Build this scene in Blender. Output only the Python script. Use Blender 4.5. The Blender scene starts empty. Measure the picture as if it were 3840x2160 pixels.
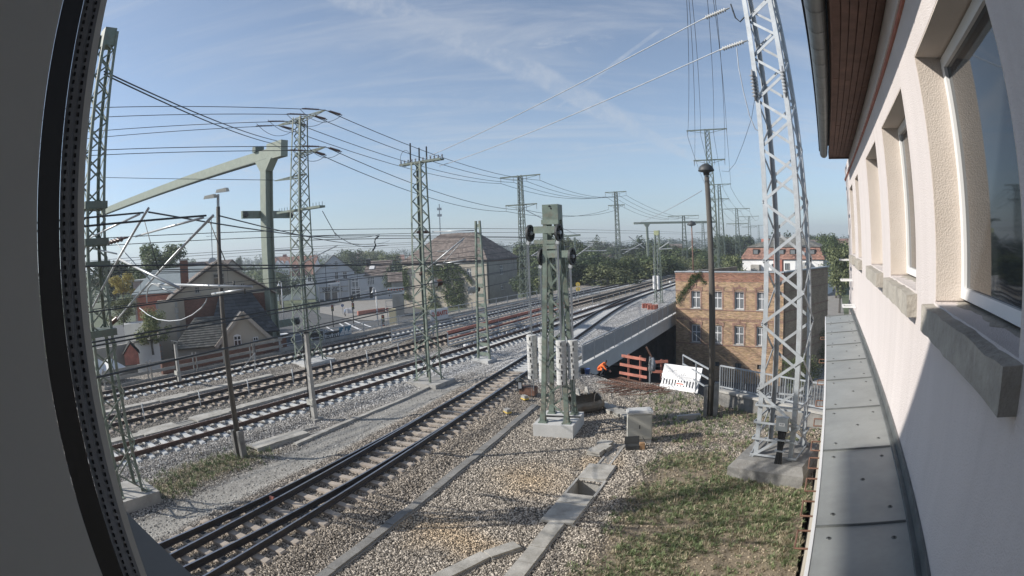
import bpy, math, random
from mathutils import Vector, Matrix
import numpy as np

# ------------------------------------------------------------------ camera, sky, sun, exposure
F_, K_, PITCH, ROLL, CAMZ = .87908, .06732, .073512, -.042047, 6.8     # fitted fisheye lens and pose
scene = bpy.context.scene
cam_d = bpy.data.cameras.new('camera'); cam = bpy.data.objects.new('camera', cam_d)
scene.collection.objects.link(cam); scene.camera = cam
cam_d.type = 'PANO'; cam_d.panorama_type = 'FISHEYE_LENS_POLYNOMIAL'
cam_d.sensor_width = 36.0; cam_d.sensor_fit = 'HORIZONTAL'
cam_d.fisheye_fov = math.radians(175)
cam_d.fisheye_polynomial_k0 = 0.0
cam_d.fisheye_polynomial_k1 = -F_ / 18.0
cam_d.fisheye_polynomial_k2 = 0.0
cam_d.fisheye_polynomial_k3 = -F_ * K_ / 18.0 ** 3
cam_d.fisheye_polynomial_k4 = 0.0
cam_d.clip_start = .02; cam_d.clip_end = 20000
cam.location = (0, 0, CAMZ)
cam.rotation_mode = 'QUATERNION'
cam.rotation_quaternion = (Matrix.Rotation(math.pi / 2 - PITCH, 4, 'X') @ Matrix.Rotation(ROLL, 4, 'Z')).to_quaternion()

SUN_AZ, SUN_EL = 86.0, 31.0           # azimuth the shadows point to, elevation
world = bpy.data.worlds.new('World'); scene.world = world; world.use_nodes = True
sun_d = bpy.data.lights.new('sun', 'SUN'); sun = bpy.data.objects.new('sun', sun_d)
scene.collection.objects.link(sun)
sun_d.energy = 3.1; sun_d.angle = math.radians(.53); sun_d.color = (1, .945, .86)
_a, _e = math.radians(SUN_AZ), math.radians(SUN_EL)
SUNV = Vector((math.sin(_a) * math.cos(_e), math.cos(_a) * math.cos(_e), -math.sin(_e)))
sun.rotation_mode = 'QUATERNION'; sun.rotation_quaternion = SUNV.to_track_quat('-Z', 'Y')
vs = scene.view_settings
vs.view_transform = 'Standard'; vs.look = 'None'; vs.exposure = .98; vs.gamma = 1.0; vs.use_curve_mapping = False
scene.cycles.max_bounces = 6; scene.cycles.diffuse_bounces = 3; scene.cycles.transparent_max_bounces = 12

def setup_world():
    nt = world.node_tree; N = nt.nodes; L = nt.links; N.clear()
    out = N.new('ShaderNodeOutputWorld'); bg = N.new('ShaderNodeBackground'); L.new(bg.outputs[0], out.inputs[0])
    sky = N.new('ShaderNodeTexSky'); sky.sky_type = 'NISHITA'; sky.sun_disc = False
    sky.sun_elevation = _e; sky.sun_rotation = math.radians(SUN_AZ + 180)
    sky.air_density = 1.0; sky.dust_density = .35; sky.ozone_density = 2.5; sky.altitude = 60
    bg.inputs[1].default_value = .068
    tc = N.new('ShaderNodeTexCoord')
    def vm(op, a=None, b=None):
        n = N.new('ShaderNodeVectorMath'); n.operation = op
        for i, v in enumerate((a, b)):
            if v is None: continue
            if isinstance(v, (tuple, list, Vector)): n.inputs[i].default_value = v
            else: L.new(v, n.inputs[i])
        return n
    def mt(op, a, b=None, c=None, clamp=False):
        n = N.new('ShaderNodeMath'); n.operation = op; n.use_clamp = clamp
        for i, v in enumerate((a, b, c)):
            if v is None: continue
            if isinstance(v, (int, float)): n.inputs[i].default_value = v
            else: L.new(v, n.inputs[i])
        return n.outputs[0]
    D = vm('NORMALIZE', tc.outputs['Generated']).outputs[0]
    sep = N.new('ShaderNodeSeparateXYZ'); L.new(D, sep.inputs[0])
    zc = mt('MAXIMUM', sep.outputs[2], .02)
    # cloud plane coordinates (a layer high up)
    pl = N.new('ShaderNodeCombineXYZ')
    L.new(mt('DIVIDE', sep.outputs[0], mt('ADD', zc, .06)), pl.inputs[0]); L.new(mt('DIVIDE', sep.outputs[1], mt('ADD', zc, .06)), pl.inputs[1])
    def noise(vec, scale, detail=6, rough=.6, dist=0.):
        n = N.new('ShaderNodeTexNoise'); n.inputs['Scale'].default_value = scale; n.inputs['Detail'].default_value = detail
        n.inputs['Roughness'].default_value = rough; n.inputs['Distortion'].default_value = dist; L.new(vec, n.inputs['Vector']); return n.outputs[0]
    def sm(x, a, b):
        n = N.new('ShaderNodeMapRange'); n.interpolation_type = 'SMOOTHSTEP'; L.new(x, n.inputs[0])
        n.inputs[1].default_value = a; n.inputs[2].default_value = b; return n.outputs[0]
    st = N.new('ShaderNodeMapping'); L.new(pl.outputs[0], st.inputs[0]); st.inputs[2].default_value = (0, 0, math.radians(25)); st.inputs[3].default_value = (.55, 1.6, 1)
    cirrus = mt('MULTIPLY', sm(noise(st.outputs[0], 1.1, 9, .68, .6), .42, .80), .56)
    # fleecy patch of cirrus over the left
    fl = mt('MULTIPLY', sm(noise(pl.outputs[0], 5.0, 8, .7, .3), .46, .74), sm(noise(pl.outputs[0], .62, 2, .5), .52, .66))
    hf = sm(sep.outputs[2], .02, .16)
    cloud = mt('MULTIPLY', mt('MAXIMUM', cirrus, mt('MULTIPLY', fl, .62)), hf)
    # contrails: bands along great circles between two directions
    nz = noise(D, 26, 7, .75); nz2 = noise(D, 9, 5, .6)
    for (a, b, w0, w1, amp, wob) in TRAILS:
        a, b = Vector(a), Vector(b); n = a.cross(b).normalized(); t = n.cross(a).normalized()
        ang = math.atan2(b.dot(t), b.dot(a))
        off = mt('ADD', vm('DOT_PRODUCT', D, n).outputs[1], mt('MULTIPLY', mt('SUBTRACT', nz2, .5), wob))
        al = mt('ARCTAN2', vm('DOT_PRODUCT', D, t).outputs[1], vm('DOT_PRODUCT', D, a).outputs[1])
        f = mt('DIVIDE', al, ang)
        wd = mt('ADD', mt('MULTIPLY', f, w1 - w0), w0)
        r = mt('DIVIDE', mt('ABSOLUTE', off), mt('MAXIMUM', wd, .0005))
        prof = mt('SUBTRACT', 1.0, sm(r, .45, 1.0))
        ends = mt('MULTIPLY', sm(f, 0.0, .08), mt('SUBTRACT', 1.0, sm(f, .9, 1.0)))
        tex = mt('ADD', .35, mt('MULTIPLY', sm(nz, .35, .7), .65))
        cloud = mt('MAXIMUM', cloud, mt('MULTIPLY', mt('MULTIPLY', prof, ends), mt('MULTIPLY', tex, amp)))
    # thin bright veil towards the horizon is part of the dust in the sky texture
    hsv = N.new('ShaderNodeHueSaturation'); hsv.inputs['Saturation'].default_value = .60; L.new(sky.outputs[0], hsv.inputs['Color'])
    tn = vm('MULTIPLY', hsv.outputs[0], (.77, .90, 1.04)).outputs[0]
    mx = N.new('ShaderNodeMix'); mx.data_type = 'RGBA'; L.new(cloud, mx.inputs[0]); L.new(tn, mx.inputs[6])
    mx.inputs[7].default_value = (4.6, 4.9, 5.35, 1)
    L.new(mx.outputs[2], bg.inputs[0])

# ------------------------------------------------------------------ photo pixel (3840 x 2160) -> direction / position
def ray(x, y):
    qx, qy = x - 1920., y - 1080.; r = math.hypot(qx, qy); rn = r / 1920; th = rn * F_ * (1 + K_ * rn * rn)
    ux, uy = (qx / r, qy / r) if r > 1e-9 else (0, 0)
    dx, dy, dz = ux * math.sin(th), -uy * math.sin(th), math.cos(th)
    c, s = math.cos(ROLL), math.sin(ROLL); x, y = dx * c - dy * s, dx * s + dy * c
    c, s = math.cos(PITCH), math.sin(PITCH); return Vector((x, dz * c + y * s, -dz * s + y * c))
C0 = Vector((0, 0, CAMZ))
def PG(x, y, z=0.):                 # where the pixel's ray meets height z
    r = ray(x, y); return C0 + r * ((z - CAMZ) / r.z)
def PY(x, y, d):                    # at horizontal distance d
    r = ray(x, y); return C0 + r * (d / math.hypot(r.x, r.y))
_b = math.radians(29.4); BD = Vector((math.sin(_b), math.cos(_b), 0)); BN = Vector((math.cos(_b), -math.sin(_b), 0))
def SV(s, v, z=0.): return BD * s + BN * v + Vector((0, 0, z))          # railway frame: along, to the right, up
def toSV(p): return p.dot(BD), p.dot(BN)
def PS(x, y, s):                    # ray meets the cross plane s = const of the railway frame
    r = ray(x, y); return C0 + r * (s / r.dot(BD))
def PV(x, y, v):                    # ray meets the lengthwise plane v = const
    r = ray(x, y); return C0 + r * (v / r.dot(BN))
_w = math.radians(31.366); WD = Vector((math.sin(_w), math.cos(_w), 0)); WE = Vector((math.cos(_w), -math.sin(_w), 0))
def WF(t, x, z): return WD * t + WE * x + Vector((0, 0, z))             # own building's frame
def ID(a, b, c): return Vector((a, b, c))
def tile(x0, y0, w):                # coordinates read off an enlarged crop of the photograph
    k = w / 2576.
    return lambda x, y: (x0 + k * x, y0 + k * y)
t1, t2, t3, t4, t5, t6, t7 = (tile(300, 1620, 960), tile(300, 1180, 960), tile(1200, 1180, 960), tile(1900, 1240, 960),
                              tile(1200, 880, 960), tile(2000, 760, 960), tile(300, 760, 960))
t8 = tile(2440, 760, 720)
r1, r5 = tile(1000, 920, 480), tile(1600, 1100, 480)
def q2(x, y): return 1480 + .3297 * x, 860 + .3297 * y
def q3(x, y): return 1000 + .3297 * x, 1140 + .3297 * y
def q5(x, y): return 2640 + .3297 * x, 1240 + .3297 * y
def q6(x, y): return 1900 + .2198 * x, 800 + .2198 * y
def q7(x, y): return 300 + .3297 * x, 700 + .3297 * y
def q8(x, y): return 940 + .3297 * x, 400 + .3297 * y
def p_(x, y): return x * 1.49068, y * 1.49068          # full view 2576 wide

TRAILS = []
def trail(p0, p1, w0, w1, amp, wob): TRAILS.append((ray(*p_(*p0)), ray(*p_(*p1)), w0, w1, amp, wob))
trail((760, -60), (1640, 345), .038, .022, .46, .034)
trail((1560, 305), (1790, 425), .022, .005, .42, .018)
trail((1385, 285), (1680, 60), .0030, .0042, .42, .012)
trail((700, 262), (1900, 335), .012, .006, .26, .010)
trail((1430, 380), (2110, 320), .003, .004, .42, .006)
trail((940, 380), (1900, 392), .010, .010, .22, .012)
setup_world()

# ------------------------------------------------------------------ mesh helpers
COL = scene.collection
WL = {}                              # world location of each object's origin
def reg(o, parent):
    COL.objects.link(o)
    if parent is not None: o.parent = parent; WL[o.name] = WL[parent.name]
    else: WL[o.name] = Vector((0, 0, 0))
    return o
def tag(o, label=None, cat=None, group=None, kind=None):
    if label: o['label'] = label
    if cat: o['category'] = cat
    if group: o['group'] = group
    if kind: o['kind'] = kind
    return o
def thing(name, loc, label, cat, group=None):
    o = bpy.data.objects.new(name, None); COL.objects.link(o); o.location = loc; o.empty_display_size = .3
    WL[o.name] = Vector(loc); return tag(o, label, cat, group)

class MB:
    def __init__(s): s.v = []; s.f = []; s.m = []; s.c = []
    def face(s, idx, mi=0, col=None): s.f.append(tuple(idx)); s.m.append(mi); s.c.append(col)
    def pts(s, ps):
        n = len(s.v); s.v += [tuple(p) for p in ps]; return list(range(n, n + len(ps)))
    def poly(s, ps, mi=0, col=None): s.face(s.pts(ps), mi, col)
    def hexa(s, p, mi=0, col=None):   # 8 points: bottom ring, top ring
        i = s.pts(p)
        for f in ((0, 3, 2, 1), (4, 5, 6, 7), (0, 1, 5, 4), (1, 2, 6, 5), (2, 3, 7, 6), (3, 0, 4, 7)): s.face([i[k] for k in f], mi, col)
    def box(s, fr, a0, a1, b0, b1, c0, c1, mi=0, col=None):
        s.hexa([fr(a0, b0, c0), fr(a1, b0, c0), fr(a1, b1, c0), fr(a0, b1, c0), fr(a0, b0, c1), fr(a1, b0, c1), fr(a1, b1, c1), fr(a0, b1, c1)], mi, col)
    def bar(s, p0, p1, w, h=None, up=(0, 0, 1), mi=0, col=None):
        h = h or w; p0, p1 = Vector(p0), Vector(p1); d = (p1 - p0).normalized(); up = Vector(up)
        if abs(d.dot(up)) > .98: up = Vector((1, 0, 0))
        x = d.cross(up).normalized(); y = x.cross(d); x = x * w / 2; y = y * h / 2
        s.hexa([p0 - x - y, p0 + x - y, p0 + x + y, p0 - x + y, p1 - x - y, p1 + x - y, p1 + x + y, p1 - x + y], mi, col)
    def tube(s, ps, r, n=8, caps=True, mi=0, col=None):
        ps = [Vector(p) for p in ps]; rs = r if isinstance(r, (list, tuple)) else [r] * len(ps); rings = []
        ref = Vector((0, 0, 1))
        d0 = (ps[-1] - ps[0]).normalized()
        if abs(d0.z) > .9: ref = Vector((1, 0, 0))
        for k, p in enumerate(ps):
            d = (ps[min(k + 1, len(ps) - 1)] - ps[max(k - 1, 0)])
            if d.length < 1e-9: d = d0.copy()
            d.normalize(); x = d.cross(ref)
            if x.length < 1e-4: x = d.cross(Vector((.3, 1, .2)))
            x.normalize(); y = x.cross(d)
            rings.append(s.pts([p + (x * math.cos(2 * math.pi * j / n) + y * math.sin(2 * math.pi * j / n)) * rs[k] for j in range(n)]))
        for a, b in zip(rings, rings[1:]):
            for j in range(n): s.face((a[j], a[(j + 1) % n], b[(j + 1) % n], b[j]), mi, col)
        if caps: s.face(rings[0][::-1], mi, col); s.face(rings[-1], mi, col)
    def lathe(s, c, prof, n=16, axis=(0, 0, 1), mi=0, col=None):
        c = Vector(c); ax = Vector(axis).normalized(); x = ax.orthogonal().normalized(); y = ax.cross(x); rings = []
        for r, h in prof: rings.append(s.pts([c + ax * h + (x * math.cos(2 * math.pi * j / n) + y * math.sin(2 * math.pi * j / n)) * max(r, 1e-4) for j in range(n)]))
        for a, b in zip(rings, rings[1:]):
            for j in range(n): s.face((a[j], a[(j + 1) % n], b[(j + 1) % n], b[j]), mi, col)
        s.face(rings[0][::-1], mi, col); s.face(rings[-1], mi, col)
    def prism(s, ps, z0, z1, mi=0, col=None):
        n = len(ps); a = s.pts([(p[0], p[1], z0) for p in ps]); b = s.pts([(p[0], p[1], z1) for p in ps])
        s.face(a[::-1], mi, col); s.face(b, mi, col)
        for j in range(n): s.face((a[j], a[(j + 1) % n], b[(j + 1) % n], b[j]), mi, col)
    def extrude(s, ps, vec, mi=0, col=None):   # polygon of 3d points pushed along vec
        n = len(ps); a = s.pts(ps); b = s.pts([Vector(p) + Vector(vec) for p in ps])
        s.face(a[::-1], mi, col); s.face(b, mi, col)
        for j in range(n): s.face((a[j], a[(j + 1) % n], b[(j + 1) % n], b[j]), mi, col)
    def mesh(s, name, mats, off=Vector((0, 0, 0)), smooth=False):
        me = bpy.data.meshes.new(name); o = Vector(off)
        me.from_pydata([(v[0] - o.x, v[1] - o.y, v[2] - o.z) for v in s.v], [], s.f)
        for m in (mats if isinstance(mats, (list, tuple)) else [mats]):
            if m is not None: me.materials.append(m)
        if any(s.m): me.polygons.foreach_set('material_index', s.m)
        if any(c is not None for c in s.c):
            at = me.color_attributes.new('tint', 'FLOAT_COLOR', 'CORNER'); buf = []
            for f, c in zip(s.f, s.c): buf += list((c if c is not None else (1, 1, 1)) + (1,)) * len(f)
            at.data.foreach_set('color', buf)
        if smooth: me.polygons.foreach_set('use_smooth', [True] * len(me.polygons))
        me.validate(clean_customdata=False); me.update(); return me
    def build(s, name, mats, parent=None, smooth=False, recalc=True):
        off = WL[parent.name] if parent is not None else Vector((0, 0, 0))
        me = s.mesh(name, mats, off, smooth)
        if recalc:
            import bmesh
            bm = bmesh.new(); bm.from_mesh(me); bmesh.ops.recalc_face_normals(bm, faces=bm.faces); bm.to_mesh(me); bm.free()
        return reg(bpy.data.objects.new(name, me), parent)

_unit = {}
def unit(mat, shape='box'):
    k = (mat.name, shape)
    if k not in _unit:
        mb = MB()
        if shape == 'box': mb.box(ID, -.5, .5, -.5, .5, -.5, .5)
        elif shape == 'angle':           # steel angle section along z
            t = .16
            ps = [(-.5, -.5), (.5, -.5), (.5, -.5 + t), (-.5 + t, -.5 + t), (-.5 + t, .5), (-.5, .5)]
            mb.prism(ps, -.5, .5)
        else: mb.tube([(0, 0, -.5), (0, 0, .5)], .5, 10)
        _unit[k] = mb.mesh('unit_' + shape, mat, smooth=False)
    return _unit[k]
def piece(name, parent, me, mw):
    o = reg(bpy.data.objects.new(name, me), parent)
    o.matrix_basis = Matrix.Translation(-WL[parent.name]) @ mw if parent is not None else mw
    return o
def pbar(name, parent, mat, p0, p1, w, h=None, up=(0, 0, 1), shape='box', flip=False):
    h = h or w; p0, p1 = Vector(p0), Vector(p1); d = p1 - p0; l = d.length; d = d / l; up = Vector(up)
    if abs(d.dot(up)) > .98: up = Vector((1, 0, 0)) if abs(d.x) < .9 else Vector((0, 1, 0))
    x = d.cross(up).normalized(); y = x.cross(d)
    if flip: x = -x; y = -y
    m = Matrix(((x.x * w, y.x * h, d.x * l, 0), (x.y * w, y.y * h, d.y * l, 0), (x.z * w, y.z * h, d.z * l, 0), (0, 0, 0, 1)))
    return piece(name, parent, unit(mat, shape), Matrix.Translation((p0 + p1) / 2) @ m)
def pbox(name, parent, mat, fr, a0, a1, b0, b1, c0, c1):
    mb = MB(); mb.box(fr, a0, a1, b0, b1, c0, c1); return mb.build(name, mat, parent, recalc=True)

# ------------------------------------------------------------------ materials
def nodes_of(m): m.use_nodes = True; return m.node_tree.nodes, m.node_tree.links
def M(name, col, rough=.75, metal=0., var=.18, scale=2.5, bump=0., bscale=30., tint=False, spec=.4, streak=False, dirt=None, dscale=.8, damt=.5):
    m = bpy.data.materials.new(name); N, L = nodes_of(m); b = N['Principled BSDF']
    b.inputs['Roughness'].default_value = rough; b.inputs['Metallic'].default_value = metal
    b.inputs['Specular IOR Level'].default_value = spec
    g = N.new('ShaderNodeNewGeometry'); vec = g.outputs['Position']
    if streak:
        mp = N.new('ShaderNodeMapping'); mp.inputs[3].default_value = (1, 1, .12); L.new(vec, mp.inputs[0]); vec = mp.outputs[0]
    n = N.new('ShaderNodeTexNoise'); n.inputs['Scale'].default_value = scale; n.inputs['Detail'].default_value = 8; n.inputs['Roughness'].default_value = .65
    L.new(vec, n.inputs['Vector'])
    r = N.new('ShaderNodeValToRGB'); e = r.color_ramp.elements
    e[0].position = .28; e[1].position = .72
    e[0].color = tuple(max(c * (1 - var), 0) for c in col) + (1,); e[1].color = tuple(min(c * (1 + var), 1) for c in col) + (1,)
    L.new(n.outputs[0], r.inputs[0]); co = r.outputs[0]
    if dirt:
        n2 = N.new('ShaderNodeTexNoise'); n2.inputs['Scale'].default_value = dscale; n2.inputs['Detail'].default_value = 9; n2.inputs['Roughness'].default_value = .7
        L.new(vec, n2.inputs['Vector'])
        mr = N.new('ShaderNodeMapRange'); mr.inputs[1].default_value = .48; mr.inputs[2].default_value = .7; mr.inputs[4].default_value = damt; L.new(n2.outputs[0], mr.inputs[0])
        mx = N.new('ShaderNodeMix'); mx.data_type = 'RGBA'; L.new(mr.outputs[0], mx.inputs[0]); L.new(co, mx.inputs[6]); mx.inputs[7].default_value = tuple(dirt) + (1,); co = mx.outputs[2]
    if tint:
        a = N.new('ShaderNodeVertexColor'); a.layer_name = 'tint'
        mx = N.new('ShaderNodeMix'); mx.data_type = 'RGBA'; mx.blend_type = 'MULTIPLY'; mx.inputs[0].default_value = 1
        L.new(co, mx.inputs[6]); L.new(a.outputs[0], mx.inputs[7]); co = mx.outputs[2]
    L.new(co, b.inputs['Base Color'])
    if bump:
        n3 = N.new('ShaderNodeTexNoise'); n3.inputs['Scale'].default_value = bscale; n3.inputs['Detail'].default_value = 6; L.new(g.outputs['Position'], n3.inputs['Vector'])
        bp = N.new('ShaderNodeBump'); bp.inputs['Strength'].default_value = bump; bp.inputs['Distance'].default_value = .02
        L.new(n3.outputs[0], bp.inputs['Height']); L.new(bp.outputs[0], b.inputs['Normal'])
    return m
MAT = {}
MAT['green'] = M('mast_green_paint', (.155, .195, .165), .55, .0, .3, 4, dirt=(.20, .135, .10), dscale=3.5, damt=.55)
MAT['greend'] = M('mast_green_dark', (.11, .14, .12), .6, .0, .25, 3, dirt=(.13, .1, .08), dscale=2, damt=.4)
MAT['galv'] = M('galvanised_steel', (.36, .385, .41), .5, .25, .14, 4, dirt=(.24, .24, .245), dscale=2.5, damt=.6)
MAT['silver'] = M('bright_aluminium_tube', (.40, .415, .43), .38, .35, .1, 6, dirt=(.4, .4, .4), dscale=3, damt=.4)
MAT['steeldark'] = M('dark_steel', (.055, .058, .06), .55, .3, .3, 4)
MAT['wire'] = M('wire_copper_dark', (.045, .052, .06), .5, .3, .2, 4)
MAT['wirel'] = M('wire_aluminium', (.36, .38, .41), .5, .3, .2, 4)
MAT['insul'] = M('insulator_brown', (.10, .055, .045), .3, 0, .2, 5)
MAT['insulg'] = M('insulator_grey', (.25, .26, .28), .35, 0, .2, 5)
MAT['conc'] = M('concrete', (.36, .35, .33), .9, 0, .22, 1.8, bump=.5, bscale=25, dirt=(.20, .19, .17), dscale=1.1, damt=.6)
MAT['concn'] = M('concrete_new', (.50, .50, .49), .85, 0, .12, 2, bump=.3, bscale=25, dirt=(.36, .36, .35), dscale=1, damt=.5)
MAT['concd'] = M('concrete_dark', (.21, .205, .195), .92, 0, .3, 2.2, bump=.6, bscale=22, dirt=(.11, .10, .09), dscale=1.6, damt=.6)
MAT['slab'] = M('trough_slab', (.37, .355, .325), .9, 0, .3, 2.4, bump=.4, bscale=30, dirt=(.21, .195, .165), dscale=1.7, damt=.75)
MAT['rust'] = M('rust', (.19, .105, .075), .85, .1, .35, 8, bump=.3, bscale=60)
MAT['railside'] = M('rail_side_rust', (.115, .072, .058), .8, .15, .3, 5, dirt=(.06, .05, .048), dscale=3, damt=.6)
MAT['raildark'] = M('rail_side_dark', (.052, .046, .045), .7, .2, .3, 5, dirt=(.09, .065, .055), dscale=3, damt=.5)
MAT['railtop'] = M('rail_running_surface', (.30, .31, .34), .32, .75, .18, 6)
MAT['railtoprust'] = M('rail_top_rusty', (.16, .105, .088), .6, .3, .22, 6)
MAT['slpold'] = M('sleeper_old_concrete', (.40, .35, .30), .92, 0, .2, 3, bump=.4, bscale=40, dirt=(.24, .19, .155), dscale=2.5, damt=.6)
MAT['slpnew'] = M('sleeper_new_concrete', (.50, .51, .51), .88, 0, .1, 3, bump=.2, bscale=40, dirt=(.44, .44, .43), dscale=2, damt=.5)
MAT['wood'] = M('weathered_wood', (.30, .29, .27), .85, 0, .3, 4, streak=False, dirt=(.19, .18, .17), dscale=2, damt=.5)
MAT['polewood'] = M('tarred_pole', (.085, .078, .07), .8, 0, .4, 3, streak=True, dirt=(.14, .125, .11), dscale=3, damt=.6)
MAT['white'] = M('white_paint', (.66, .66, .66), .6, 0, .06, 3)
MAT['plaswhite'] = M('white_plastic', (.60, .60, .61), .45, 0, .05, 3)
MAT['red'] = M('red_paint', (.42, .10, .065), .6, 0, .2, 3)
MAT['redbar'] = M('red_oxide_board', (.40, .155, .115), .75, 0, .25, 3, dirt=(.25, .12, .09), dscale=2)
MAT['yellow'] = M('yellow_plastic', (.62, .45, .10), .5, 0, .12, 4)
MAT['orange'] = M('orange_hi_vis', (.80, .17, .04), .7, 0, .12, 8)
MAT['blue'] = M('blue_plastic', (.05, .10, .28), .45, 0, .1, 4)
MAT['black'] = M('black_rubber', (.012, .012, .013), .6, 0, .3, 4)
MAT['cabinet'] = M('cabinet_grey', (.44, .43, .385), .55, 0, .06, 2, dirt=(.38, .38, .35), dscale=1.5, damt=.4)
MAT['zinc'] = M('zinc_sheet', (.30, .31, .30), .45, .3, .16, 1.6, bump=.55, bscale=3, dirt=(.37, .38, .365), dscale=2.2, damt=.5)
MAT['zincd'] = M('zinc_gutter', (.13, .14, .14), .42, .35, .2, 3, dirt=(.19, .195, .19), dscale=3, damt=.5)
MAT['render'] = M('pink_white_render', (.60, .55, .535), .92, 0, .05, 3.5, bump=.5, bscale=80, streak=True, dirt=(.50, .455, .44), dscale=2.2, damt=.4)
MAT['reveal'] = M('window_reveal_render', (.57, .505, .45), .94, 0, .08, 1.5, bump=.4, bscale=70, dirt=(.50, .42, .34), dscale=1.2, damt=.4)
MAT['sill'] = M('stone_sill', (.36, .335, .295), .95, 0, .18, 5, bump=.9, bscale=18, dirt=(.22, .20, .175), dscale=4, damt=.6)
MAT['soffit'] = M('brown_soffit_wood', (.135, .075, .058), .8, 0, .35, 3, dirt=(.085, .05, .042), dscale=4, damt=.6)
MAT['pvc'] = M('white_window_frame', (.70, .70, .70), .35, 0, .04, 2)
MAT['pvcd'] = M('window_sash_grey', (.60, .59, .55), .5, 0, .05, 2)
MAT['alu'] = M('spacer_aluminium', (.33, .33, .335), .4, .5, .08, 8)
MAT['soil'] = M('soil', (.14, .115, .09), .95, 0, .3, 2, bump=.6, bscale=20)
MAT['asphalt'] = M('asphalt', (.085, .087, .09), .9, 0, .2, .6, bump=.2, bscale=40, dirt=(.12, .12, .118), dscale=.25, damt=.6)
MAT['paving'] = M('pavement', (.26, .245, .225), .9, 0, .15, 1, dirt=(.19, .18, .165), dscale=.4, damt=.6)
MAT['tilesred'] = M('roof_tile_red', (.30, .165, .125), .85, 0, .3, 1.5, tint=True, dirt=(.12, .08, .066), dscale=.6, damt=.6)
MAT['tilesbrown'] = M('roof_tile_brown', (.185, .150, .132), .85, 0, .3, 1.5, tint=True, dirt=(.13, .112, .10), dscale=.5, damt=.6)
MAT['slate'] = M('slate', (.075, .08, .088), .8, 0, .25, 2, tint=True)
MAT['slateg'] = M('grey_shingle', (.16, .155, .14), .88, 0, .3, 3, tint=True, dirt=(.11, .115, .09), dscale=.8, damt=.5)
MAT['plgrey'] = M('plaster_grey', (.33, .315, .285), .92, 0, .15, .9, dirt=(.22, .205, .18), dscale=.5, damt=.6)
MAT['plbeige'] = M('plaster_beige', (.43, .385, .32), .92, 0, .15, .9, dirt=(.31, .275, .23), dscale=.45, damt=.6)
MAT['plwhite'] = M('plaster_white', (.72, .72, .72), .9, 0, .06, .6, dirt=(.55, .55, .54), dscale=.4, damt=.4)
MAT['plblue'] = M('plaster_bluegrey', (.44, .46, .49), .9, 0, .07, .6, dirt=(.29, .305, .33), dscale=.4, damt=.4)
MAT['cream'] = M('cream_render', (.62, .54, .36), .9, 0, .06, .6)
MAT['curtain'] = M('net_curtain', (.50, .51, .52), .9, 0, .15, 8)
MAT['cardboard'] = M('cardboard', (.36, .22, .12), .9, 0, .1, 5)
MAT['denim'] = M('dark_trousers', (.03, .032, .04), .9, 0, .2, 10)
MAT['skin'] = M('skin', (.45, .27, .2), .6, 0, .05, 10)
MAT['tarp'] = M('grey_tarpaulin', (.17, .175, .18), .55, 0, .2, 3, bump=.8, bscale=3)
MAT['cyan'] = M('sign_blue', (.05, .16, .25), .5, 0, .1, 5)
def glass_mat(name, col=(.02, .025, .03), rough=.04):
    m = bpy.data.materials.new(name); N, L = nodes_of(m); b = N['Principled BSDF']
    b.inputs['Base Color'].default_value = col + (1,); b.inputs['Roughness'].default_value = rough; b.inputs['Specular IOR Level'].default_value = .8
    g = N.new('ShaderNodeNewGeometry'); n = N.new('ShaderNodeTexNoise'); n.inputs['Scale'].default_value = 1.2; L.new(g.outputs['Position'], n.inputs['Vector'])
    bp = N.new('ShaderNodeBump'); bp.inputs['Strength'].default_value = .06; bp.inputs['Distance'].default_value = .05; L.new(n.outputs[0], bp.inputs['Height']); L.new(bp.outputs[0], b.inputs['Normal'])
    return m
MAT['glass'] = glass_mat('window_glass'); MAT['glassc'] = glass_mat('window_glass_curtained', (.16, .17, .18), .1)
# ------------------------------------------------------------------ ground, street, embankment
random.seed(7); rng = np.random.default_rng(7)
ZS = -5.9                            # street level below the railway
ZG = -.45                            # level of the railway ground
def vnoise(x, y, sc, seed=0):        # smooth value noise, numpy arrays
    x = np.asarray(x, float) / sc + 31.7 * seed; y = np.asarray(y, float) / sc - 17.3 * seed
    xi, yi = np.floor(x).astype(int), np.floor(y).astype(int); fx, fy = x - xi, y - yi
    fx, fy = fx * fx * (3 - 2 * fx), fy * fy * (3 - 2 * fy)
    def h(a, b): v = np.sin(a * 127.1 + b * 311.7 + seed * 74.7) * 43758.5453; return v - np.floor(v)
    return (h(xi, yi) * (1 - fx) + h(xi + 1, yi) * fx) * (1 - fy) + (h(xi, yi + 1) * (1 - fx) + h(xi + 1, yi + 1) * fx) * fy
def fbm(x, y, sc, seed=0): return .5 * vnoise(x, y, sc, seed) + .3 * vnoise(x, y, sc / 2.1, seed + 3) + .2 * vnoise(x, y, sc / 4.3, seed + 5)

mb = MB(); R_ = 9000.
mb.poly([(-R_, -R_, ZS - .02), (R_, -R_, ZS - .02), (R_, R_, ZS - .02), (-R_, R_, ZS - .02)])
mg = M('far_ground_green', (.085, .105, .055), .95, 0, .35, .05, dirt=(.14, .125, .08), dscale=.03, damt=.7)
tag(mb.build('ground', mg), kind='structure')

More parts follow.
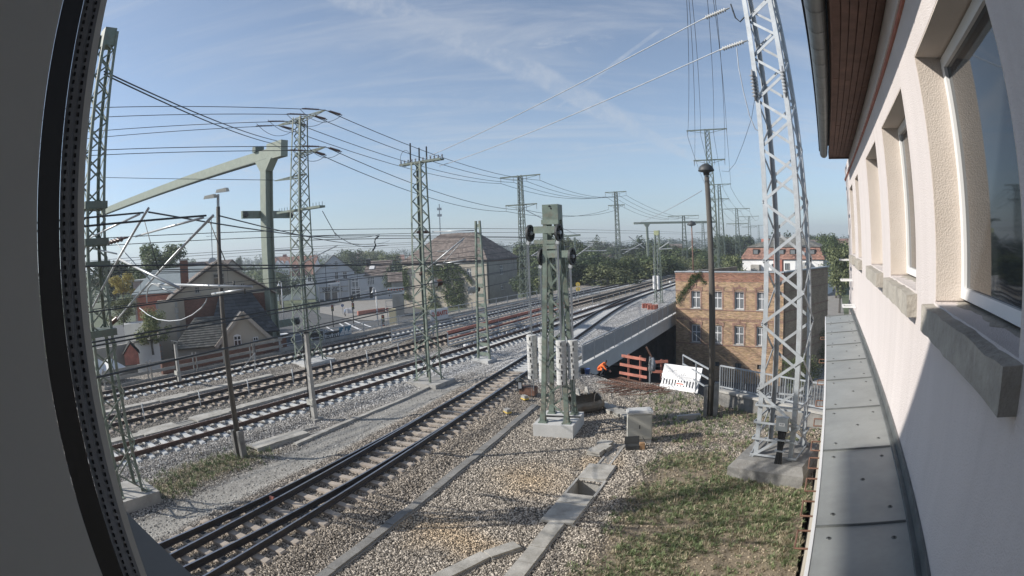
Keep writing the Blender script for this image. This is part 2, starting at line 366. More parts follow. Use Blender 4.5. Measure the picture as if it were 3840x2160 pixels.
# track centre lines -------------------------------------------------
_az = math.radians(19.8); AD = Vector((math.sin(_az), math.cos(_az), 0)); AN = Vector((math.cos(_az), -math.sin(_az), 0))
TIP = 25.4
def cA(s):
    p = AD * s + AN * -10.63
    if s > 51.8: p += AN * 0 + BN * 0
    if s > 51.8:
        k = min(s - 51.8, 28.); p = p + BN * (.1668 * (k * k / 56.)) + BN * (.1668 * max(s - 79.8, 0))
    return p
def cA2(s): return cA(s) - AN * ((TIP - s) ** 2 / (2 * 246.)) if s < TIP else cA(s)
def lin(xs, ys): return lambda s: float(np.interp(s, xs, ys))
vB = lin([-60, 60, 90, 200, 400], [-21.49, -21.49, -21.3, -17., -2.])
vC = lin([-60, 50, 100, 200, 400], [-26.32, -26.32, -25.0, -21., -6.])
vD = lin([-60, 0, 30, 60, 85, 117, 200, 400], [-32.6, -32.35, -31.8, -31.2, -29.9, -28.6, -25.2, -10.])
def cT(v): return lambda s: SV(s, v(s))

def zg_np(x, y):
    """height of the railway ground at world x, y (arrays)"""
    s = x * BD.x + y * BD.y; v = x * BN.x + y * BN.y
    sa = x * AD.x + y * AD.y; na = x * AN.x + y * AN.y + 10.63
    off = np.where(sa < TIP, (TIP - np.minimum(sa, TIP)) ** 2 / 492., 0)
    dl = np.where(na < 0, np.maximum(-na - off, 0), na)
    da = np.where(sa < 72, dl, 99)
    db = np.abs(v - np.interp(s, [-60, 60, 90, 200], [-21.49, -21.49, -21.3, -17]))
    dc = np.abs(v - np.interp(s, [-60, 50, 100, 200], [-26.32, -26.32, -25, -21]))
    dd = np.abs(v - np.interp(s, [-60, 0, 30, 60, 85, 117, 200], [-32.6, -32.35, -31.8, -31.2, -29.9, -28.6, -25.2]))
    d = np.minimum(np.minimum(da, db), np.minimum(dc, dd))
    k = np.clip((d - 1.55) / .9, 0, 1); k = k * k * (3 - 2 * k)
    return ZG + (1 - k) * .165 + (fbm(x, y, 1.7, 1) - .5) * .07 * k + (fbm(x, y, .5, 2) - .5) * .03, d, da, db, dc, dd
def zgp(x, y): return float(zg_np(np.array([x]), np.array([y]))[0][0])
def PGr(x, y, dz=0.):               # pixel -> point on the railway ground
    p = PG(x, y, ZG)
    for _ in range(3): p = PG(x, y, zgp(p.x, p.y) + dz)
    return p

# retaining wall line (edge of the railway ground towards the street)
RW1 = PG(2690, 1515, ZG); RW2 = PG(3100, 1612, ZG)
def inpoly(x, y, poly):
    x, y = np.asarray(x), np.asarray(y); r = np.zeros(x.shape, bool); n = len(poly)
    for i in range(n):
        (x0, y0), (x1, y1) = poly[i], poly[(i + 1) % n]
        c = ((y0 > y) != (y1 > y)) & (x < (x1 - x0) * (y - y0) / (y1 - y0 + 1e-12) + x0); r ^= c
    return r
def pxpoly(pts, z=ZG): return [(p.x, p.y) for p in (PG(a, b, z) for a, b in pts)]
BR0, BR1 = 30.2, 56.2               # bridge from/to along the track
pits = [PG(2290, 1425, ZG), PG(2560, 1440, ZG)]
edge = [WF(-6, .2, 0), WF(19.2, .2, 0), RW2, RW1, pits[1], pits[0], SV(BR0, -12.6), SV(BR1 + .2, -12.6), SV(BR1 + .2, -10.0), SV(75, -9.5), SV(190, -6), SV(190, -38), SV(-6, -38.5), SV(-6, 0)]
ep = [(p.x, p.y) for p in edge]

grass_poly = pxpoly([(2150, 2160), (2240, 2060), (2330, 1930), (2400, 1810), (2500, 1705), (2620, 1690), (2740, 1700), (2790, 1800), (3060, 1830), (3060, 2160), (2980, 2400), (2100, 2400)])
soil_poly = pxpoly([(2420, 1660), (2400, 1500), (2530, 1470), (2660, 1500), (3080, 1600), (3080, 1780), (2760, 1690)])
weed_poly = pxpoly([(540, 1830), (700, 1740), (900, 1690), (1010, 1680), (960, 1735), (800, 1790), (640, 1880)])
ochre = [(PG(1640, 2000, ZG), 1.3), (PG(1980, 1800, ZG), 1.7), (PG(1780, 2050, ZG), 1.0), (PG(1500, 1960, ZG), .8), (PG(2250, 1740, ZG), 1.0)]

PU = Vector((1.85, 4.05, 0)).normalized(); PN_ = Vector((PU.y, -PU.x, 0)); P0_ = Vector((.9, 13.6, 0))
pit_poly = [((P0_ + PU * a + PN_ * b).x, (P0_ + PU * a + PN_ * b).y) for a, b in ((2.0, -.26), (2.95, -.26), (2.95, .26), (2.0, .26))]
def make_ground(name, s0, s1, v0, v1, step):
    ss = np.arange(s0, s1 + 1e-6, step); vv = np.arange(v0, v1 + 1e-6, step)
    S, V = np.meshgrid(ss, vv, indexing='ij')
    X = S * BD.x + V * BN.x; Y = S * BD.y + V * BN.y
    Z, d, da, db, dc, dd = zg_np(X, Y); keep = inpoly(X, Y, ep) & ~inpoly(X, Y, pit_poly)
    na = X * AN.x + Y * AN.y + 10.63
    n1, n2 = fbm(X, Y, 1.6, 4), fbm(X, Y, .7, 6)
    col = np.zeros(X.shape + (3,)); col[:] = (.86, .815, .76)
    def put(mask, c):
        m = np.clip(mask, 0, 1)[..., None]; col[:] = col * (1 - m) + np.array(c) * m
    ss_ = lambda x, a, b: np.clip((x - a) / (b - a), 0, 1)
    put(ss_(n1, .40, .62) * .6, (.72, .70, .68))
    put(1 - ss_(db, 2.6, 3.6), (1.04, 1.02, 1.0)); put((1 - ss_(db, 2.4, 3.2)) * ss_(S, 18, 26), (1.2, 1.22, 1.26))
    put((1 - ss_(da, 2.4, 3.4)) * ss_(S, 24, 32), (1.22, 1.24, 1.28)); put(ss_(S, 27, 31) * (V > -21), (1.2, 1.22, 1.26))
    put((1 - ss_(dc, 1.7, 2.4)) * .8, (.70, .66, .60)); put((1 - ss_(dd, 1.7, 2.4)) * .8, (.72, .67, .62))
    put((1 - ss_(da, 1.9, 2.6)) * (S < 24) * .75, (.80, .72, .64))
    fine = np.zeros(X.shape)
    path = (1 - ss_(np.abs(na + 3.05 + .4 * (n1 - .5)), .75, 1.15)) * (S < 25); put(path, (.80, .79, .77)); fine = np.maximum(fine, path)
    put(ss_(V, -14, -12.5) * .5 * (S < 26), (.90, .80, .68))
    for c, r in ochre: put(np.clip(1.4 - np.hypot(X - c.x, Y - c.y) / r - (1 - n2) * .8, 0, 1) * .5, (1.28, .95, .56))
    gr = inpoly(X, Y, grass_poly).astype(float); so = inpoly(X, Y, soil_poly).astype(float); we = inpoly(X, Y, weed_poly).astype(float)
    def blur(a, k=4):
        for _ in range(k): a = (a + np.roll(a, 1, 0) + np.roll(a, -1, 0) + np.roll(a, 1, 1) + np.roll(a, -1, 1)) / 5
        return a
    gr, so, we = blur(gr), blur(so), blur(we)
    grt = gr * np.clip((fbm(X, Y, 1.1, 9) - .30) * 3.2, 0.06, 1)
    put(so * ss_(n1, .35, .6), (.72, .60, .48)); put(gr, (.66, .56, .43)); put(gr * ss_(fbm(X, Y, 1.1, 9), .4, .6), (.50, .50, .33)); put(we * .8, (.75, .66, .46))
    fine = np.maximum(fine, np.maximum(gr, so * .6))
    idx = -np.ones(X.shape, int); idx[keep] = np.arange(keep.sum())
    vs_ = np.stack([X[keep], Y[keep], Z[keep]], 1)
    a, b, c, e = idx[:-1, :-1], idx[1:, :-1], idx[1:, 1:], idx[:-1, 1:]
    ok = (a >= 0) & (b >= 0) & (c >= 0) & (e >= 0)
    fs = np.stack([a[ok], e[ok], c[ok], b[ok]], 1)
    me = bpy.data.meshes.new(name); me.from_pydata(vs_.tolist(), [], fs.tolist())
    at = me.color_attributes.new('tint', 'FLOAT_COLOR', 'POINT'); at.data.foreach_set('color', np.concatenate([col[keep], np.ones((keep.sum(), 1))], 1).ravel())
    for nm, arr in (('fine', fine), ('grass', gr), ('grasst', grt), ('weed', np.maximum(we, so * .45)), ):
        f = me.attributes.new(nm, 'FLOAT', 'POINT'); f.data.foreach_set('value', arr[keep].astype(np.float32))
    dist = np.hypot(X, Y); az = np.degrees(np.arctan2(X, Y))
    st = np.interp(dist, [6, 14, 20, 27, 34], [760, 680, 450, 200, 0]) * (1 - .85 * fine) * ((az > -50) & (az < 42))
    f = me.attributes.new('stones', 'FLOAT', 'POINT'); f.data.foreach_set('value', st[keep].astype(np.float32))
    me.polygons.foreach_set('use_smooth', [True] * len(me.polygons)); me.update()
    return me

def gravel_mat():
    m = bpy.data.materials.new('ballast_gravel'); N, L = nodes_of(m); b = N['Principled BSDF']; b.inputs['Roughness'].default_value = .92; b.inputs['Specular IOR Level'].default_value = .25
    g = N.new('ShaderNodeNewGeometry'); P = g.outputs['Position']
    vo = N.new('ShaderNodeTexVoronoi'); vo.inputs['Scale'].default_value = 15; L.new(P, vo.inputs['Vector'])
    v2 = N.new('ShaderNodeTexVoronoi'); v2.inputs['Scale'].default_value = 42; L.new(P, v2.inputs['Vector'])
    sepc = N.new('ShaderNodeSeparateColor'); L.new(vo.outputs['Color'], sepc.inputs[0])
    r = N.new('ShaderNodeValToRGB'); e = r.color_ramp.elements; e[0].color = (.10, .098, .095, 1); e[1].color = (.60, .585, .56, 1)
    k = e.new(.5); k.color = (.30, .288, .272, 1); L.new(sepc.outputs[0], r.inputs[0])
    r2 = N.new('ShaderNodeValToRGB'); r2.color_ramp.elements[0].color = (.25, .243, .23, 1); r2.color_ramp.elements[1].color = (.41, .40, .38, 1)
    n = N.new('ShaderNodeTexNoise'); n.inputs['Scale'].default_value = 6; n.inputs['Detail'].default_value = 10; n.inputs['Roughness'].default_value = .75; L.new(P, n.inputs['Vector']); L.new(n.outputs[0], r2.inputs[0])
    af = N.new('ShaderNodeAttribute'); af.attribute_name = 'fine'
    mx = N.new('ShaderNodeMix'); mx.data_type = 'RGBA'; L.new(af.outputs['Fac'], mx.inputs[0]); L.new(r.outputs[0], mx.inputs[6]); L.new(r2.outputs[0], mx.inputs[7])
    at = N.new('ShaderNodeAttribute'); at.attribute_name = 'tint'
    mu = N.new('ShaderNodeMix'); mu.data_type = 'RGBA'; mu.blend_type = 'MULTIPLY'; mu.inputs[0].default_value = 1; L.new(mx.outputs[2], mu.inputs[6]); L.new(at.outputs['Color'], mu.inputs[7])
    ln = N.new('ShaderNodeTexNoise'); ln.inputs['Scale'].default_value = 3.2; ln.inputs['Detail'].default_value = 9; ln.inputs['Roughness'].default_value = .8; L.new(P, ln.inputs['Vector'])
    lr = N.new('ShaderNodeMapRange'); lr.inputs[1].default_value = .3; lr.inputs[2].default_value = .7; lr.inputs[3].default_value = .74; lr.inputs[4].default_value = 1.42; L.new(ln.outputs[0], lr.inputs[0])
    ls = N.new('ShaderNodeVectorMath'); ls.operation = 'SCALE'; L.new(mu.outputs[2], ls.inputs[0]); L.new(lr.outputs[0], ls.inputs['Scale']); us_ = N.new('ShaderNodeAttribute'); us_.attribute_name = 'stones'; um_ = N.new('ShaderNodeMapRange'); um_.inputs[1].default_value = 0; um_.inputs[2].default_value = 500; um_.inputs[3].default_value = 1; um_.inputs[4].default_value = .42; L.new(us_.outputs['Fac'], um_.inputs[0])
    l2_ = N.new('ShaderNodeVectorMath'); l2_.operation = 'SCALE'; L.new(ls.outputs[0], l2_.inputs[0]); L.new(um_.outputs[0], l2_.inputs['Scale']); L.new(l2_.outputs[0], b.inputs['Base Color'])
    h = N.new('ShaderNodeMath'); h.operation = 'MULTIPLY_ADD'; L.new(vo.outputs['Distance'], h.inputs[0]); h.inputs[1].default_value = -1.; 
    h2 = N.new('ShaderNodeMath'); h2.operation = 'MULTIPLY'; L.new(v2.outputs['Distance'], h2.inputs[0]); h2.inputs[1].default_value = -.3; L.new(h2.outputs[0], h.inputs[2])
    fm = N.new('ShaderNodeMath'); fm.operation = 'MULTIPLY_ADD'; L.new(af.outputs['Fac'], fm.inputs[0]); fm.inputs[1].default_value = -.75; fm.inputs[2].default_value = 1.0
    bp = N.new('ShaderNodeBump'); bp.inputs['Distance'].default_value = .09; L.new(fm.outputs[0], bp.inputs['Strength']); L.new(h.outputs[0], bp.inputs['Height']); L.new(bp.outputs[0], b.inputs['Normal'])
    return m
MAT['gravel'] = gravel_mat()
me = make_ground('railway_ground', -5, 44, -38, 4, .22); me.materials.append(MAT['gravel'])
gnd = reg(bpy.data.objects.new('railway_ground', me), None); tag(gnd, kind='structure')
me = make_ground('railway_ground_far', 44, 170, -38, -6, 1.0); me.materials.append(MAT['gravel'])
tag(reg(bpy.data.objects.new('railway_ground', me), None), kind='structure')
# body of the embankment under that ground (sides)
mb = MB(); near = [p for p in edge[:7]] + [SV(BR0, -38.3), SV(-6, -38.3), SV(-6, 0)]
def side_wall(mb, ps, z0, z1):
    n = len(ps)
    for i in range(n):
        a, b = ps[i], ps[(i + 1) % n]; mb.poly([(a.x, a.y, z0), (b.x, b.y, z0), (b.x, b.y, z1), (a.x, a.y, z1)])
side_wall(mb, near, ZS - .1, ZG - .02)
farp = [SV(BR1, -12.6), SV(BR1, -10), SV(75, -9.5), SV(190, -6), SV(190, -38), SV(BR1, -38)]
side_wall(mb, farp, ZS - .1, ZG - .02)
tag(mb.build('embankment', MAT['concd']), kind='structure')
# street level: asphalt, pavements, crossing
def sheet(name, pts, z, mat, kind='structure', parent=None):
    mb = MB(); mb.poly([(p[0], p[1], z) for p in pts]); return tag(mb.build(name, mat, parent), kind=kind)
sheet('street', [SV(32, 30), SV(56, 30), SV(56, -39), SV(92, -110), SV(60, -120), SV(30, -39)], ZS, MAT['asphalt'])
sheet('street', [(-60, 60), (-14, 78), (-14, 112), (-24, 130), (-70, 128), (-110, 90)], ZS + .006, MAT['asphalt'])
def pxs(pts, z=ZS): return [PG(a, b, z) for a, b in pts]
sheet('pavement', pxs([t5(0, 790), t5(330, 860), t5(620, 870), t5(760, 870), t5(760, 640), t5(0, 640)]), ZS + .09, MAT['paving'])
mb = MB()
ra, rb = PG(*t5(430, 975), ZS), PG(*t5(690, 880), ZS)
sheet('lane_marking', pxs([t5(230, 878), t5(250, 876), t5(420, 958), t5(395, 962)]), ZS + .012, MAT['white'])
sheet('lane_marking', pxs([t5(330, 868), t5(345, 866), t5(520, 925), t5(500, 930)]), ZS + .012, MAT['white'])
sheet('lane_marking', pxs([t5(180, 890), t5(196, 888), t5(262, 930), t5(244, 934)]), ZS + .012, MAT['white'])
sheet('lane_marking', pxs([t5(60, 930), t5(72, 926), t5(180, 990), t5(165, 995)]), ZS + .012, MAT['white'])
# street on the right between own building and the brick house, seen past the wall's end
sheet('street', [WF(16, 2.5, 0), WF(200, 6, 0), WF(200, -1, 0), WF(45, -2.5, 0), WF(16, -12, 0)], ZS + .01, MAT['paving'])

# stones and grass (uncountable): scattered with geometry nodes
hid = bpy.data.collections.new('scatter_sources')
def stone_src(i, rad):
    import bmesh
    bm = bmesh.new(); bmesh.ops.create_icosphere(bm, subdivisions=1, radius=rad); rr = random.Random(i)
    for v in bm.verts:
        v.co *= .72 + .5 * rr.random(); v.co.z *= .72
    me = bpy.data.meshes.new('stone'); bm.to_mesh(me); bm.free(); me.materials.append(MAT['stone']); return me
def stone_mat():
    m = bpy.data.materials.new('ballast_stone'); N, L = nodes_of(m); b = N['Principled BSDF']; b.inputs['Roughness'].default_value = .9; b.inputs['Specular IOR Level'].default_value = .3
    oi = N.new('ShaderNodeObjectInfo'); r = N.new('ShaderNodeValToRGB'); e = r.color_ramp.elements
    e[0].color = (.11, .107, .105, 1); e[1].color = (.78, .765, .74, 1); k = e.new(.35); k.color = (.34, .33, .315, 1); k = e.new(.7); k.color = (.55, .535, .51, 1)
    L.new(oi.outputs['Random'], r.inputs[0])
    at = N.new('ShaderNodeAttribute'); at.attribute_name = 'tint'; at.attribute_type = 'INSTANCER'
    mu = N.new('ShaderNodeMix'); mu.data_type = 'RGBA'; mu.blend_type = 'MULTIPLY'; mu.inputs[0].default_value = 1; L.new(r.outputs[0], mu.inputs[6]); L.new(at.outputs['Color'], mu.inputs[7])
    L.new(mu.outputs[2], b.inputs['Base Color']); return m
MAT['stone'] = stone_mat()
stones = []
scol = bpy.data.collections.new('stone_sources')
for i in range(5):
    o = bpy.data.objects.new('stone_source', stone_src(i, .026 + .004 * i)); scol.objects.link(o)
def scatter(name, src_obj, attr, mult, coll, smin, smax, label, mat, tilt=1.0, sink=0.):
    ng = bpy.data.node_groups.new(name, 'GeometryNodeTree')
    ng.interface.new_socket('Geometry', in_out='INPUT', socket_type='NodeSocketGeometry'); ng.interface.new_socket('Geometry', in_out='OUTPUT', socket_type='NodeSocketGeometry')
    N, L = ng.nodes, ng.links
    i, o = N.new('NodeGroupInput'), N.new('NodeGroupOutput')
    d = N.new('GeometryNodeDistributePointsOnFaces'); L.new(i.outputs[0], d.inputs['Mesh'])
    na = N.new('GeometryNodeInputNamedAttribute'); na.data_type = 'FLOAT'; na.inputs[0].default_value = attr
    mm = N.new('ShaderNodeMath'); mm.operation = 'MULTIPLY'; L.new(na.outputs[0], mm.inputs[0]); mm.inputs[1].default_value = mult; L.new(mm.outputs[0], d.inputs['Density'])
    ci = N.new('GeometryNodeCollectionInfo'); ci.inputs[0].default_value = coll; ci.inputs[1].default_value = True; ci.inputs[2].default_value = True
    ip = N.new('GeometryNodeInstanceOnPoints'); L.new(d.outputs['Points'], ip.inputs['Points']); L.new(ci.outputs[0], ip.inputs['Instance']); ip.inputs['Pick Instance'].default_value = True
    rv = N.new('FunctionNodeRandomValue'); rv.data_type = 'FLOAT_VECTOR'; rv.inputs[0].default_value = (-3.1 * tilt, -3.1 * tilt, -3.1); rv.inputs[1].default_value = (3.1 * tilt, 3.1 * tilt, 3.1)
    L.new(rv.outputs[0], ip.inputs['Rotation'])
    rs = N.new('FunctionNodeRandomValue'); rs.data_type = 'FLOAT'; rs.inputs[2].default_value = smin; rs.inputs[3].default_value = smax; L.new(rs.outputs[1], ip.inputs['Scale'])
    L.new(ip.outputs[0], o.inputs[0])
    ob = reg(bpy.data.objects.new(name, src_obj.data), None); md = ob.modifiers.new('scatter', 'NODES'); md.node_group = ng
    tag(ob, label, name.split('_')[0], kind='stuff'); return ob
scatter('ballast_stones', gnd, 'stones', 1.0, scol, .42, 1.1, 'loose crushed stone ballast lying between and beside the tracks', MAT['stone'])
# grass tufts
def tuft_mat(name, c0, c1):
    m = bpy.data.materials.new(name); N, L = nodes_of(m); b = N['Principled BSDF']; b.inputs['Roughness'].default_value = .8
    oi = N.new('ShaderNodeObjectInfo'); r = N.new('ShaderNodeValToRGB'); r.color_ramp.elements[0].color = c0 + (1,); r.color_ramp.elements[1].color = c1 + (1,)
    L.new(oi.outputs['Random'], r.inputs[0]); L.new(r.outputs[0], b.inputs['Base Color']); return m
MAT['tuftg'] = tuft_mat('grass_green', (.08, .12, .05), (.20, .245, .115)); MAT['tuftd'] = tuft_mat('grass_dry', (.22, .185, .12), (.47, .41, .29))
def tuft(i, mat, h, n, spread):
    mb = MB(); rr = random.Random(100 + i)
    for k in range(n):
        a = rr.random() * 6.28; r0 = rr.random() * spread; lean = rr.uniform(.1, .9) * h; b = a + rr.uniform(-1, 1); hh = h * rr.uniform(.5, 1.1); w = rr.uniform(.006, .011)
        p = Vector((math.cos(a) * r0, math.sin(a) * r0, 0)); d = Vector((math.cos(b), math.sin(b), 0)); sd = Vector((-d.y, d.x, 0)) * w
        mb.poly([p - sd, p + sd, p + d * lean * .4 + sd * .8 + Vector((0, 0, hh * .7)), p + d * lean * .4 - sd * .8 + Vector((0, 0, hh * .7))])
        q = p + d * lean * .4 + Vector((0, 0, hh * .7)); mb.poly([q - sd * .8, q + sd * .8, p + d * lean + Vector((0, 0, hh * .85))])
    return bpy.data.objects.new('tuft_source', mb.mesh('tuft', mat))
gcol = bpy.data.collections.new('tuft_sources')
for i in range(5): gcol.objects.link(tuft(i, MAT['tuftg'], .07 + .025 * i, 14, .07))
for i in range(4): gcol.objects.link(tuft(10 + i, MAT['tuftd'], .06 + .03 * i, 12, .10))
wcol = bpy.data.collections.new('weed_sources')
for i in range(3): wcol.objects.link(tuft(20 + i, MAT['tuftg'], .12 + .04 * i, 12, .06))
wcol.objects.link(tuft(30, MAT['tuftd'], .12, 10, .08))
scatter('grass_patch', gnd, 'grasst', 190, gcol, .3, 1.15, 'patchy dry and green grass below the building ledge', None, .12)
scatter('weed_cover', gnd, 'weed', 38, wcol, .5, 1.3, 'thin weeds growing in the gravel', None, .12)
# ------------------------------------------------------------------ railway tracks
RAILP = [(-.07, -.172), (.07, -.172), (.07, -.158), (.012, -.135), (.012, -.045), (.036, -.036), (.036, -.006), (.03, 0), (-.03, 0), (-.036, -.006), (-.036, -.036), (-.012, -.045), (-.012, -.135), (-.07, -.158)]
def rail(name, parent, pts, mats):
    mb = MB(); n = len(RAILP); rings = []
    for k, p in enumerate(pts):
        d = (pts[min(k + 1, len(pts) - 1)] - pts[max(k - 1, 0)]); d.z = 0; d.normalize(); x = Vector((d.y, -d.x, 0))
        rings.append(mb.pts([p + x * a + Vector((0, 0, b)) for a, b in RAILP]))
    for a, b in zip(rings, rings[1:]):
        for j in range(n): mb.face((a[j], a[(j + 1) % n], b[(j + 1) % n], b[j]), 1 if j == 7 else 0)
    mb.face(rings[0]); mb.face(rings[-1])
    return mb.build(name, mats, parent)
def sleeper_mesh(mat, L=2.6, w=.27):
    mb = MB(); h = L / 2
    xs = [-h, -h + .04, -.95, -.55, -.3, .3, .55, .95, h - .04, h]; zt = [-.25, -.215, -.178, -.178, -.205, -.205, -.178, -.178, -.215, -.25]
    rings = []
    for x, z in zip(xs, zt):
        rings.append(mb.pts([(x, -w / 2, -.40), (x, w / 2, -.40), (x, w / 2 - .03, z), (x, -w / 2 + .03, z)]))
    for a, b in zip(rings, rings[1:]):
        for j in range(4): mb.face((a[j], a[(j + 1) % 4], b[(j + 1) % 4], b[j]))
    mb.face(rings[0]); mb.face(rings[-1])
    for sx in (-.7535, .7535):                      # fastenings beside the rail foot
        for o in (-.115, .115): mb.box(ID, sx + o - .05, sx + o + .05, -.06, .06, -.185, -.155, 1)
    me = mb.mesh('sleeper', [mat, MAT['steeldark']]); return me
def frame_at(p, d):
    d = Vector((d.x, d.y, 0)).normalized(); x = Vector((d.y, -d.x, 0))
    return Matrix(((x.x, d.x, 0, p.x), (x.y, d.y, 0, p.y), (0, 0, 1, p.z), (0, 0, 0, 1)))
def off(c, s, o):
    p = c(s); d = (c(s + .2) - c(s - .2)); d.normalize(); return p + Vector((d.y, -d.x, 0)) * o
SLP_OLD, SLP_NEW = sleeper_mesh(MAT['slpold']), sleeper_mesh(MAT['slpnew'])
def lay(label, c, s0, s1, mats, slp, sp=.63, smax=95, rails=None, step=1.0, jit=.012, rise=0.):
    T = thing('railway_track', c(max(s0, 8)) + Vector((0, 0, 0)), label, 'track', 'railway tracks')
    for o in (rails or (-.7535, .7535)):
        ss = np.arange(s0, s1 + .01, step); rail('rail', T, [off(c, s, o) for s in ss], mats)
    n = 0; s = s0; rr = random.Random(int(s0 * 7 + sp * 100)); far = MB()
    while s < s1:
        p = c(s); d = c(s + .2) - c(s - .2)
        if s < smax and n < 298:
            m = frame_at(p, d) @ Matrix.Rotation(rr.uniform(-jit, jit), 4, 'Z') @ Matrix.Translation((rr.uniform(-.02, .02), rr.uniform(-.015, .015), rr.uniform(-.008, .004)))
            piece('sleeper', T, slp, m); n += 1
        else:
            d.normalize(); x = Vector((d.y, -d.x, 0)); far.bar(p - x * 1.3 + Vector((0, 0, -.26)), p + x * 1.3 + Vector((0, 0, -.26)), .25, .16)
        s += sp
    if far.v: tag(far.build('far_sleepers', slp.materials[0], T), kind='stuff')
    return T
RD = [MAT['raildark'], MAT['railtop']]; RR = [MAT['railside'], MAT['railtoprust']]; RDD = [MAT['raildark'], MAT['railtoprust']]
tB = lay('second track from the building, rusty rails on pale new sleepers', cT(vB), -4, 320, RR, SLP_NEW)
tC = lay('third track, dark rails with rows of small pale clamps along them', cT(vC), -4, 320, RDD, SLP_OLD, .66)
tD = lay('farthest near track, running past the brick station house behind the board fence', cT(vD), -4, 320, RDD, SLP_NEW, .66)
# nearest track: a turnout with its blade tips beside the white lantern
tA = thing('railway_track', cA(9), 'nearest track, a turnout with paired dark rails widening toward the lower left', 'track', 'railway tracks')
S1 = list(np.arange(4.5, TIP, .8)) + [TIP]; S2 = list(np.arange(TIP, 78, 1.0))
rail('rail', tA, [off(cA2, s, -.7535) for s in S1] + [off(cA, s, -.7535) for s in S2[1:]], RD)
rail('rail', tA, [off(cA, s, .7535) for s in S1 + S2[1:]], RD)
rail('rail', tA, [off(cA, s, -.7535 + .075 * max(0, 1 - (TIP - s) / 4.)) for s in S1], RD)
rail('rail', tA, [off(cA2, s, .7535 - .075 * max(0, 1 - (TIP - s) / 4.)) for s in S1], RD)
s = 4.5; rr = random.Random(5)
SLP_A = [SLP_OLD, sleeper_mesh(MAT['slpold'], 2.95), sleeper_mesh(MAT['slpold'], 3.3)]
while s < 70:
    ex = (TIP - s) ** 2 / 492. if s < TIP else 0
    k = 2 if ex > .55 else 1 if ex > .25 else 0
    me = SLP_A[k] if s < 30 else SLP_NEW
    p = cA(s); d = cA(s + .2) - cA(s - .2)
    piece('sleeper', tA, me, frame_at(p, d) @ Matrix.Translation((-(0, .17, .34)[k] + rr.uniform(-.02, .02), 0, rr.uniform(-.008, .004))) @ Matrix.Rotation(rr.uniform(-.012, .012), 4, 'Z')); s += .615
# flange clamps along track C's rails: too small to pick apart
mb = MB()
for o in (-.86, .64):
    for s in np.arange(2, 34, .125):
        p = off(cT(vC), s, o) + Vector((0, 0, -.06)); mb.box(lambda a, b, c: p + BD * a + BN * b + Vector((0, 0, c)), -.035, .035, -.05, .05, -.05, .03)
tag(mb.build('rail_clamps', MAT['plwhite'], tC), kind='stuff')
# red spacer wedge between the near rails
p = off(cA2, PG(*r5(0, 0)).dot(AD) * 0 + 10.9, -.60); mb = MB(); mb.box(lambda a, b, c: p + AD * a + AN * b + Vector((0, 0, c)), -.03, .03, -.03, .14, -.16, .0)
tag(mb.build('rail_wedge', MAT['redbar']), 'small red wedge stuck between the two left rails near the window', 'wedge')

# switch machine, lantern and pads beside the blade tips
def bx(name, parent, mat, c, L, W, Hh, az=19.8, z0=None):
    a = math.radians(az); d = Vector((math.sin(a), math.cos(a), 0)); n = Vector((math.cos(a), -math.sin(a), 0)); c = Vector(c)
    mb = MB(); mb.box(lambda i, j, k: c + d * i + n * j + Vector((0, 0, k)), -L / 2, L / 2, -W / 2, W / 2, 0, Hh); return mb.build(name, mat, parent)
p = PG(*t3(2100, 800), -.35)
T = thing('switch_machine', p, 'rusty switch motor box on long sleepers beside the blade tips', 'switch motor')
bx('housing', T, MAT['rust'], p, .55, .75, .34); bx('cover', T, MAT['railside'], p + Vector((0, 0, .345)), .5, .68, .05)
q = PG(*t3(1900, 770), -.36); bx('rod_cover', T, MAT['slpold'], q, .3, .8, .12); 
pbar('rod', T, MAT['steeldark'], q + Vector((-.7, .3, .1)), p + Vector((0, 0, .12)), .05)
p = PG(*t3(2015, 810), -.36)
T = thing('switch_lantern', p, 'small black lantern with white glass standing next to the switch motor', 'lantern')
mb = MB(); mb.tube([p, p + Vector((0, 0, .35))], .035, 8); mb.build('post', MAT['steeldark'], T)
bx('foot', T, MAT['steeldark'], p, .22, .22, .06)
bx('case', T, MAT['steeldark'], p + Vector((0, 0, .32)), .26, .26, .40, 0)
a = PY(*t3(2005, 720), math.hypot(p.x, p.y) - .16); n = Vector((p.x, p.y, 0)).normalized(); x = Vector((n.y, -n.x, 0))
mb = MB(); c = p - n * .14 + Vector((0, 0, .37)); mb.box(lambda i, j, k: c + x * i + n * j + Vector((0, 0, k)), -.075, .075, -.012, .012, 0, .3); mb.build('pane', MAT['white'], T)
mb = MB(); mb.lathe(p + Vector((0, 0, .72)), [(.2, 0), (.2, .03), (.09, .10), (.09, .16), (.03, .2)], 10); mb.build('hood', MAT['steeldark'], T)
for (a, b), lb in ((t3(1885, 985), 'yellow based grey cable box on the gravel nearer the pulley mast block'), (t3(2060, 850), 'yellow based grey cable box on the gravel right below the switch lantern')):
    p = PG(a, b, ZG + .1); T = thing('cable_box', p, lb, 'cable box')
    bx('base', T, MAT['yellow'], p, .22, .36, .06, 60); bx('lid', T, MAT['conc'], p + Vector((0, 0, .062)), .2, .30, .12, 60)

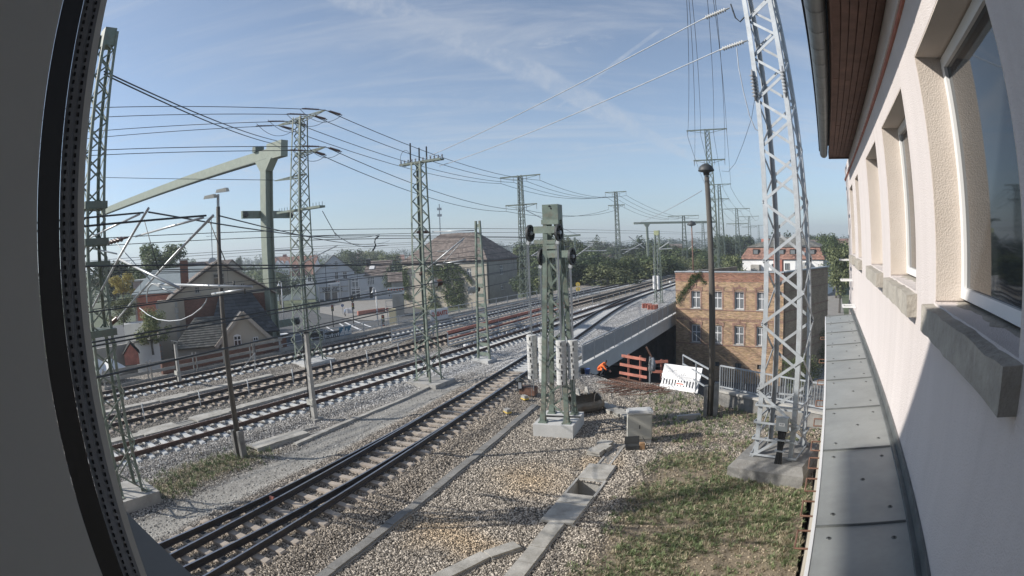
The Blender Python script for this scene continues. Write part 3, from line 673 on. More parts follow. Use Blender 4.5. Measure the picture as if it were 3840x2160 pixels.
# cable troughs with slab lids ---------------------------------------
def trough(label, pts, w=.42, seg=.95, skip=(), mat=None, zt=None, h=.16, tilt=.012, big=()):
    mat = mat or MAT['slab']; P = [Vector((p.x, p.y, 0)) for p in pts]; L = [0]
    for a, b in zip(P, P[1:]): L.append(L[-1] + (b - a).length)
    z0 = zt if zt is not None else ZG + .07
    T = thing('cable_trough', P[0] + Vector((0, 0, z0)), label, 'cable trough')
    def at(s):
        for i in range(len(P) - 1):
            if s <= L[i + 1] or i == len(P) - 2: return P[i] + (P[i + 1] - P[i]).normalized() * (s - L[i]), (P[i + 1] - P[i]).normalized()
    s = 0; k = 0; rr = random.Random(int(L[-1] * 10)); side = MB()
    while s < L[-1] - .2:
        e = min(s + seg, L[-1]); m = (s + e) / 2; c, d = at(m); n = Vector((d.y, -d.x, 0))
        zz = max(zgp(c.x, c.y), z0 - .08) + .06 if zt is None else z0
        ww = w * (1.7 if k in big else 1)
        for sg in (-1, 1): side.box(lambda a, b, q: c + d * a + n * b + Vector((0, 0, q)), -seg / 2, seg / 2, sg * ww / 2 - .035, sg * ww / 2 + .035, zz - .3, zz - .022)
        if k in skip:
            dp = -1.0 if ww > .7 else -.045
            side.box(lambda a, b, q: c + d * a + n * b + Vector((0, 0, q)), -seg / 2, seg / 2, -ww / 2, ww / 2, zz + dp - .05, zz + dp, 1)
            if ww > .7:
                for sg in (-1, 1): side.box(lambda a, b, q: c + d * a + n * b + Vector((0, 0, q)), -seg / 2, seg / 2, sg * ww / 2 - .034, sg * ww / 2 + .034, zz - 1.04, zz - .301)
                if k - 1 not in skip or k + 1 not in skip:
                    e_ = -seg / 2 if k - 1 not in skip else seg / 2 - .06
                    side.box(lambda a, b, q: c + d * a + n * b + Vector((0, 0, q)), e_, e_ + .06, -ww / 2 + .036, ww / 2 - .036, zz - 1.03, zz - .04)
        if k not in skip:
            mm = Matrix.Translation(c + Vector((0, 0, zz + rr.uniform(-.006, .012)))) @ frame_at(Vector((0, 0, 0)), d) @ Matrix.Rotation(rr.uniform(-.02, .02), 4, 'Z') @ Matrix.Rotation(rr.uniform(-tilt, tilt), 4, 'X') @ Matrix.Diagonal((ww, seg - .018, .07, 1))
            piece('slab', T, unit(mat), mm)
        s += seg; k += 1
    side.build('channel', [MAT['conc'], MAT['concd']], T); return T
trough('long row of narrow concrete trough slabs between pulley mast and near track', [Vector((-5.1, 9.4, 0)), Vector((.8, 25.3, 0))], .27, .9, (), MAT['concd'])
trough('wide slab trough row at bottom centre left of the grass', [Vector((-.6, 10.1, 0)), Vector((.95, 13.7, 0))], .42, .8)
trough('wide slab trough with an open pit, leading up to the grey cabinet', [P0_, P0_ + PU * 4.4], .9, .62, (3, 4))
trough('narrow open concrete channel between slab trough and cabinet', [P0_ + PU * 4.35, Vector((3.62, 19.5, 0))], .4, .6, (0, 1, 2, 3))
trough('slab trough branch curving in from the bottom edge', [PG(1620, 2190, ZG), PG(1790, 2105, ZG), PG(1950, 2050, ZG)], .36, .85)
trough('thin kerb-like trough line along the grey walking path', [PG(*t3(-250, 1320), ZG), PG(*t3(0, 1215), ZG), PG(*t3(420, 1030), ZG), PG(*t3(760, 890), ZG), PG(*t3(1110, 735), ZG)], .22, 1.0)
trough('pale slab cover row between the pole foot and track edge', [PG(*t2(1740, 1365), ZG), PG(*t2(1990, 1285), ZG), PG(*t2(2260, 1205), ZG), PG(*t2(2460, 1150), ZG)], .72, .9, (3,), None, ZG + .12)
trough('trough slab row lying between the second and third tracks', [SV(0, -23.75), SV(9.6, -23.75), SV(14, -23.9), SV(30, -23.9)], .55, 1.0, (11,), None, -.28, big=(9, 10, 12, 13))
trough('weathered slab row left of the third track, partly overgrown', [SV(6, -29.6), SV(15, -29.4), SV(21, -29.3)], .5, .95, (2,), None, -.38, big=(7, 8))
def plank_stack(label, pts, n, w, mat, L):
    p0, p1 = pts; d = (p1 - p0).normalized(); x = Vector((d.y, -d.x, 0)); T = thing('slab_stack', p0, label, 'slabs'); rr = random.Random(3)
    for i in range(n):
        c = p0 + (p1 - p0) * ((i + .5) / n) + x * rr.uniform(-.1, .1)
        for k in range(2):
            m = frame_at(c + Vector((0, 0, .06 + k * .09)), d) @ Matrix.Rotation(rr.uniform(-.12, .12), 4, 'Z') @ Matrix.Diagonal((w, L, .07, 1)); piece('slab', T, unit(mat), m)
plank_stack('row of loose trough lids laid in a line behind the cabinet', (PG(*t4(930, 760), ZG), PG(*t4(1240, 900), ZG)), 9, .5, MAT['slab'], .34)
plank_stack('two lifted slab lids lying beside the open trough by the cabinet', (PG(*t4(880, 1270), ZG), PG(*t4(1040, 1150), ZG)), 3, .5, MAT['slab'], .4)
b0, b1 = PG(*t4(1720, 880), ZG + .1), PG(*t4(1950, 860), ZG + .1)
mb = MB(); mb.bar(b0, b1, .2, .22); tag(mb.build('kerb_stone', MAT['conc']), 'single long kerb stone lying left of the lamp post foot', 'kerb stone')
# ------------------------------------------------------------------ lattice masts
def az_vec(a): a = math.radians(a); return Vector((math.sin(a), math.cos(a), 0))
def lattice(name, label, base, wb, wt, zt, az, mat, npan, legw=.09, brw=.05, cat='mast', group=None, pieces=True, block=None, zigzag=True, joined_legs=False, horiz=False, bmat=None):
    base = Vector(base); T = thing(name, base, label, cat, group); d = az_vec(az); n = Vector((d.y, -d.x, 0)); bmat = bmat or mat
    def cor(i, z):
        k = (z - base.z) / (zt - base.z); w = (wb + (wt - wb) * k) / 2
        sx, sy = ((-1, -1), (1, -1), (1, 1), (-1, 1))[i]; q = base + n * (sx * w) + d * (sy * w); q.z = z; return q
    r = (wt / wb) ** (1. / npan); h0 = 1.; tot = sum(r ** i for i in range(npan)); z = base.z; zs = [z]
    for i in range(npan): z += (zt - base.z) * (r ** i) / tot; zs.append(z)
    zs[-1] = zt
    jb = MB()
    for i in range(4):
        if pieces:
            c0, c1 = cor(i, base.z), cor(i, zt); dd = (c1 - c0); sx, sy = ((-1, -1), (1, -1), (1, 1), (-1, 1))[i]
            zz = dd.normalized(); xa = (n * -sx); ya = (d * -sy)
            mtx = Matrix(((xa.x * legw, ya.x * legw, dd.x, 0), (xa.y * legw, ya.y * legw, dd.y, 0), (0, 0, dd.z, 0), (0, 0, 0, 1)))
            cc = (c0 + c1) / 2 + (xa + ya) * (legw / 2)
            piece('leg', T, unit(mat, 'angle'), Matrix.Translation(cc) @ mtx)
        else: jb.bar(cor(i, base.z), cor(i, zt), legw, legw)
    if not pieces: jb.build('legs', mat, T); jb = MB()
    for k in range(npan):
        for i in range(4):
            j = (i + 1) % 4; up = cor((i + 2) % 4, zs[k]) - cor(i, zs[k]); up = (d if i in (0, 2) else n)
            a, b = (cor(i, zs[k]), cor(j, zs[k + 1])) if (k + (i in (1, 3))) % 2 == 0 else (cor(j, zs[k]), cor(i, zs[k + 1]))
            segs = [(a, b)]
            if not zigzag: segs.append((cor(j, zs[k]), cor(i, zs[k + 1])) if (k + (i in (1, 3))) % 2 == 0 else (cor(i, zs[k]), cor(j, zs[k + 1])))
            if horiz and k % horiz == 0 and k: segs.append((cor(i, zs[k]), cor(j, zs[k])))
            for q, (u, v) in enumerate(segs):
                o = up * (.018 if q == 0 else -.018)
                if pieces: pbar('brace', T, bmat, u + o, v + o, brw * .25, brw, up.cross(v - u) if False else Vector((0, 0, 1)).cross(up) if False else (v - u).cross(up))
                else: jb.bar(u, v, brw, brw * .4)
    if not pieces: tag(jb.build('bracing', bmat, T), kind='stuff')
    if block:
        w, h, sink = block; mb = MB(); mb.box(lambda a, b, c: base + d * a + n * b + Vector((0, 0, c)), -w / 2, w / 2, -w / 2, w / 2, -h, 0); mb.build('foundation', MAT['conc'], T)
        for i in range(4): 
            c = cor(i, base.z); mb = MB(); mb.box(lambda a, b, e: c + d * a + n * b + Vector((0, 0, e)), -.12, .12, -.12, .12, 0, .03)
            mb.build('foot_plate', mat, T)
            q = c; 
    return T, cor, d, n
def insulator(mb, p0, p1, r=.07, n=8):
    p0, p1 = Vector(p0), Vector(p1); prof = []; L = (p1 - p0).length
    for i in range(n):
        h = L * (.12 + .76 * i / n); prof += [(r * .35, h), (r, h + L * .03), (r * .4, h + L * .06)]
    mb.lathe(p0, [(r * .3, 0)] + prof + [(r * .3, L)], 8, (p1 - p0))
def sagpts(p0, p1, sag, n=14):
    p0, p1 = Vector(p0), Vector(p1); return [p0.lerp(p1, i / n) - Vector((0, 0, 4 * sag * (i / n) * (1 - i / n))) for i in range(n + 1)]
def wire(label, p0, p1, sag=0., r=.014, mat='wire', group='overhead wires', n=14, pts=None, name='overhead_wire'):
    mb = MB(); mb.tube(pts or sagpts(p0, p1, sag, n), r * 1.35, 5, False); o = mb.build(name, MAT[mat], None, True)
    return tag(o, label, 'wire', group)

# --- tall lattice mast at the left edge
a, b = PG(*t1(290, 520), 0.05), PG(*t1(560, 560), 0.05)
LB = Vector((-12.35, 13.35, -.05)); LBt = PY(380, 125, math.hypot(LB.x, LB.y))
mL, corL, dL, nL = lattice('lattice_mast', 'tall green lattice mast at the left edge, next to the window frame', LB, 1.05, .40, LBt.z, 29.4, MAT['green'], 26, .10, .055, block=(1.7, .6, 0), horiz=0)
mb = MB(); mb.box(lambda x, y, z: LB + dL * x + nL * y + Vector((0, 0, z)), -.23, .23, -.23, .23, LBt.z - LB.z - .5, LBt.z - LB.z + .12); mb.build('head_box', MAT['green'], mL)
def around(mb, c, w, h): mb.box(lambda x, y, z: c + dL * x + nL * y + Vector((0, 0, z)), -w / 2, w / 2, -w / 2, w / 2, -h / 2, h / 2)
for (px, hh) in (((400, 770), .22), ((400, 905), .2), ((420, 985), .15), ((430, 1240), .2)):
    q = PY(px[0], px[1], math.hypot(LB.x, LB.y)); k = (q.z - LB.z) / (LBt.z - LB.z); w = 1.05 + (.4 - 1.05) * k
    mb = MB(); around(mb, Vector((LB.x, LB.y, q.z)), w + .16, hh); mb.build('collar', MAT['greend'], mL)

# --- twin swinging brackets on that mast, reaching over the nearest track
sL = LB.dot(BD)
def cantilever(label, S, tubes, small, extra=()):
    T = thing('catenary_bracket', PS(*tubes[0][0], S), label, 'bracket', 'overhead line brackets')
    for i, (u, v, r) in enumerate(tubes):
        mb = MB(); mb.tube([PS(*u, S), PS(*v, S)], r, 10); mb.build('tube', MAT['silver'], T, True)
    for (u, v) in small:
        mb = MB(); insulator(mb, PS(*u, S), PS(*v, S), .085, 7); mb.build('insulator', MAT['insul'], T, True)
    for (u, v, r) in extra:
        mb = MB(); mb.tube([PS(*u, S), PS(*v, S)], r, 6); mb.build('stay', MAT['steeldark'], T, True)
    return T
cantilever('left of two large silver tube brackets crossing in front of the trees', sL + .1,
    [(t7(0, 405), t7(600, 115), .028), (t7(60, 1190), t7(690, 55), .034), (t7(400, 570), t7(1000, 860), .034), (t7(0, 435), t7(370, 515), .022)],
    [(t7(-60, 430), t7(40, 390))], [(t7(645, 170), t7(800, 700), .012)])
cantilever('right of two large silver tube brackets, with a long flat arm over the brick house', sL + .9,
    [(t7(560, 340), t7(1240, 150), .028), (t7(380, 1170), t7(1340, 130), .034), (t7(760, 820), t7(1730, 850), .033), (t7(740, 815), t7(940, 915), .024), (t7(370, 410), t7(700, 770), .016), (t7(1330, 920), t7(1650, 875), .028)],
    [(t7(190, 430), t7(480, 350)), (t7(300, 1230), t7(390, 1150))], [(t7(1305, 190), t7(1460, 580), .012), (t7(1545, 790), t7(1555, 850), .02), (t7(1655, 850), t7(1660, 920), .02)])
mb = MB(); mb.tube([PS(*t7(x, y), sL + .9) for x, y in ((675, 1010), (670, 930), (685, 860), (720, 820), (780, 815))], .022, 8); 
tag(mb.build('registration_hook', MAT['galv'], None, True), 'grey hook-shaped tube bent down at the crossing of the brackets', 'hook')
mb = MB(); mb.tube([PS(*t7(x, y), sL + .5) for x, y in ((600, 1060), (680, 1125), (780, 1175), (900, 1192), (1020, 1180), (1130, 1130), (1220, 1060), (1265, 1000), (1275, 965))], .014, 6)
tag(mb.build('slack_cable', MAT['wirel'], None, True), 'pale slack cable hanging in a bow before the brick house', 'cable')

# --- tall pylon with two cross arms (centre left)
TB = PG(1160, 1352, ZG + .15); TB.z = -.25; td = math.hypot(TB.x, TB.y); TT = PY(1131, 440, td)
mT, corT, dT, nT = lattice('lattice_pylon', 'tall green lattice pylon with stepped cross arms beside the portal post', TB, 1.75, .46, TT.z, 29.4, MAT['green'], 20, .11, .055, cat='pylon', zigzag=False)
mb = MB(); mb.box(lambda x, y, z: TB + dT * x + nT * y + Vector((0, 0, z)), -1.35, 1.35, -1.25, 1.25, -.45, 0); mb.build('foundation', MAT['concn'], mT)
def crossarm(T, c, n, l0, l1, h=.28, w=.4, mat=None, d=None, m2=None):
    mat = mat or MAT['greend']; d = d or Vector((n.y, -n.x, 0)); mb = MB(); c = Vector(c)
    for sg in (-1, 1):
        mb.bar(c + n * l0, c + n * l1 + d * sg * .04, .05, .06) if False else None
        mb.bar(c + n * l0 * 1.0 + d * sg * .05, c + d * sg * w / 2, .05); mb.bar(c + n * l1 + d * sg * .05, c + d * sg * w / 2, .05)
        mb.bar(c + n * l0 + d * sg * .05, c + d * sg * w / 2 - Vector((0, 0, h)), .05); mb.bar(c + n * l1 + d * sg * .05, c + d * sg * w / 2 - Vector((0, 0, h)), .05)
    k = max(2, int((l1 - l0) / .5))
    for i in range(k + 1):
        x = l0 + (l1 - l0) * i / k; f = 1 - abs(x) / (abs(l1) if x > 0 else abs(l0)) if abs(x) > 1e-6 else 1; f = max(f, .1)
        mb.bar(c + n * x + d * (w / 2 * f), c + n * x - d * (w / 2 * f), .035); mb.bar(c + n * x - d * w / 2 * f, c + n * x - d * w / 2 * f - Vector((0, 0, h * f)), .03)
    return mb.build('cross_arm', mat, T)
topc = Vector((TB.x, TB.y, TT.z))
def armpt(px, base, n):       # lateral reach of an arm end seen at pixel px, on the cross plane through base
    r = ray(*px); dd = Vector((n.y, -n.x, 0)); t = base.dot(dd) / r.dot(dd); q = C0 + r * t; return (q - base).dot(n), q.z
l0, z0 = armpt(q8(310, 262), TB, nT); l1, z1 = armpt(q8(845, 95), TB, nT); zt = TT.z - .05
crossarm(mT, Vector((TB.x, TB.y, zt)), nT, l0, l1)
m0, _ = armpt(q8(500, 520), TB, nT); m1, z2 = armpt(q8(850, 440), TB, nT); z2 = z2 - .1
crossarm(mT, Vector((TB.x, TB.y, z2)), nT, -.5, m1)
n0, z3 = armpt(p_(692, 455), TB, nT); crossarm(mT, Vector((TB.x, TB.y, z3)), nT, min(n0, -.8), .7, .2)
o0, z4a = armpt(t7(2005, 65), TB, nT); o1, z4 = armpt(t7(2440, 80), TB, nT); z4 = (z4 + z4a) / 2
mb = MB(); mb.bar(Vector((TB.x, TB.y, z4)) + nT * o0, Vector((TB.x, TB.y, z4)) + nT * o1, .5, .14); mb.build('platform', MAT['green'], mT)
for i in range(16):
    x = o0 + (o1 - o0) * i / 15
    if abs(x) > .4: pbar('spike', mT, MAT['greend'], Vector((TB.x, TB.y, z4 + .07)) + nT * x, Vector((TB.x, TB.y, z4 + .32)) + nT * x, .025)
armsT = []      # insulator ends for the conductors
k0 = 0
for (zz, xs) in ((zt, (l0, l0 * .42, l1 * .42, l1)), (z2, (m1 * .45, m1))):
    for x in xs: armsT.append(Vector((TB.x, TB.y, zz)) + nT * x)

# --- portal post with long beam to the left
GB = PG(1030, 1292, -.6); gd = math.hypot(GB.x, GB.y); GT = PY(1000, 600, gd)
T = thing('portal_post', GB, 'thick green steel portal post carrying a long beam to the left', 'portal'); GM = M('portal_green', (.235, .27, .225), .6, 0, .12, 2, dirt=(.27, .27, .22), dscale=1.2, damt=.4)
fg = lambda x, y, z: GB + BN * x + BD * y + Vector((0, 0, z)); gh = GT.z - GB.z
mb = MB(); w = .42
mb.box(fg, -w, w, -.42, -.34, 0, gh - 1.0); mb.box(fg, -w, w, .34, .42, 0, gh - 1.0); mb.box(fg, -.06, .06, -.34, .34, 0, gh - 1.0); mb.build('post', GM, T)
mb = MB(); mb.hexa([fg(-.42, -.42, gh - 1.0), fg(.42, -.42, gh - 1.0), fg(.42, .42, gh - 1.0), fg(-.42, .42, gh - 1.0), fg(-1.25, -.42, gh), fg(1.25, -.42, gh), fg(1.25, .42, gh), fg(-1.25, .42, gh)]); mb.build('capital', GM, T)
mb = MB(); mb.box(fg, -.7, .7, -.7, .7, -.5, 0); mb.build('plinth', MAT['conc'], T)
bz = gh + .05; mb = MB(); mb.box(fg, -47, 1.6, -.30, .30, bz, bz + .85); mb.build('beam', GM, T)
mb = MB(); mb.box(fg, .45, 2.6, -.38, .38, bz - .15, bz + 1.25); mb.build('beam_end', GM, T)
mb = MB(); mb.box(fg, -47, 1.7, -.36, .36, bz - .08, bz - .002); mb.build('beam_flange', MAT['greend'], T)
mb = MB(); mb.box(fg, -1.6, -1.1, -.5, .5, bz + .86, bz + 1.35); mb.build('bracket', MAT['greend'], T)
for (l, r_) in ((t7(1660, 105), t7(2170, 125)), (t7(1735, 1270), t7(2235, 1195))):
    a = PV(*l, GB.dot(BN)); b = PV(*r_, GB.dot(BN)); zc = (a.z + b.z) / 2; sa, sb = a.dot(BD) - GB.dot(BD), b.dot(BD) - GB.dot(BD)
    mb = MB(); mb.box(lambda x, y, z: GB + BN * (x - .5) + BD * y + Vector((0, 0, z)), -.12, .12, sa, sb, zc - GB.z - .32, zc - GB.z + .32); mb.build('outrigger', MAT['green'], T)
    for q in (sa + .3, sb - .3): mb = MB(); mb.lathe(GB + BN * -.36 + BD * q + Vector((0, 0, zc - GB.z)), [(.26, 0), (.26, .12), (.18, .14), (.18, .26), (.08, .28)], 12, BN); mb.build('boss', MAT['steeldark'], T, True)

# --- slim lattice mast (centre) with cross arm and bracket
CB = PG(1610, 1432, ZG + .12); CB.z = -.22; cd = math.hypot(CB.x, CB.y); CT = PY(1562, 610, cd)
mC, corC, dC, nC = lattice('lattice_mast', 'green lattice mast in the centre on a flat concrete pad by the near track', CB, 1.2, .42, CT.z, 29.4, MAT['green'], 22, .10, .055, zigzag=True)
mb = MB(); mb.box(lambda x, y, z: CB + dC * x + nC * y + Vector((0, 0, z)), -.9, .9, -.9, 1.1, -.4, 0); mb.build('foundation', MAT['conc'], mC)
e0, _ = armpt(tile(1280, 0, 1280 * 2576 / 1717)(300, 820), CB, nC); e1, zc = armpt(tile(1280, 0, 1280 * 2576 / 1717)(508, 828), CB, nC)
mb = MB()
for o in (-.14, .14): mb.bar(Vector((CB.x, CB.y, CT.z)) + nC * e0 + dC * o, Vector((CB.x, CB.y, CT.z)) + nC * e1 + dC * o, .07, .1)
mb.build('cross_arm', MAT['greend'], mC)
for i in range(12): x = e0 + (e1 - e0) * i / 11; mb = MB(); mb.lathe(Vector((CB.x, CB.y, CT.z + .05)) + nC * x, [(.03, 0), (.06, .05), (.03, .1), (.06, .15), (.03, .2)], 6); mb.build('insulator', MAT['insulg'], mC)
for x, h in ((e0 * .45, 1.15), (.05, .8), (e1 * .35, .8)):
    pbar('arrester', mC, MAT['steeldark'], Vector((CB.x, CB.y, CT.z)) + nC * x, Vector((CB.x, CB.y, CT.z + h)) + nC * x, .07)
mb = MB(); c = Vector((CB.x, CB.y, CT.z + .35)) + nC * (e0 * .75); mb.tube([c + nC * (.35 * math.cos(a)) + Vector((0, 0, .45 * math.sin(a))) for a in np.linspace(.4, 5.9, 18)], .012, 5); mb.build('jumper_loop', MAT['wire'], mC)
sC = CB.dot(BD)
cantilever('silver tube bracket reaching right from the central lattice mast before the hipped roof', sC,
    [(q2(290, 515), q2(790, 100), .04), (q2(470, 405), q2(810, 345), .035), (q2(680, 390), q2(855, 370), .03), (q2(430, 28), q2(900, 12), .03), (q2(555, 380), q2(780, 118), .02)],
    [(q2(280, 520), q2(350, 470)), (q2(240, 32), q2(400, 30))], [(q2(640, 340), q2(930, 330), .02)])

# --- ladder mast
HB = PG(1815, 1345, ZG + .2); hd = math.hypot(HB.x, HB.y); HT = PY(1793, 828, hd); hn = BN
T = thing('ladder_mast', HB, 'flat two-legged mast with ladder rungs right of the central lattice mast', 'mast')
for sg in (-1, 1): pbar('leg', T, MAT['green'], HB + hn * sg * .42, Vector((HB.x, HB.y, HT.z)) + hn * sg * .14, .10, .14, BD)
for i in range(14):
    k = (i + .5) / 14; zz = HB.z + (HT.z - HB.z) * k; w = .42 + (.14 - .42) * k; c = Vector((HB.x, HB.y, zz)); pbar('rung', T, MAT['green'], c - hn * w, c + hn * w, .05, .22)
mb = MB(); mb.box(lambda x, y, z: HB + BN * x + BD * y + Vector((0, 0, z)), -.62, .62, -.55, .55, -.5, 0); mb.build('foundation', MAT['concn'], T)

# --- weight-tensioned mast with pulleys
PB = (PG(2018, 1655, ZG) + PG(2190, 1585, ZG)) / 2; PB = PG(2098, 1612, ZG); PB.z = .05
T = thing('tension_mast', PB, 'green lattice mast with four pulleys and four hanging stacks of round weights', 'mast')
PTz = PY(2073, 790, math.hypot(PB.x, PB.y)).z; sP = PB.dot(BD); pd, pn = az_vec(19.8), None; pn = Vector((pd.y, -pd.x, 0))
def pc(i, z):
    k = (z - PB.z) / (PTz - PB.z); w = .62 + (.26 - .62) * k; sx, sy = ((-1, -1), (1, -1), (1, 1), (-1, 1))[i]; q = PB + pn * (w * sx * .75) + pd * (w * sy); q.z = z; return q
for i in range(4): pbar('leg', T, MAT['green'], pc(i, PB.z), pc(i, PTz), .17, .12, pd, 'box')
zs = np.linspace(PB.z + .3, PTz - .4, 12)
for k in range(11):
    for i in range(4):
        j = (i + 1) % 4; a, b = (pc(i, zs[k]), pc(j, zs[k + 1])) if k % 2 else (pc(j, zs[k]), pc(i, zs[k + 1])); pbar('brace', T, MAT['green'], a, b, .02, .07, (b - a).cross(pd if i in (0, 2) else pn))
mb = MB(); mb.box(lambda x, y, z: Vector((PB.x, PB.y, 0)) + pd * x + pn * y + Vector((0, 0, z)), -.33, .33, -.30, .30, PTz - .35, PTz + .22); mb.build('head_box', MAT['green'], T)
for (u, v) in (((t6(160, 36)), 0), ((t6(195, 36)), 0), ((t6(178, 60)), 0), ((t6(212, 58)), 0)):
    q = PB + (-pd) * .335; c = PY(*u, math.hypot(q.x, q.y)); mb = MB(); mb.lathe(c - pd * .012, [(.035, 0), (.035, .02)], 8, pd); mb.build('bolt_hole', MAT['black'], T)
mb = MB(); mb.box(lambda x, y, z: PB + pd * x + pn * y + Vector((0, 0, z)), -.95, .95, -.78, .78, -.62, 0); mb.build('foundation', MAT['concn'], T)
for i in range(4):
    c = pc(i, PB.z); mb = MB(); mb.box(lambda x, y, z: c + pd * x + pn * y + Vector((0, 0, z)), -.16, .16, -.16, .16, 0, .04)
    for sg in (-1, 1): mb.hexa([c + pn * (sg * .15) + pd * -.03, c + pn * (sg * .15) + pd * .03, c + pd * .03, c - pd * .03, c + pn * (sg * .09) + pd * -.03 + Vector((0, 0, .45)), c + pn * (sg * .09) + pd * .03 + Vector((0, 0, .45)), c + pd * .03 + Vector((0, 0, .45)), c - pd * .03 + Vector((0, 0, .45))])
    mb.build('foot', MAT['green'], T)
W = [PS(*q6(400, 340), sP - .25), PS(*q6(890, 325), sP - .45), PS(*q6(600, 745), sP - .25), PS(*q6(1115, 735), sP - .25)]
for (a, b, h) in ((q6(470, 285), q6(850, 275), .26), (q6(700, 695), q6(1070, 690), .26), (q6(480, 490), q6(840, 485), .14), (q6(600, 150), q6(890, 145), .18), (q6(640, 575), q6(860, 565), .16)):
    pbar('cross_beam', T, MAT['green'], PS(*a, sP - .35), PS(*b, sP - .35), .12, h)
WN = [(t4(255, 40), t4(262, 480)), (t4(550, 95), t4(555, 540)), (t4(368, 65), t4(380, 515)), (t4(665, 90), t4(672, 480))]
disc = MB(); disc.lathe((0, 0, 0), [(.04, 0), (.192, .0), (.2, .012), (.2, .2), (.192, .212), (.04, .212)], 20); DISC = disc.mesh('weight_disc', MAT['concn'], smooth=False)
slot = MB(); slot.box(ID, -.02, .02, -.204, -.15, .03, .15); SLOT = slot.mesh('slot', MAT['black'])
for i, c in enumerate(W):
    mb = MB(); mb.lathe(c - BN * .04, [(.26, 0), (.32, 0), (.32, .08), (.26, .08), (.26, 0)], 24, BN); 
    o = mb.build('pulley', MAT['steeldark'], T)
    for k in range(6):
        a = k * math.pi / 3; pbar('spoke', o, MAT['steeldark'], c, c + (BD * math.cos(a) + Vector((0, 0, math.sin(a)))) * .28, .035, .05, BN)
    mb = MB(); mb.lathe(c - BN * .08, [(.07, 0), (.07, .16)], 10, BN); mb.build('hub', MAT['galv'], o)
    top, bot = WN[i]; S = sP - (.25, .45, .25, .25)[i]; a, b = PS(*top, S), PS(*bot, S); zt_, zb_ = a.z, b.z; x, y = (a.x + b.x) / 2, (a.y + b.y) / 2
    nd = max(6, int(round((zt_ - zb_) / .225)))
    for k in range(nd):
        m = Matrix.Translation((x, y, zb_ + (zt_ - zb_) * k / nd)) @ Matrix.Rotation(random.uniform(-.25, .25), 4, 'Z') @ Matrix.Diagonal((1, 1, (zt_ - zb_) / nd / .22, 1))
        w_ = piece('weight', T, DISC, m); sl = reg(bpy.data.objects.new('slot', SLOT), w_); sl.matrix_basis = Matrix.Rotation(-.2 + random.uniform(-.1, .1), 4, 'Z')
    pbar('rod', T, MAT['galv'], (x, y, zb_ - .5), (x, y, zt_ + .02), .035)
    pbar('rod_tube', T, MAT['galv'], (x, y, zt_), (x, y, c.z - .42), .07, .07)
    pbar('clamp', T, MAT['silver'], (x, y, c.z - .42), (x + (c.x - x) * .5, y + (c.y - y) * .5, c.z - .28), .12)
    pbar('guide_wire', T, MAT['galv'], Vector((x, y, c.z - .3)) - BN * .09, Vector((x, y, PB.z + .35)) - BN * .09, .014)
g0, g1 = PS(*t4(310, 855), sP - .5), PS(*t4(740, 870), sP - .5); pbar('guide_bar', T, MAT['steeldark'], g0, g1, .05, .06)

# --- big galvanised lattice mast on the right
a, b, c = PG(2812, 1712, .1), PG(2984, 1735, .1), PG(2998, 1700, .1)
ec = a + ((b - a) + (b - a).length * .5 * Vector((0, 0, 0))) * .5; ew = (b - a).length; edir = (b - a).normalized(); eback = Vector((-edir.y, edir.x, 0))
EB = (a + b) / 2 + eback * ew / 2; EB.z = .1; ed = math.hypot(EB.x, EB.y)
top = PY(2838, 0, ed); topw = .80
eaz = math.degrees(math.atan2(eback.x, eback.y))
mE, corE, dE, nE = lattice('lattice_mast', 'large pale galvanised lattice mast on a broad concrete block at right', EB, ew, topw * .92, top.z + 2.0, eaz, MAT['galv'], 21, .15, .085, zigzag=True)
for i in range(4):
    for zz in (EB.z + .1, EB.z + .62, EB.z + 1.15, EB.z + 1.7): pbar('strut', mE, MAT['galv'], corE(i, zz), corE((i + 1) % 4, zz), .03, .06)
mb = MB(); f_ = lambda x, y, z: Vector((EB.x, EB.y, 0)) + nE * x + dE * y + Vector((0, 0, z))
mb.hexa([f_(-1.3, -1.45, ZG - .3), f_(1.25, -1.45, ZG - .3), f_(1.25, 1.3, ZG - .3), f_(-1.3, 1.3, ZG - .3), f_(-1.3, -1.45, -.08), f_(1.25, -1.45, -.08), f_(1.25, 1.3, -.08), f_(-1.3, 1.3, -.08)])
mb.hexa([f_(-1.3, -1.45, -.078), f_(1.25, -1.45, -.078), f_(1.25, 1.3, -.078), f_(-1.3, 1.3, -.078), f_(-1.15, -1.1, .1), f_(1.1, -1.1, .1), f_(1.1, 1.1, .1), f_(-1.15, 1.1, .1)])
mb.build('foundation', MAT['concd'], mE)
jc = corE(0, EB.z + 1.25) + (corE(1, EB.z + 1.25) - corE(0, EB.z + 1.25)) * .67 - dE * .12
T = thing('junction_box', jc, 'grey square junction box with white label on the galvanised mast foot', 'junction box')
fj = lambda x, y, z: jc + nE * x + dE * y + Vector((0, 0, z))
mb = MB(); mb.box(fj, -.21, .21, -.12, .0, -.22, .22); mb.build('box', MAT['galv'], T)
mb = MB(); mb.box(fj, -.195, .195, -.145, -.122, -.205, .205); mb.build('lid', M('box_lid', (.27, .29, .30), .5), T)
mb = MB(); mb.box(fj, -.10, .10, -.152, -.146, -.05, .05); lab = mb.build('label_plate', MAT['white'], T)
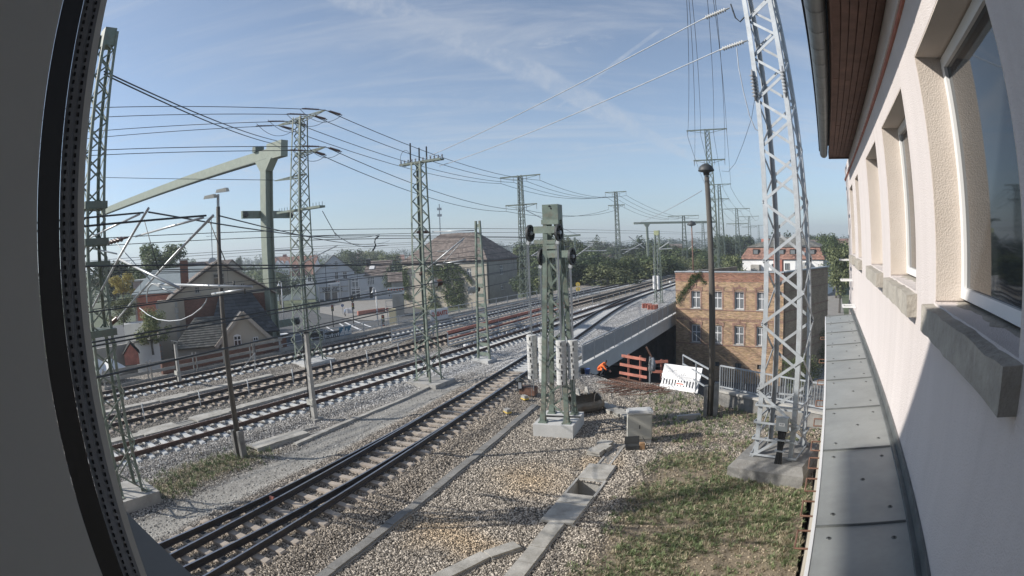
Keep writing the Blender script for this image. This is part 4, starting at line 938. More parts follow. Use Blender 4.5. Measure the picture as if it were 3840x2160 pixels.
def text3(txt, fr_o, xdir, zdir, size, mat, name='lettering', parent=None, ext=.004, align='CENTER', bold=0.):
    cu = bpy.data.curves.new(name, 'FONT'); cu.body = txt; cu.size = size; cu.extrude = ext; cu.align_x = align; cu.align_y = 'CENTER'; cu.offset = bold
    ob = bpy.data.objects.new(name, cu); COL.objects.link(ob); dg = bpy.context.evaluated_depsgraph_get(); me = bpy.data.meshes.new_from_object(ob.evaluated_get(dg))
    bpy.data.objects.remove(ob); bpy.data.curves.remove(cu); me.materials.clear(); me.materials.append(mat)
    x = Vector(xdir).normalized(); z = Vector(zdir).normalized(); n = x.cross(z)
    m = Matrix(((x.x, z.x, n.x, fr_o.x), (x.y, z.y, n.y, fr_o.y), (x.z, z.z, n.z, fr_o.z), (0, 0, 0, 1)))
    return piece(name, parent, me, m) if parent is not None else piece(name, None, me, m)
text3('4.50', fj(0, -.154, 0), nE, (0, 0, 1), .075, MAT['black'], 'lettering', lab, .001)
for i in range(6):
    x = -.12 + .048 * i; e = fj(x * 1.6 + random.uniform(-.08, .12), -.35 - random.random() * .15, -1.75)
    pts = [fj(x, -.06, -.22), fj(x * .8, -.08, -.5), fj(x * .6 + .02 * math.sin(i * 2.), -.10, -.85), fj(x * .9, -.2, -1.3), e]
    mb = MB(); mb.tube(pts, .034 if i % 2 else .024, 8); mb.build('cable', MAT['black'], T, True)
for zz in (-.5, -.85, -1.3):
    mb = MB(); mb.box(fj, -.16, .16, -.19, -.02, zz - .015, zz + .015); mb.build('cable_strap', MAT['galv'], T)
mb = MB()
for h in (7.3, 7.3): pass
for i, px in ((0, t8(0, 0)), (1, t8(0, 0))):
    mb = MB(); z_ = EB.z + (top.z + 2 - EB.z) * .66; q = corE(i, z_); insulator(mb, q - Vector((0, 0, .0)) - dE * .1, q - dE * .1 + Vector((0, 0, 1.0)), .10, 7); mb.build('insulator', MAT['insulg'], mE, True)
# --- street lamp style poles
LP = PG(905, 1712, ZG); ld = math.hypot(LP.x, LP.y); LTop = PY(818, 775, ld)
T = thing('floodlight_pole', LP, 'slim dark wooden pole with two floodlights, set in a concrete foot at left', 'lamp pole')
mb = MB(); mb.tube([LP + Vector((0, 0, .1)), Vector((LTop.x, LTop.y, LTop.z))], [.115, .075], 12); mb.build('pole', MAT['polewood'], T, True)
mb = MB(); f2 = lambda x, y, z: LP + AN * x + AD * y + Vector((0, 0, z))
mb.box(f2, -.22, -.10, -.14, .14, -.2, 1.05); mb.box(f2, .10, .22, -.14, .14, -.2, 1.05); mb.build('socket', MAT['concd'], T)
mb = MB(); mb.bar(LTop, LTop + Vector((0, 0, .45)), .08); mb.build('lamp_neck', MAT['galv'], T)
lh = LTop + Vector((0, 0, .42))
for sg, up in ((-1, -.05), (1, .12)):
    c = lh + Vector((sg * .27, -.1, up)); mb = MB(); mb.hexa([c + Vector((-.24, -.17, -.07)), c + Vector((.24, -.17, -.07)), c + Vector((.2, .17, -.03)), c + Vector((-.2, .17, -.03)), c + Vector((-.2, -.15, .05)), c + Vector((.2, -.15, .08)), c + Vector((.16, .15, .1)), c + Vector((-.16, .15, .08))])
    o = mb.build('floodlight', MAT['cabinet'], T); mb = MB(); mb.poly([c + Vector((-.22, -.155, -.074)), c + Vector((.22, -.155, -.074)), c + Vector((.18, .155, -.036)), c + Vector((-.18, .155, -.036))]); mb.build('lens', MAT['white'], o)
RP = PG(2664, 1560, ZG); rd = math.hypot(RP.x, RP.y); RT = PY(2650, 665, rd)
T = thing('dome_lamp_post', RP, 'weathered dark wooden lamp post with black dome shade, standing before the brick house', 'lamp post')
mb = MB(); mb.tube([RP + Vector((0, 0, .1)), RP.lerp(RT, .5), RT], [.145, .13, .10], 12); mb.build('post', MAT['polewood'], T, True)
mb = MB(); f3 = lambda x, y, z: RP + BN * x + BD * y + Vector((0, 0, z)); mb.box(f3, -.30, -.13, -.16, .16, -.2, 1.3); mb.box(f3, .13, .30, -.16, .16, -.2, 1.45); mb.build('socket', MAT['concd'], T)
mb = MB(); mb.tube([RT, RT + Vector((0, 0, .25))], .09, 10); mb.build('neck', MAT['steeldark'], T)
mb = MB(); mb.lathe(RT + Vector((0, 0, .2)), [(.12, -.12), (.14, .0), (.33, .05), (.34, .08), (.27, .24), (.14, .33), (.02, .36)], 20); mb.build('dome_shade', MAT['steeldark'], T, True)
mb = MB(); mb.lathe(RT + Vector((0, 0, .02)), [(.05, 0), (.12, .08), (.12, .16)], 10); mb.build('bulb_glass', MAT['galv'], T, True)
# short concrete posts with bracket heads in the tracks
for base, top, lb in ((PG(1182, 1575, ZG), t2(2270, 190), 'pale square concrete post with grey box at its foot, between path and track'), (PG(677, 1450, ZG), t2(960, 290), 'short concrete post with small box standing left of the third track')):
    d_ = math.hypot(base.x, base.y); q = PY(*top, d_); T = thing('concrete_post', base, lb, 'post'); h = q.z - base.z
    fp = lambda x, y, z: base + BN * x + BD * y + Vector((0, 0, z))
    mb = MB(); mb.hexa([fp(-.11, -.11, .1), fp(.11, -.11, .1), fp(.11, .11, .1), fp(-.11, .11, .1), fp(-.08, -.08, h), fp(.08, -.08, h), fp(.08, .08, h), fp(-.08, .08, h)]); mb.build('post', MAT['conc'], T)
    mb = MB(); mb.box(fp, -.28, .28, -.28, .28, -.2, .1); mb.build('foot', MAT['conc'], T)
    mb = MB(); mb.box(fp, -.05, .05, -.14, .14, h, h + .10); mb.bar(fp(-.55, 0, h + .13), fp(.55, 0, h + .13), .09, .06); mb.build('head', MAT['steeldark'], T)
    mb = MB(); mb.box(fp, -.2, .2, -.22, -.13, .75, 1.0); mb.build('box', MAT['cabinet'], T)
    pbar('conduit', T, MAT['black'], fp(-.15, -.12, .1), fp(-.115, -.11, h), .035)
# ------------------------------------------------------------------ own building: the wing wall on the right
OB = thing('station_wing', WF(2, 1, ZG), 'pale pink rendered building wing filling the right edge, with deep windows', 'building')
HEAD, SILL = 8.24, 6.30
WIN = [(-.75, 1.42), (2.42, 4.56), (5.57, 7.74), (8.78, 10.85), (13.46, 14.65), (15.98, 17.66)]
T0, T1, ZB, ZTOP = -4., 19.8, 4.62, 9.06
mb = MB()
ed_ = [T0] + [x for w in WIN for x in w] + [T1]
for i in range(0, len(ed_), 2): mb.box(WF, ed_[i], ed_[i + 1], 1.0, 1.36, SILL, HEAD)
mb.box(WF, T0, T1, 1.0, 1.36, ZB, SILL); mb.box(WF, T0, T1, 1.0, 1.36, HEAD, ZTOP)
mb.build('wall', MAT['render'], OB)
mb = MB(); mb.box(WF, T1 - .4, T1 - .01, 1.36, 7, ZS, ZTOP); mb.build('end_wall', MAT['render'], OB)
for i, (a, b) in enumerate(WIN):
    # reveals: thin render skins lining the opening
    mb = MB(); mb.box(WF, b - .012, b + .0, 1.002, 1.27, SILL + .02, HEAD - .012); mb.build('reveal', MAT['reveal'], OB)
    mb = MB(); mb.box(WF, a, a + .012, 1.002, 1.27, SILL + .02, HEAD - .012); mb.build('reveal', MAT['reveal'], OB)
    mb = MB(); mb.box(WF, a, b, 1.002, 1.27, HEAD - .012, HEAD); mb.build('lintel', MAT['reveal'], OB)
    # rough stone sill
    mb = MB(); n = 14; rr = random.Random(i + 40); L = b - a + .16; x0, x1 = .89, 1.30
    rows = []
    for k in range(n + 1):
        t = a - .08 + L * k / n; w = lambda s: rr.uniform(-s, s)
        rows.append(mb.pts([WF(t, x0 + w(.008), 6.07 + w(.006)), WF(t, x0 + w(.010), 6.275 + w(.010)), WF(t, (x0 + x1) / 2, 6.292 + w(.008)), WF(t, x1, 6.312 + w(.004)), WF(t, x1, 6.07)]))
    for p, q in zip(rows, rows[1:]):
        for j in range(5): mb.face((p[j], p[(j + 1) % 5], q[(j + 1) % 5], q[j]))
    mb.face(rows[0]); mb.face(rows[-1]); mb.build('sill', MAT['sill'], OB)
    f = MB(); z0, z1 = SILL + .04, HEAD - .03; w = .085
    f.box(WF, a + .012, b - .012, 1.24, 1.31, z0, z0 + w); f.box(WF, a + .012, b - .012, 1.24, 1.31, z1 - w, z1)
    mids = []
    for t in [a + .012 + w / 2, b - .012 - w / 2] + mids: f.box(WF, t - w / 2, t + w / 2, 1.241, 1.309, z0 + w, z1 - w)
    fo = f.build('window', MAT['pvc'], OB)
    es = [a + .012 + w] + [v for m in mids for v in (m - w / 2, m + w / 2)] + [b - .012 - w]
    for k in range(0, len(es), 2):
        g = MB(); g.box(WF, es[k], es[k + 1], 1.272, 1.284, z0 + w, z1 - w); g.build('pane', MAT['glass'], fo)
    f = MB(); f.box(WF, a + .2, b - .2, 1.5, 1.52, z0, z1); f.build('curtain', MAT['curtain'], fo)
f = MB(); f.box(WF, T0, T1 - .5, 1.9, 2.0, ZB, ZTOP); f.build('inner_wall', MAT['concd'], OB)
# painted strip under the eaves
mb = MB(); mb.box(WF, T0, T1 + .01, .975, .999, 8.66, 8.70); mb.build('eaves_strip', MAT['redbar'], OB)
mb = MB(); mb.box(WF, T0, T1 + .02, .955, .999, 8.702, 8.74); mb.build('eaves_strip', MAT['render'], OB)
# soffit boards, gutter, roof edge
x_in, x_out = .98, .40
zsf = lambda x: 9.02 + (x_in - x) * -.02
nb = 6
for k in range(nb):
    xa = x_out + (x_in - x_out) * k / nb + .006; xb = x_out + (x_in - x_out) * (k + 1) / nb - .006; t = -4.; rr = random.Random(k)
    while t < 16.3:
        e = min(t + rr.uniform(3.2, 4.6), 16.45); mb = MB(); dz = rr.uniform(-.004, .004); mb.box(WF, t, e - .006, xa, xb, 9.02 + dz, 9.045 + dz); mb.build('soffit_board', MAT['soffit'], OB); t = e
mb = MB(); mb.box(WF, -4, 16.45, .375, .398, 8.98, 9.16); mb.build('fascia', MAT['soffit'], OB)
mb = MB(); mb.box(WF, -4, 16.44, .40, 1.0, 9.052, 9.07); mb.build('soffit_backing', MAT['soffit'], OB)
mb = MB(); mb.box(WF, 16.455, 16.5, .38, 1.0, 8.98, 9.12); mb.build('barge_board', MAT['soffit'], OB)
mb = MB(); prof = [(math.cos(a) * .115, -math.sin(a) * .125) for a in np.linspace(-.12, math.pi + .12, 12)]
r0 = mb.pts([WF(-4, .235 + x, 9.13 + z) for x, z in prof]); r1_ = mb.pts([WF(16.45, .235 + x, 9.13 + z) for x, z in prof])
for j in range(11): mb.face((r0[j], r0[j + 1], r1_[j + 1], r1_[j]))
mb.face(r1_); g = mb.build('gutter', MAT['zincd'], OB, True)
t = -3.2
ring = MB(); pr2 = [(math.cos(a) * .121, -math.sin(a) * .131) for a in np.linspace(-.1, math.pi + .1, 12)]
while t < 16.4:
    mb = MB(); a = mb.pts([WF(t, .235 + x, 9.13 + z) for x, z in pr2]); b = mb.pts([WF(t + .03, .235 + x, 9.13 + z) for x, z in pr2])
    for j in range(11): mb.face((a[j], a[j + 1], b[j + 1], b[j]))
    mb.build('gutter_bracket', MAT['zincd'], g); t += .62
mb = MB(); mb.hexa([WF(-4, .1, 9.2), WF(16.5, .1, 9.2), WF(16.5, 6, 12.4), WF(-4, 6, 12.4), WF(-4, .1, 9.26), WF(16.5, .1, 9.26), WF(16.5, 6, 12.46), WF(-4, 6, 12.46)]); mb.build('roof', MAT['tilesbrown'], OB)
# sheet-metal ledge
seams = [-4., -2.4, -.8, .75, 2.35, 4.0 + .2, 5.96, 7.52, 9.13, 10.58, 12.2, 13.8, 15.3, 16.75]
for a, b in zip(seams, seams[1:]):
    mb = MB(); mb.hexa([WF(a + .004, .125, 4.55), WF(b - .004, .125, 4.55), WF(b - .004, .93, 4.615), WF(a + .004, .93, 4.615), WF(a + .004, .125, 4.565), WF(b - .004, .125, 4.565), WF(b - .004, .93, 4.63), WF(a + .004, .93, 4.63)])
    s_ = mb.build('metal_sheet', MAT['zinc'], OB)
    mb = MB(); mb.hexa([WF(b - .012, .13, 4.566), WF(b + .012, .13, 4.566), WF(b + .012, .92, 4.631), WF(b - .012, .92, 4.631), WF(b - .005, .13, 4.582), WF(b + .005, .13, 4.582), WF(b + .005, .92, 4.647), WF(b - .005, .92, 4.647)]); mb.build('seam', MAT['zincd'], s_)
    for (tt, xx) in ((a + .22, .27), (a + .30, .80), ((a + b) / 2 + .05, .56), (b - .2, .25), (b - .25, .80)):
        zc = 4.566 + (xx - .125) / .805 * .065; mb = MB(); mb.lathe(WF(tt, xx, zc), [(.025, 0), (.023, .004), (.013, .004)], 14); w_ = mb.build('washer', MAT['zincd'], s_)
        mb = MB(); mb.lathe(WF(tt, xx, zc + .003), [(.011, 0), (.011, .004), (.005, .006)], 10); mb.build('screw', MAT['black'], w_)
mb = MB(); mb.box(WF, -4, 16.75, .10, .123, 4.38, 4.572); mb.build('ledge_edge', MAT['pvc'], OB)
mb = MB(); mb.box(WF, -4, 19.5, .93, .997, 4.60, 4.66); mb.box(WF, -4, 19.5, .972, .996, 4.662, 4.76); mb.build('flashing', MAT['zincd'], OB)
mb = MB(); mb.box(WF, -4, 16.7, .22, 1.0, ZS, 4.54); mb.build('lower_wall', MAT['plbeige'], OB)
mb = MB(); mb.box(WF, 16.7, T1 - .02, 1.0, 1.36, ZS, 4.615); mb.build('lower_end_wall', MAT['render'], OB)
# rusty hoops under the ledge
for k, t in enumerate([4.5, 5.15, 5.75, 6.4, 7.0, 8.0, 9.0, 10.4, 12.3, 15.2]):
    mb = MB(); z = 4.18
    for p, q in ((WF(t, .22, z), WF(t, -.02, z)), (WF(t, -.02, z), WF(t + .34, -.02, z)), (WF(t + .34, -.02, z), WF(t + .34, .22, z))): mb.tube([p, q], .010, 6)
    tag(mb.build('rusty_hoop', MAT['rust']), 'rusty square iron hoop below the metal ledge, %s from the near end' % ('first', 'second', 'third', 'fourth', 'fifth', 'sixth', 'seventh', 'eighth', 'ninth', 'tenth')[k], 'hoop', 'hoops below the ledge')
# white brackets at the far end of the wall
for k, (t, z, lb) in enumerate(((15.6, 4.98, 'lower white flat loop bracket at the end of the pink wall'), (17.3, 5.55, 'middle white flat loop bracket at the end of the pink wall'), (18.4, 6.1, 'upper white flat loop bracket at the end of the pink wall'))):
    mb = MB()
    for p, q in ((WF(t, .99, z), WF(t, .62, z)), (WF(t, .62, z), WF(t + .5, .62, z)), (WF(t + .5, .62, z), WF(t + .5, .99, z))): mb.bar(p, q, .05, .04)
    tag(mb.build('wall_bracket', MAT['white']), lb, 'bracket')
for (t, z, h) in ((12.0, 5.35, .42), (9.2, 5.62, .12), (14.9, 7.2, .14), (14.9, 7.6, .14)):
    pass
# unseen block behind and left of window, added and shaped to shade ledge and wall
lam = 16.; s3 = (SUNV.dot(WD), SUNV.dot(WE), SUNV.z); c0 = (6.05 - s3[0] * lam, .55 - s3[1] * lam, 4.6 - s3[2] * lam)
T = thing('unseen_shade_block', WF(-12, 0, ZS), 'unseen pink rendered block with wide eaves, added to shade ledge and wall', 'building')
mb = MB(); mb.box(WF, -30, c0[0] - 2.6, c0[1] + .8, 8, ZS, c0[2] - .2); mb.build('wall', MAT['render'], T)
mb = MB(); mb.box(WF, -30.5, c0[0], c0[1], 9, c0[2] - .18, c0[2]); mb.build('roof', MAT['soffit'], T)

# ------------------------------------------------------------------ the window the picture is taken from (left jamb, room)
def pol(px, d, z, y=1080):          # point at a pixel column's azimuth, horizontal distance d
    r = ray(px, y); h = math.hypot(r.x, r.y); return Vector((r.x / h * d, r.y / h * d, z))
WT = thing('open_window', pol(150, .35, 5.4), 'white plastic window sash with black seal and dotted spacer at the left edge', 'window')
Z0, Z1 = 5.0, 9.2
def strip(name, xa, da, xb, db, mat, thick=.02, z0=Z0, z1=Z1):
    a, b = pol(xa, da, 0), pol(xb, db, 0); n = Vector((a.x + b.x, a.y + b.y, 0)).normalized() * thick
    mb = MB(); mb.prism([(a.x, a.y), (b.x, b.y), (b.x + n.x, b.y + n.y), (a.x + n.x, a.y + n.y)], z0, z1); return mb.build(name, mat, WT)
strip('edge_strip', 300, .40, 325, .405, MAT['pvcd'], .01)
sp = strip('spacer_bar', 232, .392, 300, .398, MAT['alu'], .008)
strip('rubber_seal', 148, .372, 231, .388, MAT['black'], .015)
strip('sash', -260, .33, 147, .368, MAT['pvcd'], .03)
hole = MB(); hole.box(ID, -.5, .5, -.5, .5, -.5, .5)
a, b = pol(232, .392, 0), pol(300, .398, 0); ax = (b - a).normalized(); nn = Vector((a.x, a.y, 0)).normalized()
hm = MB()
for k in range(520):
    z = 5.5 + k * .0056
    for f in (.25, .75):
        c = a.lerp(b, f + (.06 if k % 2 else -.06) * 0) - nn * .0008 + Vector((0, 0, z)); hm.box(lambda i, j, q: c + ax * i + nn * j + Vector((0, 0, q)), -.0008, .0008, -.0006, .0006, -.0013, .0013)
tag(hm.build('perforation', MAT['black'], sp), kind='stuff')
# plastered outer sill and reveal below the jamb
P = [PY(*p_(283, 1250), .75), PY(*p_(500, 1460), .55), PY(*p_(470, 1700), .5), PY(*p_(150, 1700), .5), PY(*p_(150, 1250), .7)]
mb = MB(); mb.extrude(P, Vector((-.25, .12, -.25))); tag(mb.build('outer_sill', MAT['plgrey']), 'rough plastered outer sill corner at the bottom left', 'sill')
# room behind the camera: walls, floor, ceiling (open towards the window)
mb = MB(); rm = lambda x, y, z: Vector((x, y, z))
mb.box(rm, -1.6, -1.5, -3.2, .02, 5.0, 9.2); mb.box(rm, -1.6, .55, -3.3, -3.2, 5.0, 9.2); mb.box(rm, .45, .55, -3.2, -.35, 5.0, 9.2)
mb.box(rm, -1.5, .45, -3.2, -.1, 5.0, 5.1); mb.box(rm, -1.5, .45, -3.2, -.1, 9.1, 9.2)
tag(mb.build('room', M('room_wall', (.42, .41, .38), .9, 0, .05, 1)), kind='structure')
# ------------------------------------------------------------------ bridge, brick house, building site in the middle ground
class Fac:
    """a facade plane: u along, w outward, z up"""
    def __init__(s, p, q, out=None):
        s.o = Vector((p[0], p[1], 0)); s.d = Vector((q[0] - p[0], q[1] - p[1], 0)); s.L = s.d.length; s.d /= s.L; s.n = Vector((s.d.y, -s.d.x, 0))
        if out is None: out = -s.o
        if s.n.dot(Vector((out[0], out[1], 0))) < 0: s.n = -s.n
    def __call__(s, u, w, z): return s.o + s.d * u + s.n * w + Vector((0, 0, z))
    def uz(s, x, y):
        r = ray(x, y); t = s.o.dot(s.n) / r.dot(s.n); q = C0 + r * t; return (q - s.o).dot(s.d), q.z
def brickmat(name, fac, c1, c2, mortar, scale=1.0, bw=.26, rh=.082):
    m = bpy.data.materials.new(name); N, L = nodes_of(m); b = N['Principled BSDF']; b.inputs['Roughness'].default_value = .92
    g = N.new('ShaderNodeNewGeometry'); dp = N.new('ShaderNodeVectorMath'); dp.operation = 'DOT_PRODUCT'; L.new(g.outputs['Position'], dp.inputs[0]); v = fac.d + fac.n; dp.inputs[1].default_value = v
    sx = N.new('ShaderNodeSeparateXYZ'); L.new(g.outputs['Position'], sx.inputs[0]); cb = N.new('ShaderNodeCombineXYZ'); L.new(dp.outputs[1], cb.inputs[0]); L.new(sx.outputs[2], cb.inputs[1])
    br = N.new('ShaderNodeTexBrick'); L.new(cb.outputs[0], br.inputs['Vector']); br.inputs['Scale'].default_value = scale; br.inputs['Brick Width'].default_value = bw; br.inputs['Row Height'].default_value = rh; br.inputs['Mortar Size'].default_value = .008
    br.inputs['Color1'].default_value = c1 + (1,); br.inputs['Color2'].default_value = c2 + (1,); br.inputs['Mortar'].default_value = mortar + (1,); br.inputs['Bias'].default_value = -.1
    n = N.new('ShaderNodeTexNoise'); n.inputs['Scale'].default_value = 1.1; n.inputs['Detail'].default_value = 8; L.new(g.outputs['Position'], n.inputs['Vector'])
    mr = N.new('ShaderNodeMapRange'); mr.inputs[1].default_value = .3; mr.inputs[2].default_value = .7; mr.inputs[3].default_value = .8; mr.inputs[4].default_value = 1.12; L.new(n.outputs[0], mr.inputs[0])
    mx = N.new('ShaderNodeVectorMath'); mx.operation = 'SCALE'; L.new(br.outputs['Color'], mx.inputs[0]); L.new(mr.outputs[0], mx.inputs['Scale']); L.new(mx.outputs[0], b.inputs['Base Color'])
    bp = N.new('ShaderNodeBump'); bp.inputs['Strength'].default_value = .6; bp.inputs['Distance'].default_value = .02; bp.invert = True; L.new(br.outputs['Fac'], bp.inputs['Height']); L.new(bp.outputs[0], b.inputs['Normal'])
    return m
def window(parent, f, u, z, w, h, mat_frame=None, depth=.12, fw=.07, cross=True, transom=.62, arch=False, sill=True, glass=None, muntin=True, wo=0.):
    """window with its own frame, panes and sill, set `depth` behind the facade plane f"""
    mat_frame = mat_frame or MAT['white']; y0, y1 = -depth - .06 + wo, -depth + wo
    mb = MB(); mb.box(f, u - w / 2, u - w / 2 + fw, y0, y1, z, z + h); mb.box(f, u + w / 2 - fw, u + w / 2, y0, y1, z, z + h)
    mb.box(f, u - w / 2 + fw, u + w / 2 - fw, y0, y1, z, z + fw); mb.box(f, u - w / 2 + fw, u + w / 2 - fw, y0, y1, z + h - fw, z + h)
    xs = [(u - w / 2 + fw, u + w / 2 - fw)]; zs = [(z + fw, z + h - fw)]
    if muntin: mb.box(f, u - fw * .55, u + fw * .55, y0, y1 + .01, z + fw, z + h - fw); xs = [(u - w / 2 + fw, u - fw * .55), (u + fw * .55, u + w / 2 - fw)]
    if cross: zt = z + h * transom; mb.box(f, u - w / 2 + fw, u + w / 2 - fw, y0, y1 + .015, zt - fw * .6, zt + fw * .6); zs = [(z + fw, zt - fw * .6), (zt + fw * .6, z + h - fw)]
    if arch:
        n = 8; ps = [f(u - w / 2 + w * i / n, y1, z + h + math.sin(math.pi * i / n) * w * .16) for i in range(n + 1)]
        mb.extrude(ps, f(0, y0 - y1, 0) - f(0, 0, 0))
    o = mb.build('window', mat_frame, parent)
    for a, b in xs:
        for c, d in zs:
            g = MB(); g.box(f, a, b, y0 + .015, y0 + .03, c, d); g.build('pane', glass or MAT['glassc'], o)
    if sill: g = MB(); g.box(f, u - w / 2 - .08, u + w / 2 + .08, y1, .07 + wo, z - .09, z - .002); g.build('sill', MAT['conc'], o)
    return o
def wall_with_openings(parent, f, u0, u1, z0, z1, ops, mat, th=.3, name='wall'):
    """box wall built round rectangular openings [(u, z, w, h)]"""
    us = sorted({u0, u1, *[o[0] - o[2] / 2 for o in ops], *[o[0] + o[2] / 2 for o in ops]}); zs = sorted({z0, z1, *[o[1] for o in ops], *[o[1] + o[3] for o in ops]})
    mb = MB()
    for a, b in zip(us, us[1:]):
        run = None
        for c, d in zip(zs, zs[1:]):
            m = ((a + b) / 2, (c + d) / 2); hole = any(abs(m[0] - o[0]) < o[2] / 2 and o[1] < m[1] < o[1] + o[3] for o in ops)
            if hole:
                if run: mb.box(f, a, b, -th, 0, run[0], run[1]); run = None
            else: run = (run[0], d) if run else (c, d)
        if run: mb.box(f, a, b, -th, 0, run[0], run[1])
    return mb.build(name, mat, parent)

# --- yellow brick house
R = PG(2938, 1017, 4.0); L_ = PG(2532, 1015, 4.0); Fr = PG(3104, 996, 4.0)
fb = Fac(R, L_); WID = fb.L
BH = thing('brick_house', (R.x, R.y, ZS), 'flat-roofed yellow brick house with arched white windows behind the lamp post', 'house')
YB = brickmat('yellow_brick', fb, (.41, .29, .19), (.29, .2, .13), (.35, .31, .26)); RB = brickmat('red_brick', fb, (.34, .19, .14), (.24, .13, .10), (.32, .28, .24))
us = [(8.42), (6.30), (4.18), (2.05)]
ops = [(u, .66, .9, 1.62) for u in us] + [(u, -2.45, .9, 1.62) for u in us] + [(u + .05, -4.55, .62, .42) for u in (8.4, 6.3, 4.15, 2.0)]
wall_with_openings(BH, fb, 0, WID, ZS, 3.05, ops, YB)
mb = MB(); mb.box(fb, 0, WID, -.3, 0, 3.052, 3.86); mb.build('parapet', RB, BH)
fs = Fac(R, Fr, out=(1, -.3)); mb = MB(); mb.box(fs, .32, fs.L, -.3, 0, ZS, 3.86); sw = mb.build('side_wall', YB, BH)
fbk = Fac(L_, (L_.x + (Fr - R).x, L_.y + (Fr - R).y), out=(-1, .2)); mb = MB(); mb.box(fbk, .32, fs.L, -.3, 0, ZS, 3.86); mb.build('side_wall', YB, BH)
mb = MB(); mb.box(fb, .3, WID - .3, -fs.L, -.31, 3.2, 3.4); mb.build('roof', MAT['slate'], BH)
mb = MB(); mb.box(fb, -.06, WID + .06, -.36, .08, 3.862, 3.96); mb.box(fs, .37, fs.L + .06, -.36, .08, 3.862, 3.958); mb.build('coping', MAT['galv'], BH)
for z, h, pr in ((3.02, .05, .03), (3.3, .035, .03), (3.7, .05, .05), (2.18, .07, .035), (.5, .09, .05), (-.42, .10, .03), (-2.62, .09, .045), (-3.35, .06, .03)):
    mb = MB(); mb.box(fb, -.02, WID + .02, .001, pr, z, z + h); mb.build('brick_band', RB if z > -3 else YB, BH)
    mb = MB(); mb.box(fs, .002, fs.L, .001, pr, z, z + h); mb.build('brick_band', RB, BH)
# brick courses: real bricks, each a little proud of the mortar, too many and too small to pick apart
SB = M('single_brick', (.40, .285, .19), .92, 0, .12, 9, tint=True); SR = M('single_brick_red', (.30, .165, .12), .92, 0, .12, 9, tint=True); rr = random.Random(8)
def brick_skin(f, W_, z0, z1, ops, mat, u00=0.):
    mb = MB(); r = 0; z = z0
    while z < z1 - .05:
        u = u00 - (.13 if r % 2 else 0)
        while u < W_:
            a, b = max(u, u00) + .006, min(u + .25, W_) - .006; m = (a + b) / 2
            if b - a > .05 and not any(abs(m - o[0]) < o[2] / 2 + .12 and o[1] - .1 < z < o[1] + o[3] + .02 for o in ops):
                k = rr.choice((.7, .85, .95, 1.05, 1.15, 1.25)) * rr.uniform(.93, 1.07); mb.box(f, a, b, .0005, .008 + rr.random() * .006, z + .006, z + .072, 0, (k, k * rr.uniform(.92, 1.02), k * rr.uniform(.85, 1.02)))
            u += .26
        z += .08; r += 1
    o = mb.build('brick_courses', mat, BH, recalc=False); return tag(o, kind='stuff')
brick_skin(fb, WID, ZS + 1.0, 3.02, ops, SB); brick_skin(fb, WID, 3.06, 3.84, [], SR)
nd = int(WID / .2)
mb = MB()
for k in range(nd): mb.box(fb, k * .2 + .02, k * .2 + .12, .001, .05, -.30, -.20)
tag(mb.build('dentil_course', RB, BH), kind='stuff')
for u in us:
    for z in (.66, -2.45):
        window(BH, fb, u, z, .9, 1.56, MAT['plaswhite'], .13, .075, True, .60, True)
        n = 10; mb = MB()
        for i in range(n):         # segmental arch of standing bricks
            a0, a1 = (i + .06) / n, (i + .94) / n
            p = lambda a, r: fb(u - .56 + 1.12 * a, .0, z + 1.56 + math.sin(math.pi * a) * .17 + r)
            q = [p(a0, .04), p(a1, .04), p(a1, .28), p(a0, .28)]; mb.extrude([v + fb.n * .002 for v in q], fb.n * .035)
        mb.build('arch_bricks', RB, BH)
        for sg, rr_ in ((-1, .3), (0, .22), (1, .3)):
            mb = MB(); x = u + sg * .58; zz = z + 1.58 + (.24 if sg == 0 else 0); mb.box(fb, x - .075, x + .075, .002, .06, zz, zz + .34); mb.build('keystone', RB, BH)
        for sg in (-1, 1): mb = MB(); mb.box(fb, u + sg * .53 - .075, u + sg * .53 + .075, .002, .03, z + .02, z + 1.58); mb.build('jamb_bricks', RB, BH)
for u in (8.45, 6.35, 4.2, 2.05): window(BH, fb, u, -4.55, .62, .42, MAT['steeldark'], .12, .05, False, .6, True, False)
# creeper hanging from the parapet
LEAFS = {}
def leaf_mat(name, c0, c1, c2, sc=.5):
    m = bpy.data.materials.new(name); N, L = nodes_of(m); b = N['Principled BSDF']; b.inputs['Roughness'].default_value = .6; b.inputs['Specular IOR Level'].default_value = .3
    a = N.new('ShaderNodeVertexColor'); a.layer_name = 'tint'; sp = N.new('ShaderNodeSeparateColor'); L.new(a.outputs[0], sp.inputs[0])
    r = N.new('ShaderNodeValToRGB'); e = r.color_ramp.elements; e[0].color = c0 + (1,); e[1].color = c2 + (1,); k = e.new(.5); k.color = c1 + (1,); L.new(sp.outputs[0], r.inputs[0])
    oi = N.new('ShaderNodeObjectInfo'); mr = N.new('ShaderNodeMapRange'); mr.inputs[3].default_value = .95; mr.inputs[4].default_value = 1.55; L.new(oi.outputs['Random'], mr.inputs[0])
    mx = N.new('ShaderNodeVectorMath'); mx.operation = 'SCALE'; L.new(r.outputs[0], mx.inputs[0]); L.new(mr.outputs[0], mx.inputs['Scale']); L.new(mx.outputs[0], b.inputs['Base Color'])
    tr = N.new('ShaderNodeBsdfTranslucent'); L.new(mx.outputs[0], tr.inputs[0]); ad = N.new('ShaderNodeMixShader'); ad.inputs[0].default_value = .35
    L.new(b.outputs[0], ad.inputs[1]); L.new(tr.outputs[0], ad.inputs[2]); L.new(ad.outputs[0], N['Material Output'].inputs[0]); return m
MAT['leaf'] = leaf_mat('leaf_green', (.035, .052, .024), (.072, .10, .042), (.13, .16, .07))
MAT['leafo'] = leaf_mat('leaf_olive', (.05, .064, .03), (.11, .128, .058), (.19, .205, .10))
